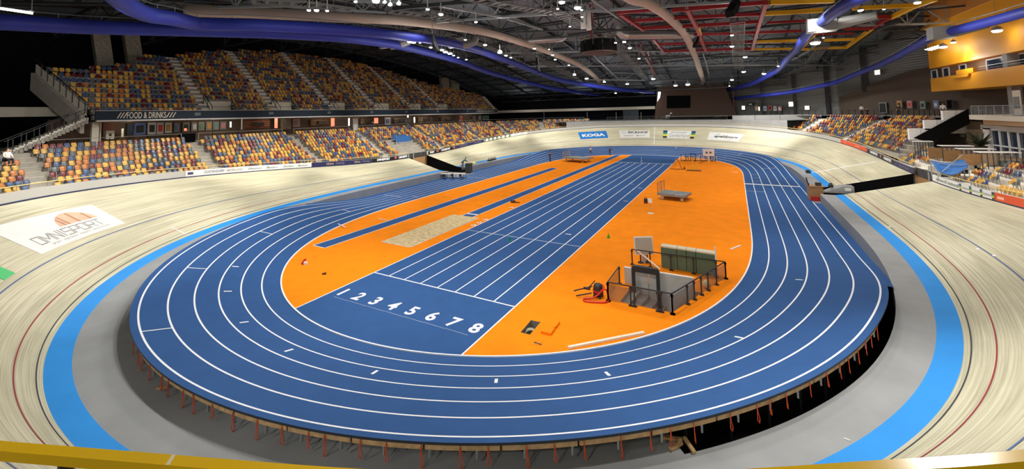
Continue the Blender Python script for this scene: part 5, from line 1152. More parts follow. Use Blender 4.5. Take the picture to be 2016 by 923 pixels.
# ---------------------------------------------------------------- hanging drum, loudspeakers
c = np.array((*pdp(1178, 95, 53.5)[:2], 0)); c = pdp(1178, 89.5, 53.5); t = thing('hanging_drum', 'large round black drum of screens hanging under the roof over the infield', 'hanging drum', c); r_ = 35*53.5/CF
for k in range(12):
    a0, a1 = 2*math.pi*k/12+.03, 2*math.pi*(k+1)/12-.03; mb = MB(); q = [np.array((c[0]+r_*math.cos(a), c[1]+r_*math.sin(a), c[2]-.95)) for a in (a0, (a0+a1)/2, a1)]
    for u, v in zip(q[:-1], q[1:]): n = np.array((*((u+v)/2-c)[:2], 0)); n /= np.linalg.norm(n); mb.prism([u, v, v+[0, 0, 1.5], u+[0, 0, 1.5]], -n*.08)
    mb.build('screen_panel', M_blk, t)
mb = MB()
for z, rr in ((c[2]+.75, r_), (c[2]+1.15, r_*.95), (c[2]-1.0, r_*.98)):
    P = [np.array((c[0]+rr*math.cos(a), c[1]+rr*math.sin(a), z)) for a in np.linspace(0, 2*math.pi, 25)]; mb.tube(P, .06, 5, False)
for k in range(24): a = 2*math.pi*k/24; mb.bar((c[0]+r_*math.cos(a), c[1]+r_*math.sin(a), c[2]+.75), (c[0]+.95*r_*math.cos(a+.13), c[1]+.95*r_*math.sin(a+.13), c[2]+1.15), .04)
for k in range(6): a = 2*math.pi*k/6; mb.bar((c[0]+.95*r_*math.cos(a), c[1]+.95*r_*math.sin(a), c[2]+1.1), (c[0], c[1], c[2]+1.0), .06)
mb.build('truss_ring', mat('bronze truss', srgb(96, 84, 66), .5, .4), t); mb = MB(); mb.lathe(c-[0, 0, 1.0], [(r_*.97, 0), (r_*.7, -.12), (r_*.3, -.16)], 24); mb.build('underside', mat('drum underside', srgb(52, 26, 24), .7), t); mb = MB()
mb.bar(c+[-.9, 0, 1.0], (c[0]-.9, c[1], zroof(c[1])-1), .22); mb.build('hanging_rod', M_rd, t)
def array_(pts, lab, w=.55, h=.34):
    P = smooth([dpt(x, y, dz) for x, y, dz in pts], 4); t = thing('line_array', lab, 'loudspeaker', P[0])
    for a, b in zip(P[:-1], P[1:]):
        mb = MB(); mb.bar(a, a+(b-a)*.92, w, w*.8); mb.build('cabinet', M_blkm, t)
    mb = MB(); mb.bar(P[0], P[0]+[0, 0, 1.4], .05); mb.build('hanging_chain', M_gal, t)
M_spk = mat('speaker black', (.006, .006, .007), .85, spec=.15)
def vdrop(x0, y0, x1, y1, lab, w=.6):
    a = dpt(x0, y0, .3); da = (a-CAM) @ AF; b = pdp(x1, y1, da-1.0); m_ = pdp((x0*.7+x1*.3), (y0+y1)/2, da-.1); P = smooth([a, m_, b], 4); t = thing('line_array', lab, 'loudspeaker', a)
    for u, v in zip(P[:-1], P[1:]): mb = MB(); mb.bar(u, u+(v-u)*.93, w*.62, w*.55); mb.build('cabinet', M_spk, t, bevel=.02)
    mb = MB(); mb.bar(a, a+[0, 0, 1.6], .05); mb.build('hanging_chain', M_gal, t)
vdrop(851, 67, 864, 103, 'curved string of black loudspeakers crossing the blue ducts on the left'); vdrop(1057, 113, 1062, 142, 'curved string of black loudspeakers hanging by the upper blue duct end'); vdrop(1450, -4, 1436, 28, 'large black loudspeaker string among the red roof beams', 1.0); vdrop(1375, 72, 1366, 92, 'small black loudspeaker string beside the right beige duct', .5)
# ---------------------------------------------------------------- lamps (every glowing lamp in the photo has a fitting, a lens and, for the strong ones, real light)
LAMPS = []
def lamp(x, y, px, where, dz=-.4, p=None, group=None):
    p = dpt(x, y, dz) if p is None else np.array(p); d = (p-CAM) @ AF; r = max(.10, px*d/CF/2); t = thing('floodlight', where, 'lamp', p, group or 'roof floodlights')
    mb = MB(); mb.lathe(p, [(r*1.1, 0), (r*1.15, r*.25), (r*.7, r*.9), (r*.3, r*1.1)], 10); mb.build('housing', M_gal, t); mb = MB(); mb.lathe(p-[0, 0, .02], [(r*1.02, 0), (r*.8, -r*.35), (r*.3, -r*.45)], 10); mb.build('lens', M_lamp, t); mb = MB(); mb.bar(p+[0, 0, r], p+[0, 0, r+.7], .05); mb.build('bracket', M_gal, t); LAMPS.append(p); return t
CL = [('over the beige duct, left', [(608, 20, 7), (623, 20, 9), (644, 21, 4)]), ('of the bright cluster high over the left duct', [(700, 3, 5), (740, 2, 14), (757, 4, 7), (768, 9, 8), (785, 7, 8)]), ('along the roof truss right of the bright left cluster', [(842, 18, 7), (868, 28, 9), (937, 43, 6), (955, 88, 7)]), ('between the two left blue ducts', [(806, 82, 8), (814, 83, 9), (827, 84, 4), (848, 93, 6)]), ('of the slanting row beside the curved loudspeaker string', [(870, 98, 8), (877, 102, 9), (886, 105, 9), (893, 109, 5), (902, 113, 4), (918, 117, 4)]), ('above the upper left blue duct', [(916, 78, 5), (984, 103, 9), (996, 109, 6), (1006, 113, 4)]), ('of the cluster over the hanging drum', [(1098, 17, 5), (1106, 4, 12), (1137, 15, 13), (1145, 19, 5), (1146, 33, 4), (1122, 52, 4)]), ('beside the hanging drum', [(1212, 84, 5), (1229, 82, 7), (1240, 94, 7)]), ('left of the beige duct end', [(1052, 95, 6), (1081, 97, 3), (1088, 108, 5), (1093, 117, 5), (1120, 128, 4), (1131, 147, 6), (1155, 154, 7)]), ('along the far end under the roof', [(1190, 161, 5), (1212, 183, 4), (1235, 165, 6), (1286, 155, 7), (1305, 187, 4), (1330, 168, 7), (1354, 166, 8), (1405, 185, 5)]), ('along the ladder-like catwalk in the middle', [(1441, 69, 6), (1441, 91, 7), (1467, 112, 7), (1464, 141, 7), (1441, 157, 6), (1436, 169, 3), (1258, 115, 5)]), ('over the right straight', [(1504, 145, 7), (1532, 130, 4), (1605, 84, 17), (1621, 74, 4), (1694, 20, 9), (1740, 18, 3), (1806, 5, 11), (1693, 138, 3)])]
for where, L in CL:
    for i, (x, y, w) in enumerate(L): lamp(x, y, w, f'{"large " if w > 9 else ""}round floodlight {where}, {nth(i+1)} from the left')
for i, (x, y, z, lab) in enumerate(((1963, 60, 0, 'big floodlight washing the amber block, nearest the right edge'), (1877, 83, 0, 'floodlight cluster under the outer duct, right of two by the amber corner'), (1857, 92, 0, 'floodlight cluster under the outer duct, left of two by the amber corner'))):
    p = pxx(x, y, AX-1.2); lamp(x, y, (15, 8, 12)[i], lab, p=p)
    l = bpy.data.lights.new('amber_wash', 'POINT'); l.energy = (90, 40, 70)[i]; l.shadow_soft_size = .3; l.color = (1, .95, .85); lo = bpy.data.objects.new('amber_wash', l); C.objects.link(lo); lo.location = tuple(p-[.3, 0, .5])
for i in range(6):
    p = pxx(1828+i*5, 98-i*1.5, AX-1.3); mb = MB(); mb.box(p, (.7, .35, .06)); o = mb.build('tilted_strip_light', M_lamp, loc=p); o.rotation_euler = (.3, .2, 0); tag(o, f'slim tilted strip light at the amber corner, {nth(i+1)} from the left', 'lamp', 'strip lights at the amber corner')
for (x0, y0, x1, y1, lab) in ((0, 17, 62, 26, 'white fluorescent strip above the blue duct at the far left'), (1672, 164, 1690, 164, 'short fluorescent strip over the far right seats'), (1793, 131, 1822, 130, 'fluorescent strip left of the amber block corner'), (1960, 43, 2016, 41, 'fluorescent strip over the amber block at the right edge'), (1612, 176, 1622, 175, 'tiny fluorescent strip under the outer duct over the right concourse'), (1310, 189, 1300, 186, None)):
    if lab is None: continue
    a, b = dpt(x0, y0, -.2), dpt(x1, y1, -.2); b = CAM+ray(x1, y1)*((a-CAM) @ AF); t = thing('fluorescent_strip', lab, 'lamp', (a+b)/2); mb = MB(); mb.bar(a, b, .12, .08); mb.build('tube', M_lamp, t); mb = MB()
    for q in (a, b): mb.bar(q+[0, 0, .1], (q[0], q[1], max(q[2]+.5, zroof(q[1])-.1)), .03)
    mb.build('hanging_rod', M_gal, t); mb = MB(); mb.bar(a+[0, 0, .1], b+[0, 0, .1], .18, .06); mb.build('housing', M_gal, t)
# ================================================================== painted adverts on the boards
def bquad(px):
    return [vuv(*p) for p in px]                      # TL TR BR BL -> (t, u)
def bil(q, a, b):
    """a along the writing 0..1, b up 0..1"""
    (t0, u0), (t1, u1), (t2, u2), (t3, u3) = q
    t = (t3*(1-a)+t2*a)*(1-b)+(t0*(1-a)+t1*a)*b; u = (u3*(1-a)+u2*a)*(1-b)+(u0*(1-a)+u1*a)*b; return t, u
def decal(px, m, lift=.010, n=16):
    q = bquad(px); mb = MB(); A = []
    for i in range(n+1):
        row = []
        for j in range(5): t, u = bil(q, i/n, j/4); row.append(vs(t, u, lift)[0])
        A.append(row)
    for i in range(n):
        for j in range(4): mb.quad(A[i][j], A[i+1][j], A[i+1][j+1], A[i][j+1])
    return q, mb
def btext(mb, q, body, a0, a1, b0, b1, lift=.014, m=None, **k):
    v, f = text_mesh(body, 1., **k); x0 = min(p[0] for p in v); x1 = max(p[0] for p in v); y0 = min(p[1] for p in v); y1 = max(p[1] for p in v)
    mb.add([vs(*bil(q, a0+(a1-a0)*(x-x0)/(x1-x0), b0+(b1-b0)*(y-y0)/(y1-y0)), lift)[0] for x, y in v], f, m)
def bblock(mb, q, a0, a1, b0, b1, lift=.013, m=None, n=3):
    for i in range(n):
        x0, x1 = a0+(a1-a0)*i/n, a0+(a1-a0)*(i+1)/n; mb.quad(*(vs(*bil(q, *p), lift)[0] for p in ((x0, b0), (x1, b0), (x1, b1), (x0, b1))), m=m)
M_adw = mat('advert white', srgb(226, 226, 220), .55, noise=.05, nscale=.8); M_ink = mat('advert ink grey', srgb(150, 146, 140), .6); M_inkd = mat('advert ink dark', srgb(40, 42, 46), .6)
def advert(px, base, lab, parts):
    q, mb = decal(px, base); c = np.mean([vs(*p)[0] for p in q], 0); t = thing('track_advert', lab, 'painted advert', c); mb.build('ground', base, t)
    for nm, m, fn in parts: b = MB(); fn(b, q); b.build(nm, m, t)
    return t
STROKES = {'O': [[(0, 0), (1, 0), (1, 1), (0, 1), (0, 0)]], 'M': [[(0, 0), (0, 1), (.5, .3), (1, 1), (1, 0)]], 'N': [[(0, 0), (0, 1), (1, 0), (1, 1)]], 'I': [[(.5, 0), (.5, 1)]], 'S': [[(0, 0), (1, 0), (1, .5), (0, .5), (0, 1), (1, 1)]], 'P': [[(0, 0), (0, 1), (1, 1), (1, .42), (0, .42)]], 'R': [[(0, 0), (0, 1), (1, 1), (1, .42), (0, .42)], [(.4, .42), (1, 0)]], 'T': [[(0, 1), (1, 1)], [(.5, 1), (.5, 0)]]}
def squared(b, q, word, a0, a1, b0, b1, th=.014, gap=.28):
    wd = [.35 if c == 'I' else 1.25 if c == 'M' else 1. for c in word]; tot = sum(wd)+gap*(len(word)-1); x = 0
    for c, w in zip(word, wd):
        for st in STROKES[c]:
            for (x0, y0), (x1, y1) in zip(st[:-1], st[1:]):
                k = (a1-a0)/tot; A = np.array((a0+(x+x0*w)*k, b0+(b1-b0)*y0)); B = np.array((a0+(x+x1*w)*k, b0+(b1-b0)*y1)); asp = 2.45; d = (B-A)*[asp, 1]; d /= np.linalg.norm(d); n = np.array((-d[1]/asp, d[0]))*th; e = d/[asp, 1]*th
                b.quad(*(vs(*bil(q, *p), .014)[0] for p in (A-e-n, B+e-n, B+e+n, A-e+n)))
        x += w+gap
def arc_blob(b, q):
    for i in range(14):
        a0, a1 = .47+.41*i/14, .47+.41*(i+1)/14; f = lambda a: .50+.41*math.sin(math.pi*min(1, max(0, (a-.47)/.41)))**.55; lo = .50
        b.quad(*(vs(*bil(q, *p), .013)[0] for p in ((a0, lo), (a1, lo), (a1, f(a1)), (a0, f(a0)))))
def arc_str(b, q):
    for a in (.53, .57, .68, .80):
        h = .50+.38*math.sin(math.pi*(a-.47)/.41)**.55; b.quad(*(vs(*bil(q, *p), .016)[0] for p in ((a, .50), (a+.018, .50), (a+.006, h), (a-.012, h))))
advert([(-29.7, 450.7), (180, 403), (246.5, 439), (82, 500.6)], M_adw, 'large worn white advert with a striped rust dome on the near left boards', [('lettering', M_ink, lambda b, q: (squared(b, q, 'OMNISPORT', .12, .84, .20, .43), btext(b, q, 'SPORT   MEETINGS   EVENTS   APELDOORN', .20, .86, .09, .145))), ('dome', mat('dome rust', srgb(214, 176, 146), .6, noise=.12, nscale=2.), arc_blob), ('dome_stripe', mat('dome stripe', srgb(176, 122, 92), .6), arc_str)])
advert([(1137.7, 260.5), (1193.6, 257.7), (1197.4, 271.4), (1143.4, 274.2)], mat('advert blue', srgb(20, 118, 196), .5), 'blue advert with white lettering, leftmost on the far boards', [('lettering', M_adw, lambda b, q: btext(b, q, 'KOGA', .10, .92, .28, .70, bold=.05))])
advert([(1218.7, 256.6), (1279, 256.6), (1279, 270.7), (1221, 271.2)], M_adw, 'white advert with bold dark lettering, second from the left on the far boards', [('lettering', M_inkd, lambda b, q: btext(b, q, 'EICKHOF', .30, .95, .58, .88, bold=.03)), ('small_lettering', M_ink, lambda b, q: (btext(b, q, 'AUTO', .05, .24, .74, .88), btext(b, q, 'HUIS', .05, .24, .56, .70), bblock(b, q, .14, .17, .20, .34), bblock(b, q, .19, .47, .23, .30), bblock(b, q, .55, .65, .20, .33), bblock(b, q, .67, .85, .23, .30)))])
g4 = [mat('flag %d' % i, c, .5) for i, c in enumerate((srgb(24, 70, 110), srgb(60, 150, 90), srgb(226, 214, 60), (.02, .02, .02)))]
def flag(k, a): return lambda b, q: bblock(b, q, a, a+.13, .75-.25*k, 1.0-.25*k)
advert([(1306, 256.6), (1370.4, 258.2), (1365.8, 273), (1305, 271.4)], M_adw, 'white advert between two banded green and yellow ends on the far boards', [('lettering', M_ink, lambda b, q: (btext(b, q, 'provincie', .26, .72, .60, .90), btext(b, q, 'Gelderland', .18, .84, .16, .56)))]+[('colour_band', g4[k], flag(k, a)) for k in range(4) for a in (0, .87)])
advert([(1397.8, 259.8), (1464.4, 264.4), (1453.2, 278.7), (1392, 274.8)], M_adw, 'white advert with dark slanted lettering, rightmost on the far boards', [('lettering', M_inkd, lambda b, q: (btext(b, q, 'apeldoorn', .18, .90, .26, .66, bold=.03, shear=.2), btext(b, q, 'uit', .22, .32, .70, .82)))])
mb = MB(); t, u = vuv(2, 537); mb.strip(vs([t-.5, t+.45], u-.35, .012), vs([t-.4, t+.4], u+.35, .012)); o = mb.build('green_mark', mat('green mark', srgb(70, 190, 110), .6), loc=vs(t, u)[0]); tag(o, 'green painted patch on the boards at the left edge', 'painted mark')
# ================================================================== things on the infield
def V3(p, z=0.): return np.array((p[0], p[1], z))
def slab(a, b, h, z0=0., th=.05): # upright panel between plan points a, b
    a, b = np.array(a[:2]), np.array(b[:2]); d = b-a; n = np.array((-d[1], d[0]))/np.linalg.norm(d)*th; return [(*a, z0), (*b, z0), (*b, z0+h), (*a, z0+h)], (*n, 0)
FL, FR, BR, BL = SP
# pit walls and floor
mb = MB(); P = [V3(p) for p in PIT]
for a, b in zip(P, P[1:]+P[:1]): mb.quad(a, b, b-[0, 0, 1.5], a-[0, 0, 1.5])
struct('wall_stair_pit', mb, mat('pit concrete', srgb(150, 146, 138), .8, noise=.1, nscale=1.))
mb = MB()
for i in range(6):
    f0, f1 = i/6*.8, (i+1)/6*.8; a, b, c, d = lerp2(P[0], P[1], f0), lerp2(P[0], P[1], f1), lerp2(P[3], P[2], f1), lerp2(P[3], P[2], f0); z = -.22*(i+1); mb.prism([(*p[:2], z) for p in (a, b, c, d)], (0, 0, -.25))
struct('floor_pit_stairs', mb, mat('pit step', srgb(128, 126, 120), .8))
M_mesh = mat('smoked mesh panel', (.12, .125, .125), .3, alpha=.33)
t = thing('pit_railing', 'black steel railing with smoked panels round the stair pit in the orange floor', 'railing', (*((FL+BR)/2), 0))
def side(a, b, fr, h=.98, glass=True, top=True):
    for f in fr:
        p = lerp2(a, b, f); m = MB(); m.bar(V3(p), V3(p, h), .07); m.box(V3(p, .03), (.22, .16, .06)); m.box(V3(p, h-.1), (.12, .12, .08)); m.build('post', M_blkm, t)
    if top: m = MB(); m.bar(V3(lerp2(a, b, fr[0]), h), V3(lerp2(a, b, fr[-1]), h), .05); m.build('top_rail', M_blkm, t)
    if glass:
        for f0, f1 in zip(fr[:-1], fr[1:]):
            p, q = lerp2(a, b, f0), lerp2(a, b, f1); l = np.linalg.norm(q-p); e = .08/l; m = MB(); v, d = slab(lerp2(p, q, e), lerp2(p, q, 1-e), .78, .08, .02); m.prism(v, d); m.build('smoked_panel', M_mesh, t)
side(FL, FR, [0, .37, .43, .79, .84, 1]); side(FR, BR, [0, .25, .37, .50, .63, .80, 1]); side(BL, BR, [0, .21, .44, .68, .91, 1], glass=False); side(FL, BL, [0, .42], h=.98)
# tall hatch leaves standing in the pit
t = thing('hatch_leaves', 'grey upright hatch leaves with white top edges inside the stair pit', 'hatch'  , (*lerp2(lerp2(FL, FR, .5), lerp2(BL, BR, .5), .5), 0))
A_, B_ = pz(1225, 563)[:2], pz(1364, 585)[:2]
cA = lerp2(FL, BL, .47); cB = lerp2(FR, BR, .47)
cA2 = lerp2(cA, cB, .055); cB2 = lerp2(cA, cB, .93)
for f0, f1 in ((0, .36), (.36, .37), (.37, 1)):
    if f1-f0 < .05: continue
    m = MB(); v, d = slab(lerp2(cA2, cB2, f0), lerp2(cA2, cB2, f1), 2.3, -1.45, .08); m.prism(v, d); m.build('leaf', mat('hatch grey', srgb(176, 174, 166), .75, noise=.12, nscale=1.5), t)
    m = MB(); v, d = slab(lerp2(cA2, cB2, f0), lerp2(cA2, cB2, f1), .05, .86, .10); m.prism(v, d); m.build('top_edge', M_wht, t)
t = thing('pit_portal', 'black portal frame with a thick lintel standing in the stair pit', 'portal', (*lerp2(FL, FR, .55), 0))
pA, pB = lerp2(lerp2(FL, FR, .206), lerp2(BL, BR, .206), .40), lerp2(lerp2(FL, FR, .533), lerp2(BL, BR, .533), .40)
for p in (pA, pB): m = MB(); m.bar(V3(p, -1.4), V3(p, 1.15), .17); m.build('post', M_blkm, t)
m = MB(); m.bar(V3(pA, 1.08), V3(pB, 1.08), .25, .3); m.build('lintel', M_blkm, t)
# braces, scoreboard, long green mats behind the pit
a, b = lerp2(BL, BR, .06), lerp2(BL, BR, .50)
m = MB(); m.bar(V3(pz(1253, 520), .95), V3(lerp2(lerp2(BL, BR, .38), FL, .12), .25), .06); o = m.build('white_brace', M_wht, loc=V3(a, .5)); tag(o, 'long white diagonal brace behind the grey hatch leaves', 'brace')
p = pz(1269, 518); d = pdp(1268, 485, (np.array((*p[:2], 1.))-CAM) @ AF); t = thing('scoreboard', 'grey tilted scoreboard with a white rim on a black stand behind the pit', 'scoreboard', V3(p)); rt = np.array((AR[0], AR[1], 0)); rt /= np.linalg.norm(rt); fw = np.array((-rt[1], rt[0], 0)); ctr = V3(p, 1.55)
def panel(c, w, h, tilt, th=.05): up = np.array((0, 0, 1))*math.cos(tilt)+fw*math.sin(tilt); return [c-rt*w/2-up*h/2, c+rt*w/2-up*h/2, c+rt*w/2+up*h/2, c-rt*w/2+up*h/2], fw*th
hb = 34/CF*((ctr-CAM) @ AF); wb = 37/CF*((ctr-CAM) @ AF)
ctr = V3(p, .55+hb/2); m = MB(); v, dd = panel(ctr, wb, hb, .15); m.prism(v, dd); m.build('rim', M_wht, t, bevel=.02); m = MB(); v, dd = panel(ctr-fw*.03, wb*.9, hb*.88, .15, .02); m.prism(v, dd); m.build('face', mat('board face', srgb(176, 172, 160), .5), t)
for s in (-.3, .3): m = MB(); m.bar(ctr+rt*s*wb*.6-[0, 0, hb*.4]+fw*.08, V3(p+rt[:2].tolist()+[0] if False else p, 0)+rt*s*wb*.6+fw*.1, .07); m.box(V3(p)+rt*s*wb*.6+fw*.1+[0, 0, .03], (.3, .3, .06)); m.build('leg', M_blkm, t)
m = MB(); m.box(V3(p, .35)+fw*.1, (.25, .2, .7)); m.build('column', M_gal, t)
g0, g1 = pz(1302, 526)[:2], pz(1411, 545)[:2]
dep = np.linalg.norm(g1-g0); hm = 1.25
M_grn = mat('green mat cover', srgb(84, 104, 80), .75, noise=.06, nscale=2.); M_grnt = mat('mat top cream', srgb(206, 196, 168), .7)
for i in range(4):
    fr = (0, .31, .48, .655, 1.0); a, b = lerp2(g0, g1, fr[i]+.003), lerp2(g0, g1, fr[i+1]-.003); t = thing('landing_mat', f'tall green padded block behind the pit, {nth(i+1)} of four from the left', 'padded block', V3((a+b)/2), 'green padded blocks behind the pit')
    m = MB(); v, d = slab(a, b, hm, .0, .5); m.prism(v, d); m.build('body', M_grn, t, bevel=.03); m = MB(); v, d = slab(a, b, .10, hm, .52); m.prism(v, d); m.build('top', M_grnt, t, bevel=.02)
p = pz(1410, 520); m = MB(); m.bar(V3(g1, .6), V3(g1, 1.75), .07); o = m.build('white_post', M_wht, loc=V3(g1)); tag(o, 'short white post at the right end of the green padded blocks', 'post')
# white bag on the far rail, pale ball by the right railing
p = pz(1391, 566); m = MB(); m.lathe(V3(p, .0), [(.12, 0), (.22, .12), (.2, .3), (.08, .4)], 10); o = m.build('pale_bag', mat('pale yellow bag', srgb(236, 220, 160), .7), loc=V3(p), smooth=True); tag(o, 'round pale yellow bag behind the right side of the pit railing', 'bag')
# vacuum cleaner
p = pz(1178, 584); t = thing('vacuum_cleaner', 'black vacuum cleaner with a red hose on the orange floor left of the pit', 'vacuum cleaner', V3(p)); m = MB(); m.lathe(V3(p), [(.24, .1), (.28, .16), (.27, .42), (.24, .5), (.25, .52), (.2, .66), (.08, .7)], 14); m.build('drum', M_blkm, t, smooth=True); m = MB(); m.lathe(V3(p), [(.285, .30), (.285, .38)], 14); m.build('red_band', M_red, t)
for a in range(4): m = MB(); m.lathe(V3(p)+[.24*math.cos(a*1.57+.7), .24*math.sin(a*1.57+.7), 0], [(.05, 0), (.06, .05), (.05, .1)], 8); m.build('castor', M_blkm, t)
m = MB(); h = [V3(p)+rt*x+fw*y+[0, 0, z] for x, y, z in ((.1, -.22, .4), (.35, -.3, .5), (.5, -.2, .12), (.45, -.5, .05), (.2, -.75, .05), (-.35, -.7, .05), (-.85, -.55, .05), (-.8, -.3, .06), (-.4, -.35, .1), (0, -.3, .3), (.3, -.1, .55), (.1, .05, .66))]; m.tube(smooth(h, 5), .045, 7); m.build('hose', mat('red hose', srgb(206, 40, 30), .45), t, smooth=True)
m = MB(); m.bar(V3(p)+rt*-.3+[0, 0, .55], V3(p)+rt*-1.3+fw*.1+[0, 0, .3], .05); m.bar(V3(p)+rt*-.35+[0, 0, .2], V3(p)+rt*-1.2+[0, 0, .08], .05); m.box(V3(p)+rt*-.6+[0, 0, .45], (.35, .1, .1)); m.bar(V3(p)+rt*-.5+[0, 0, .5], V3(p)+rt*-.15+[0, 0, .85], .04); m.build('wand', M_blkm, t)
# cable hatch: shaft, coil, lid, plate
H = [V3(h) for h in HA]; hc = sum(H)/4; mb = MB()
for a, b in zip(H, H[1:]+H[:1]): mb.quad(a, b, b-[0, 0, .9], a-[0, 0, .9])
mb.quad(*[h-[0, 0, .9] for h in H]); struct('wall_cable_shaft', mb, mat('shaft grey', srgb(120, 118, 108), .8))
m = MB(); cc = hc-[0, 0, .35]; q = [cc+rt*(.26*math.cos(a))+np.array((0, 0, .24*math.sin(a)))+fw*(.02*a-.05) for a in np.linspace(0, 11, 40)]; m.tube(q, .028, 6); o = m.build('cable_coil', mat('pale cable', srgb(206, 200, 170), .6), loc=cc, smooth=True); tag(o, 'coil of pale cable hanging inside the open floor hatch', 'cable')
L4 = [pz(x, y)[:2] for x, y in ((1064.5, 656.5), (1085, 661), (1102.5, 636.5), (1081, 632))]
pts = [L4[0], L4[1], lerp2(L4[1], L4[2], .45), lerp2(lerp2(L4[1], L4[2], .5), L4[0], .22), lerp2(L4[1], L4[2], .56), L4[2], L4[3]]
m = MB(); m.prism([V3(q) for q in pts], (0, 0, .11)); o = m.build('hatch_lid', M_or, loc=V3(L4[0])); tag(o, 'orange topped hatch lid with a notch lying beside the open cable hatch', 'hatch lid')
p = pz(1058, 675); m = MB(); m.prism([V3(pz(x, y)) for x, y in ((1041, 679), (1062, 680), (1070, 671), (1048, 667))], (0, 0, .012)); m.cur = 1; m.box(V3(pz(1054.5, 675), .014), (.13, .1, .008)); m.box(V3(pz(1062, 677.5), .014), (.2, .08, .008)); o = m.build('floor_plate', [M_or, M_blkm], loc=V3(p)); tag(o, 'closed orange floor plate with two small dark slots nearest the lane eight line', 'floor plate')
# loose bars and planks
def plank(x0, y0, x1, y1, w, h, m_, name, lab, cat, z=0.):
    a, b = V3(pz(x0, y0)), V3(pz(x1, y1)); mb = MB(); mb.bar(a+[0, 0, h/2+z], b+[0, 0, h/2+z], w, h)
    for f in (.28, .75): c = a*(1-f)+b*f; mb.bar(c+[-.06, -.06, .02], c+[.06, .06, .02], .04) if 'long white kerb' in lab else None
    o = mb.build(name, m_, loc=(a+b)/2, bevel=.008); return tag(o, lab, cat)
plank(1119, 686, 1268, 656.5, .13, .09, M_crm, 'kerb_bar', 'long white kerb bar lying loose on the orange floor at the near curve', 'kerb bar')
plank(1439, 491.5, 1458, 484, .12, .06, M_wht, 'white_bar', 'short white bar lying on the orange floor right of the pit', 'bar')
plank(655, 437.5, 680, 449.5, .08, .06, M_wht, 'crossbar', 'white bar lying across the left kerb and lane one', 'bar', .06)
plank(745, 431, 762, 434.5, .08, .06, M_crm, 'cream_bar', 'cream bar lying on the orange strip beside the left runway', 'bar')
plank(1441, 332, 1444, 330, .1, .08, M_wht, 'small_white_bar', 'small white bar at the far right corner of the orange floor', 'bar'); plank(1441.5, 339, 1453, 339, .1, .05, M_wht, 'small_white_bar', 'thin pale bar near the far right bend of the orange floor', 'bar')
def cone(x, y, c, h, lab):
    p = V3(pz(x, y)); t = thing('marker_cone', lab, 'cone', p); m = MB(); m.lathe(p, [(h*.27, .02), (h*.06, h), (h*.03, h*1.02)], 10); m.build('cone', c, t, smooth=True); m = MB(); m.box(p+[0, 0, .012], (h*.7, h*.7, .024)); m.build('base', c, t)
cone(1003.5, 473.5, mat('teal plastic', srgb(24, 160, 120), .5), .42, 'teal green cone standing on the sprint lanes at the thin cross line'); cone(1198, 468, mat('lime plastic', srgb(90, 176, 30), .5), .40, 'lime green cone on the orange floor right of lane eight')
p = V3(pz(598, 520)); t = thing('red_marker', 'small red marker with a white face lying on the near left orange floor', 'marker', p); m = MB(); m.prism([p+[-.2, -.1, 0], p+[.12, -.1, 0], p+[-.02, .0, .32]], (0, .2, 0)); m.build('body', M_red, t); m = MB(); m.box(p+[.2, 0, .1], (.22, .16, .18)); m.build('white_face', M_wht, t)
p = V3(pz(638, 540)); m = MB(); m.box(p+[0, 0, .04], (.22, .12, .08), .4); m.box(p+[.08, .03, .09], (.1, .08, .05), .4); o = m.build('brown_block', mat('brown scrap', srgb(90, 50, 24), .8), loc=p); tag(o, 'small brown block lying on the near left orange floor', 'block')
p = V3(pz(1013, 399)); t = thing('starting_block', 'dark brown starting block lying beside the sand pit end of the runway', 'starting block', p); m = MB(); m.bar(p+[-.55, 0, .05], p+[.6, .1, .05], .08); m.build('spine', mat('dark brown steel', srgb(74, 36, 16), .6), t)
for s in (-.4, -.1): m = MB(); m.prism([p+[s, -.14, .04], p+[s+.3, -.14, .04], p+[s, -.14, .3]], (0, .28, 0)); m.build('foot_pedal', mat('dark brown steel', srgb(74, 36, 16), .6), t)
p = V3(pz(1271.5, 400)); t = thing('small_black_case', 'small black case with a red base on the orange floor beside the white sign', 'case', p); m = MB(); m.box(p+[0, 0, .28], (.36, .3, .44), .2); m.build('case', M_blkm, t, bevel=.03); m = MB(); m.box(p+[0, 0, .04], (.4, .34, .08), .2); m.build('base', M_red, t); m = MB(); m.tube([p+[-.12, 0, .5], p+[-.1, 0, .62], p+[.1, 0, .62], p+[.12, 0, .5]], .02, 5); m.build('handle', M_blkm, t)
p = V3(pz(1281, 420)); t = thing('sign_stand', 'small tilted white sign on a thin stand in the orange area', 'sign stand', p); m = MB(); m.lathe(p, [(.3, 0), (.3, .03), (.05, .06)], 12); m.build('base', M_crm, t); m = MB(); m.bar(p, p+[0, 0, 1.05], .035); m.build('pole', M_gal, t); m = MB(); v, dd = panel(p+[0, 0, 1.22], .34, .44, .5, .03); m.prism(v, dd); m.build('sign_plate', M_wht, t)
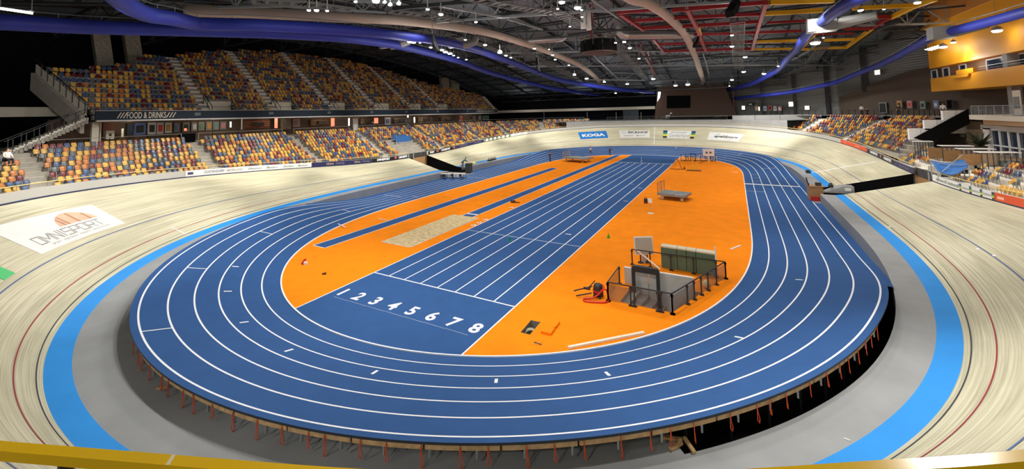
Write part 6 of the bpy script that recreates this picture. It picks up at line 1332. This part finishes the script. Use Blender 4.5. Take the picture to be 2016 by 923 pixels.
# platform trolleys
def trolley(name, lab, c, ang, L, Wd, zt, legs, m_top, push=True, marks=False):
    t = thing(name, lab, 'trolley', c); k, q = math.cos(ang), math.sin(ang); f = lambda x, y, z: c+np.array((x*k-y*q, x*q+y*k, z))
    m = MB(); m.prism([f(-L/2, -Wd/2, zt), f(L/2, -Wd/2, zt), f(L/2, Wd/2, zt), f(-L/2, Wd/2, zt)], (0, 0, .05)); m.build('deck', m_top, t)
    m = MB()
    for a, b in (((-L/2, -Wd/2), (L/2, -Wd/2)), ((L/2, -Wd/2), (L/2, Wd/2)), ((L/2, Wd/2), (-L/2, Wd/2)), ((-L/2, Wd/2), (-L/2, -Wd/2))): m.bar(f(*a, zt-.09), f(*b, zt-.09), .06, .18)
    m.build('frame', M_gwall, t)
    for x in (-L*.36, L*.36):
        for y in (-Wd*.34, Wd*.34):
            m = MB(); m.tube([f(x, y-.06, .16), f(x, y+.06, .16)], .16, 12); w = m.build('wheel', M_crm, t); m = MB(); m.bar(f(x, y, .16), f(x, y, zt-.15), .12); m.build('fork', M_blkm, t)
    if push:
        m = MB()
        for y in np.linspace(-Wd/2+.05, Wd/2-.05, 3): m.bar(f(-L/2+.05, y, zt), f(-L/2+.05, y, zt+1.15), .045)
        m.bar(f(-L/2+.05, -Wd/2+.05, zt+1.15), f(-L/2+.05, Wd/2-.05, zt+1.15), .045); m.build('push_frame', mat('brown tube', srgb(120, 92, 74), .5, .4), t); m = MB(); m.prism([f(-L/2+.06, -Wd/2+.1, zt+.1), f(-L/2+.06, Wd/2-.1, zt+.1), f(-L/2+.06, Wd/2-.1, zt+1.1), f(-L/2+.06, -Wd/2+.1, zt+1.1)], (.015, 0, 0)); m.build('mesh_panel', mat('mesh guard', (.5, .4, .32), .5, alpha=.2), t)
    m = MB(); m.bar(f(-L*.06, -Wd/2, zt+.06), f(-L*.02, Wd/2, zt+.06), .04, .02); m.build('joint_strip', M_crm, t)
    if marks:
        for x in (.2, .34): m = MB(); m.box(f(L*x, -Wd*.42, zt+.055), (.35, .16, .01), ang); m.build('white_tag', M_wht, t)
    return t
wl, wr = pz(1304, 391.5), pz(1342, 396); ang = math.atan2((wr-wl)[1], (wr-wl)[0]); Lw = np.linalg.norm((wr-wl)[:2])
M_deck = mat('grey deck', srgb(132, 140, 140), .35, .3, noise=.06, nscale=1.)
nrm = np.array((-math.sin(ang), math.cos(ang), 0)); c0 = V3((wl+wr)/2)+nrm*.85
trolley('platform_trolley', 'grey flat platform trolley with white wheels and a push frame, mid orange area', c0, ang, Lw*1.42, 2.3, .62, 4, M_deck, True, True)
wl, wr = pz(1124, 320.5), pz(1143, 321.5); ang = math.atan2((wr-wl)[1], (wr-wl)[0])
ang = -.25; trolley('platform_trolley', 'grey flat platform trolley at the far end of the left orange strip', V3(pz(1137, 318)), ang, 5.4, 3.2, .85, 4, M_deck, True)
# hurdle carts and white board at the far right of the infield
a, b = V3(pz(1341, 317)), V3(pz(1409, 317.5)); t = thing('hurdle_cart', 'long low rack of stacked hurdles at the far edge of the orange area', 'rack', (a+b)/2); m = MB(); d = (b-a)/np.linalg.norm(b-a)
for z in (.15, 1.35): m.bar(a+[0, 0, z], b+[0, 0, z], .09)
for f in np.linspace(0, 1, 8): m.bar(a*(1-f)+b*f, a*(1-f)+b*f+[0, 0, 1.35], .08)
m.build('frame', M_blkm, t); random.seed(9)
for i in range(16):
    f = (i+.4)/16; p = a*(1-f)+b*f; q = p+d*.45; m = MB(); c = random.choice([0, 0, 1]); zz = random.uniform(.7, 1.1); m.bar(p+[0, .3, .2], p+[0, .3, zz], .06); m.bar(q+[0, .3, .2], q+[0, .3, zz], .06); m.bar(p+[0, .3, zz], q+[0, .3, zz], .10, .14); m.bar(p+[0, .3, .25], q+[0, .3, .65], .05); m.build('hurdle', [M_crm, mat('olive hurdle', srgb(150, 140, 110), .6)][c], t)
for f in (.1, .4, .62, .9): m = MB(); p = a*(1-f)+b*f; m.tube([p+[0, -.08, .12], p+[0, .08, .12]], .12, 8); m.build('wheel', M_blkm, t)
p = V3(pz(1396, 318.5)); t = thing('white_board', 'white square board with two dark dials on a post at the far orange edge', 'board', p); m = MB(); m.bar(p, p+[0, 0, 1.2], .2); m.build('post', M_crm, t); m = MB(); m.box(p+[0, 0, 1.75], (1.95, .12, 1.3)); m.build('panel', M_wht, t)
for s in (-.3, .35): m = MB(); m.lathe(p+[s, -.07, 1.7], [(.2, -.0), (.2, .02)], 12); o = m.build('dial', M_dark, t); 
for s, c in ((-.35, 'l'), (.3, 'r')): m = MB(); m.tube([p+[s, -.06, 1.75], p+[s, -.09, 1.75]], .2, 12); m.build('dial', mat('dial grey', srgb(110, 110, 110), .5), t)
# yellow jump stands
def jump(x, y, lab, k):
    p = V3(pz(x, y)); t = thing('jump_stand', lab, 'jump stand', p); M_o = M_yel if k else mat('amber steel', srgb(210, 140, 20), .5)
    m = MB()
    if k: m.box(p+[0, 0, .08], (2.1, .9, .08)); m.box(p+[0, -.5, .03], (2.3, .2, .06))
    else: m.bar(p+[-1.1, 0, .05], p+[1.2, .2, .05], .08); m.bar(p+[0, -.6, .05], p+[.2, .8, .05], .06)
    m.build('base', mat('brown base', srgb(130, 80, 20), .6), t); m = MB()
    if k: m.bar(p+[-.1, 0, .1], p+[-.15, 0, 1.9], .13); m.bar(p+[.1, 0, .1], p+[.75, .1, 1.3], .13); m.bar(p+[-.5, 0, .1], p+[-.15, 0, 1.0], .1)
    else: m.bar(p+[-.9, 0, .05], p+[-.05, 0, 1.85], .08); m.bar(p+[-.5, .1, .05], p+[-.1, .0, 1.2], .05)
    m.build('upright', M_o, t); m = MB()
    if k: m.bar(p+[.7, .1, 1.2], p+[1.9, .3, 1.7], .07)
    else: m.bar(p+[.05, 0, 1.9], p+[.75, .1, .05], .09)
    m.build('arm', M_dark if k else mat('rust arm', srgb(120, 50, 10), .6), t)
jump(1333, 333.5, 'amber A-shaped jump stand on the far orange floor, left of the yellow one', 0); jump(1366, 336, 'yellow jump stand on a flat base on the far orange floor', 1)
p = V3(pz(1347.5, 332.5)); m = MB(); m.box(p+[0, 0, .2], (.16, .1, .4)); m.box(p+[0, 0, .04], (.4, .3, .08)); o = m.build('small_stand', mat('rust arm', srgb(120, 50, 10), .6), loc=p); tag(o, 'tiny rust brown stand between the two jump stands', 'stand')
p = V3(pz(1263, 318)); m = MB(); m.bar(p, p+[0, 0, .9], .06); m.box(p+[0, 0, .03], (.3, .3, .06)); o = m.build('finish_post', M_wht, loc=p); tag(o, 'slim white post on the sprint finish line', 'post')
# tables by the left gate, things by both gates
p = V3(pz(888, 352)); t = None
for i, (dx, dy, lab) in enumerate(((-1.0, 0, 'cream folding table beside the outer lane by the left gate, left of a pair'), (1.0, .9, 'cream folding table beside the outer lane by the left gate, right of a pair'))):
    c = p+[dx, dy, 0]; t = thing('folding_table', lab, 'table', c); m = MB(); m.box(c+[0, 0, .74], (1.9, .85, .06), .3); m.build('table_top', M_crm, t)
    for sx in (-.8, .8):
        for sy in (-.3, .3): m = MB(); m.bar(c+[sx, sy+sx*.3, 0], c+[sx, sy+sx*.3, .72], .05); m.build('leg', M_blkm, t)
for i in range(4):
    c = p+[(-1.9, -.3, .8, 2.1)[i], (-1.0, -1.1, -.6, -.2)[i], 0]; t = thing('folding_chair', f'dark folding chair at the cream tables by the left gate, {nth(i+1)} from the left', 'chair', c); m = MB(); m.box(c+[0, 0, .45], (.42, .42, .04)); m.build('seat', M_blkm, t); m = MB(); m.box(c+[0, -.2, .72], (.42, .04, .35)); m.build('backrest', M_blkm, t)
    for sx in (-.18, .18):
        for sy in (-.18, .18): m = MB(); m.bar(c+[sx, sy, 0], c+[sx, sy, .45], .03); m.build('leg', M_blkm, t)
p = V3(pz(923, 341)); t = thing('grey_bin', 'tall dark grey bin at the track edge by the left gate', 'bin', p); m = MB(); m.box(p+[0, 0, .85], (.9, .9, 1.5)); m.build('body', mat('bin grey', srgb(60, 62, 62), .6), t, bevel=.03); m = MB(); m.box(p+[0, 0, 1.63], (1.0, 1.0, .08)); m.build('lid', M_dark, t)
for sx in (-.4, .4): m = MB(); m.tube([p+[sx, -.3, .1], p+[sx+.06, -.3, .1]], .1, 8); m.build('wheel', M_blkm, t)
q = vs(vuv(961, 325)[0], -1.0)[0]; m = MB(); m.lathe(q, [(.35, 0), (.45, .15), (.35, .4), (.1, .5)], 12); o = m.build('yellow_bag', mat('pale yellow cloth', srgb(220, 214, 140), .8), loc=q, smooth=True); tag(o, 'pale yellow bag on the grey apron beyond the left gate, right of two', 'bag')
q = vs(vuv(951, 327)[0], -1.1)[0]; m = MB(); m.lathe(q, [(.4, 0), (.5, .12), (.4, .3), (.1, .36)], 12); o = m.build('yellow_bag', mat('pale yellow cloth', srgb(220, 214, 140), .8), loc=q, smooth=True); tag(o, 'flat pale yellow bag on the grey apron beyond the left gate, left of two', 'bag')
q = vs(vuv(975, 316)[0], -.9)[0]; t = thing('black_bike_stand', 'long low black rack on the blue band beyond the yellow bags', 'rack', q); m = MB(); m.box(q+[0, 0, .15], (.6, 2.8, .2), .1); m.build('base', M_blkm, t)
for k in range(6): m = MB(); m.bar(q+[0, -1.2+k*.48, .2], q+[0, -1.2+k*.48, .6], .08); m.build('upright', M_blkm, t)
# brown desk by the right gate
p = vs(vuv(1622, 384)[0], -1.5)[0]; pr = V3(pz(1606, 394)); t = thing('plywood_lectern', 'brown plywood box lectern on the trackside by the right gate', 'lectern', pr); a_ = 1.5; m = MB(); m.box(pr+[0, 0, .75], (1.2, .9, 1.4), .15); m.build('body', M_wood2, t); m = MB(); m.box(pr+[.1, 0, 1.5], (1.35, 1.0, .08), .15); m.build('top', M_wood2, t); m = MB(); m.bar(pr+[-.55, -.3, 1.5], pr+[-.75, -.35, 2.4], .09); m.build('microphone_arm', M_blkm, t); m = MB(); m.box(pr+[.3, 0, 1.72], (.5, .4, .3)); m.build('monitor', M_dark, t); m = MB(); m.box(pr+[.0, -.52, .25], (1.0, .3, .4)); m.build('red_bag', M_red, t)
q = vs(vuv(1630, 378)[0], -.9)[0]+np.array((.75, .1, 0)); t = thing('grey_ramp', 'low grey loading ramp at the inner end of the right black curtain', 'ramp', q); m = MB(); m.prism([q+[-1.3, -.6, .02], q+[1.2, -.6, .02], q+[1.2, -.6, .75], q+[.3, -.6, .75]], (0, 1.2, 0)); m.build('wedge', M_gal, t); m = MB(); m.box(q+[.7, -.62, .45], (.5, .04, .3)); m.build('white_label', M_wht, t); m = MB(); m.lathe(q+[-.6, 0, .5], [(.2, 0), (.25, .2), (.1, .45)], 10); m.build('black_sack', M_blkm, t)
for x, y, lab in ((1585, 340, 'small black box on the blue band beyond the right cross line'), (1523, 303, 'small black box on the apron at the far right bend')):
    q = vs(vuv(x, y)[0], -.8)[0]; m = MB(); m.box(q+[0, 0, .15], (.5, .9, .3)); m.box(q+[0, 0, .34], (.3, .5, .1)); o = m.build('black_box', M_blkm, loc=q); tag(o, lab, 'box')
for x, y, lab in ((1668, 865, 'thin white strip lying on the near right grey apron'),):
    a, b = V3(pz(1661, 863, ZA), ZA), V3(pz(1674, 868, ZA), ZA); m = MB(); m.bar(a+[0, 0, .01], b+[0, 0, .01], .03, .02); o = m.build('white_strip', M_wht, loc=a); tag(o, lab, 'strip')
# ================================================================== yellow handrail in the foreground
def fg():
    d1 = 3.6
    L = [(-120, 862), (0, 879), (120, 892), (250, 904), (400, 914), (520, 921)]
    def pts(L, h): return [pz(x, y, h) for x, y in L]
    z = CAM[2]-2.05
    Lp = [(-160, 872), (0, 887), (130, 898), (260, 909), (390, 920), (520, 931), (700, 944), (1000, 957), (1300, 954), (1540, 941), (1640, 934), (1760, 926), (1880, 919), (2016, 907), (2150, 892)]
    P = smooth(pts(Lp, z), 5); t = thing('yellow_handrail', 'flat glossy yellow handrail on grey posts curving along the bottom of the view', 'handrail', P[len(P)//2]); m = MB()
    for a, b in zip(P[:-1], P[1:]): pass
    up = np.array((0, 0, 1.)); A, B, C_, D = [], [], [], []
    for i, p in enumerate(P):
        d = P[min(i+1, len(P)-1)]-P[max(i-1, 0)]; d[2] = 0; d /= np.linalg.norm(d); s = np.cross(d, up); A.append(p-s*.035+up*.03); B.append(p+s*.035+up*.03); C_.append(p+s*.035-up*.03); D.append(p-s*.035-up*.03)
    for u, v in ((A, B), (B, C_), (C_, D), (D, A)): m.strip(u, v)
    m.build('rail', mat('gloss yellow', srgb(246, 196, 14), .18, coat=.5), t)
    for i in (2, 8, 8, 66): 
        p = P[min(max(1, [j for j in range(len(P))][min(len(P)-2, i)]), len(P)-1)]
    for x in (123, 1000, 1900):
        j = min(range(len(P)), key=lambda j: abs(proj(P[j])[0]-x)); p = P[j]; m = MB(); m.bar(p-up*.03, p-up*1.1, .045, .06); m.build('post', mat('post grey', srgb(92, 84, 80), .5, .3), t)
    j = min(range(len(P)), key=lambda j: abs(proj(P[j])[0]-327)); p = P[j]; d = (P[j+1]-p); d /= np.linalg.norm(d); s = np.cross(d, up); m = MB(); m.quad(*(p+s*a+d*b+up*.031 for a, b in ((-.034, -.035), (.034, -.005), (.034, .02), (-.034, -.01)))); m.build('worn_patch', mat('worn primer', srgb(236, 222, 180), .6), t)
    return P
FGP = fg()
# ================================================================== people
def skinned(name, mats, verts, edges, radii, parent, root=0, sub=1):
    me = bpy.data.meshes.new(name); off = np.array(world_loc(parent)); me.from_pydata([tuple(np.array(v)-off) for v in verts], edges, []); o = bpy.data.objects.new(name, me); C.objects.link(o); o.parent = parent; me.materials.append(mats)
    bm = bmesh.new(); bm.from_mesh(me); sl = bm.verts.layers.skin.verify(); bm.verts.ensure_lookup_table()
    for i, r in enumerate(radii): bm.verts[i][sl].radius = (r, r); bm.verts[i][sl].use_root = (i == root)
    bm.to_mesh(me); bm.free()
    md = o.modifiers.new('skin', 'SKIN'); md.use_smooth_shade = True; sb = o.modifiers.new('sub', 'SUBSURF'); sb.levels = sub; sb.render_levels = sub; return o
SK = mat('skin', srgb(206, 160, 130), .6); HAIRS = {'dark': mat('hair dark', srgb(40, 30, 24), .8), 'blond': mat('hair fair', srgb(140, 110, 70), .8)}
def person(lab, p, ang, top, legs, pose='stand', hair='dark', h=1.75):
    p = np.array(p, float); t = thing('person', lab, 'person', p, 'people in the hall'); s = h/1.75; ca, sa = math.cos(ang), math.sin(ang)
    def W(x, y, z): return p+np.array((x*ca-y*sa, x*sa+y*ca, z))*s      # x right, y forward
    sit = pose == 'sit'; bend = pose == 'bend'
    hip = .46 if sit else .95; ln = .75 if bend else .05; ch = hip+(.48 if not bend else .34); cy = ln*.55; nk = hip+(.60 if not bend else .40); ny = cy+(.02 if not bend else .16)
    V = [W(0, 0, hip), W(0, cy*.5, (hip+ch)/2), W(0, cy, ch), W(0, ny, nk), W(0, ny+.03, nk+.10), W(0, ny+.04, nk+.22)]; E = [(0, 1), (1, 2), (2, 3), (3, 4), (4, 5)]; Rd = [.13, .12, .145, .06, .085, .085]
    j = {}
    for sd in (-1, 1):
        if sit: L = [(.09*sd, .02, hip), (.11*sd, .42, hip+.02), (.11*sd, .44, .08), (.11*sd, .60, .04)]
        elif pose == 'walk': L = [(.09*sd, 0, .92), (.09*sd, .16*sd+.04, .5), (.09*sd, .28*sd-.05, .08), (.09*sd, .28*sd+.1, .04)]
        else: L = [(.09*sd, 0, .92), (.10*sd, .03, .5), (.10*sd, -.02, .08), (.11*sd, .13, .04)]
        i0 = len(V); V += [W(*q) for q in L]; Rd += [.09, .062, .045, .04]; E += [(0, i0), (i0, i0+1), (i0+1, i0+2), (i0+2, i0+3)]
        sh = (.19*sd, cy-.01, ch+.04)
        if bend: A = [sh, (.22*sd, cy+.22, ch-.25), (.15*sd, cy+.42, ch-.42)]
        elif sit: A = [sh, (.24*sd, .14, hip+.24), (.14*sd, .36, hip+.16)]
        else: A = [sh, (.25*sd, cy-.02, ch-.24), (.24*sd, cy+.14, ch-.44)]
        i0 = len(V); V += [W(*q) for q in A]; Rd += [.058, .042, .03]; E += [(2, i0), (i0, i0+1), (i0+1, i0+2)]
        hx, hy, hz = A[2]; dx, dy, dz = (np.array(A[2])-np.array(A[1]))/np.linalg.norm(np.array(A[2])-np.array(A[1])); k = len(V); V.append(W(hx+dx*.07, hy+dy*.07, hz+dz*.07)); Rd.append(.026); E.append((i0+2, k))
        for fi, (o_, l) in enumerate(((-.033, .075), (-.011, .09), (.011, .085), (.033, .065))):
            a = len(V); V += [W(hx+o_+dx*.12, hy+dy*.12, hz+dz*.12), W(hx+o_+dx*(.12+l), hy+dy*(.12+l)+.02, hz+dz*(.12+l))]; Rd += [.009, .008]; E += [(k, a), (a, a+1)]
        a = len(V); V += [W(hx-.05*sd+dx*.06, hy+.02+dy*.06, hz+dz*.06), W(hx-.065*sd+dx*.1, hy+.03+dy*.1, hz+dz*.1)]; Rd += [.010, .008]; E += [(i0+2, a), (a, a+1)]
        j[sd] = (L, A)
    nose = len(V); V.append(W(0, ny+.135, nk+.15)); Rd.append(.014); E.append((5, nose))
    for sd in (-1, 1): k = len(V); V.append(W(.085*sd, ny+.03, nk+.16)); Rd.append(.016); E.append((5, k))
    skinned('body', SK, V, E, Rd, t)
    m1 = mat('cloth %.2f %.2f %.2f' % top, top, .85); m2 = mat('trousers %.2f %.2f %.2f' % legs, legs, .85)
    V = [W(0, 0, hip+.02), W(0, cy*.5, (hip+ch)/2), W(0, cy, ch), W(0, ny, nk-.03)]; E = [(0, 1), (1, 2), (2, 3)]; Rd = [.15, .14, .165, .085]
    for sd in (-1, 1):
        A = j[sd][1]; i0 = len(V); V += [W(*q) for q in A[:2]]+[W(*(np.array(A[1])*.25+np.array(A[2])*.75))]; Rd += [.072, .056, .045]; E += [(2, i0), (i0, i0+1), (i0+1, i0+2)]
    skinned('jacket', m1, V, E, Rd, t, 1)
    V = [W(0, 0, hip)]; E = []; Rd = [.14]
    for sd in (-1, 1):
        L = j[sd][0]; i0 = len(V); V += [W(*q) for q in L[:2]]+[W(L[2][0], L[2][1], L[2][2]+.03)]; Rd += [.102, .075, .06]; E += [(0, i0), (i0, i0+1), (i0+1, i0+2)]
    skinned('trousers', m2, V, E, Rd, t, 0)
    m = MB()
    for sd in (-1, 1): L = j[sd][0]; a, b = W(L[2][0], L[2][1]-.03, .045), W(L[3][0], L[3][1]+.03, .04); m.bar(a, b, .09, .085)
    m.build('shoes', M_blkm, t); m = MB(); hc = W(0, ny+.01, nk+.20); m.lathe(hc, [(.098*s, -.03), (.112*s, .03), (.098*s, .09), (.05*s, .125), (.01, .13)], 12); m.build('hair', HAIRS[hair], t, smooth=True); return t
DK, LT = srgb(36, 38, 48), srgb(206, 206, 196)
to_cam = lambda p: math.atan2(CAM[1]-p[1], CAM[0]-p[0])-math.pi/2
for x, y, top, legs, pose, da, lab, h in ((1083, 318, DK, DK, 'stand', 1., 'person in dark clothes standing by the far left trolley', 1.95), (1163, 305, LT, DK, 'walk', .6, 'person in a white top and dark trousers walking behind the far trolley', 1.95), (1201, 305.5, DK, DK, 'bend', .4, 'person in dark clothes bending at the far end of the runway', 1.95)):
    p = V3(pz(x, y)); person(lab, p, to_cam(p)+da, top, legs, pose, h=h)
p = V3(pz(909, 342)); person('person in a grey pink top and dark trousers by the left gate', p, to_cam(p)+1.2, srgb(150, 120, 116), DK, 'stand', h=1.85)
p = vs(vuv(926, 330)[0], -1.4)[0]; person('person in teal clothes bending on the apron behind the grey bin', p, to_cam(p)+2., srgb(24, 104, 110), srgb(24, 84, 100), 'bend')
p = np.array((*pz(11, 318, LZ0-LDZ*1)[:2], LZ0-LDZ*1)); p = pdp(12, 315, 30.5); p[2] = LZ0-LDZ*1; person('person in a white top seated at the top of the leftmost seats', p, to_cam(p)+.6, LT, DK, 'sit')
for x, y, d, c, lab in ((733, 262, 0, srgb(30, 34, 46), 'person in navy standing at the top of the fourth aisle by the blue poster'), (711, 262, 0, srgb(44, 44, 48), 'person in charcoal standing behind the middle left seats')):
    p = pxx(x, y, -38.9); p[2] = CZ; person(lab, p, to_cam(p), c, DK, 'stand')
for x, yb, c, lab in ((1640, 8.2, srgb(60, 62, 66), None),):
    pass
for x, c, lab in ((1693, srgb(216, 214, 206), 'person in white sitting high behind the far right seats'), (1703, srgb(40, 40, 44), 'person in black sitting beside the one in white behind the far right seats'), (1765, srgb(60, 40, 36), 'person in brown sitting behind the far right seats near the pink poster'), (1852, srgb(200, 200, 196), 'person in white sitting behind the far right seats by the blue poster')):
    t0 = vt_top(x, 3., 8.2, -.2*TV, .9*TV); p = vtop(t0, 8.6, absz=RC)[0]; person(lab, p, to_cam(p), c, DK, 'stand' if x != 1703 else 'sit')
# ================================================================== light
w = bpy.data.worlds.new('w'); bpy.context.scene.world = w; w.use_nodes = True
w.node_tree.nodes['Background'].inputs[0].default_value = (.9, .95, 1, 1); w.node_tree.nodes['Background'].inputs[1].default_value = .04
def spot(x, y, z, e, tx, ty, ang=105, soft=.5, col=(1, .975, .94), tz=0.):
    l = bpy.data.lights.new('flood_and_fill_spot', 'SPOT'); l.energy = e; l.spot_size = R(ang); l.spot_blend = .6; l.shadow_soft_size = soft; l.color = col
    o = bpy.data.objects.new('flood_and_fill_spot', l); C.objects.link(o); o.location = (x, y, z); d = Vector((tx-x, ty-y, tz-z)); o.rotation_euler = d.to_track_quat('-Z', 'Y').to_euler()
E_ = 4300
for x, tx in ((-18, -22), (-6, -9), (4, 4), (14, 17), (26, 30)):
    for y, ty in ((0, -10), (14, 8), (28, 27), (42, 43), (56, 60), (70, 82)): spot(x, y, (min(zch(y), zroof(y)-1.0)-.6) if abs(x-4) < 14 else zduct(y)-1.3, E_*(1.15 if x < -10 else .98 if x > 20 else .82)*((1.0 if x < -10 and y == 0 else 1.35) if y in (0, 70) else 1), tx, ty)
for y, e in ((-12, 2300), (4, 2200), (18, 2300), (32, 2400), (46, 2200), (60, 2000)): spot(-14, y, zduct(y)-1.4, e, -26, y-2, 80)  # extra spots added to brighten the left boards
for x in (-8, 6, 20): spot(x, -13, 15.2, 3000, x*.8, 18, 90)                                # added near row: front fill for faces turned to the camera
for y, e in ((-6, 1500), (8, 1200)): spot(-6, y, zduct(y)-1.2, e*1.6, -14, -14, 70)  # added fill for the near left apron and blue band
for y in (-6, 8, 22, 36, 50, 64): spot(-20, y, zduct(y)-1.7, 7600, -36.5, y+(33-y)*-.12, 70, col=(1, .96, .88))          # added fill that brightens the lower left seats, no fittings
for y in (2, 20, 38, 56, 72): spot(-22, y, zduct(y)-1.5, 600, -60, y, 60)  # weak added fill on the upper seats
for p in ((30, 62), (27, 74), (33, 48), (35, 36), (36, 24), (36, 12)): spot(p[0]-8, p[1]-4, zch(p[1])-.8, 5200, p[0]+10, p[1]+8, 80)  # added fill for the right stand and terrace
for x in (4, 14, 24, 30): spot(x, -27, 14.5, 2600, x, -16, 60, tz=7.5)  # unseen spots behind the camera, added to light the yellow handrail
for y in (30, 16, 2): spot(31, y, 15.5, 2600, 47, y-6, 60, tz=13)  # added spots to even out the amber wall, no fittings here
def point(p, e, soft=.25, col=(1, .975, .94)):
    l = bpy.data.lights.new('lamp_and_fill_point', 'POINT'); l.energy = e; l.shadow_soft_size = soft; l.color = col; o = bpy.data.objects.new('lamp_and_fill_point', l); C.objects.link(o); o.location = tuple(p)
for i, p in enumerate(LAMPS):
    if i % 3 == 0: point(p-np.array((0, 0, 2.4)), 360, .5)
for y in np.arange(UY0+4, UY1, 9.): point((KX+2.2, y, 9.9), 60, .2, (1, .86, .68))
for x in (-40, -20, 0): point((x, 97, 12.5), 260, .4)  # added points that lift the pale beam at the far end
spot(-24, -12, 16.5, 1800, -46, -8, 60, tz=12)  # added spot for the dim side beam and stand-end parapet
for p in ((44, 88, 12), (52, 70, 12)): point(p, 160, .4)
for y in (20, 5, -8): point((WX-3, y, 6.6), 700, .3, (1, .85, .65))  # added points that brighten the tall window and its surround
sc = bpy.context.scene
sc.view_settings.view_transform = 'Standard'; sc.view_settings.look = 'None'; sc.view_settings.gamma = 1; sc.view_settings.use_curve_mapping = False; sc.view_settings.exposure = 0
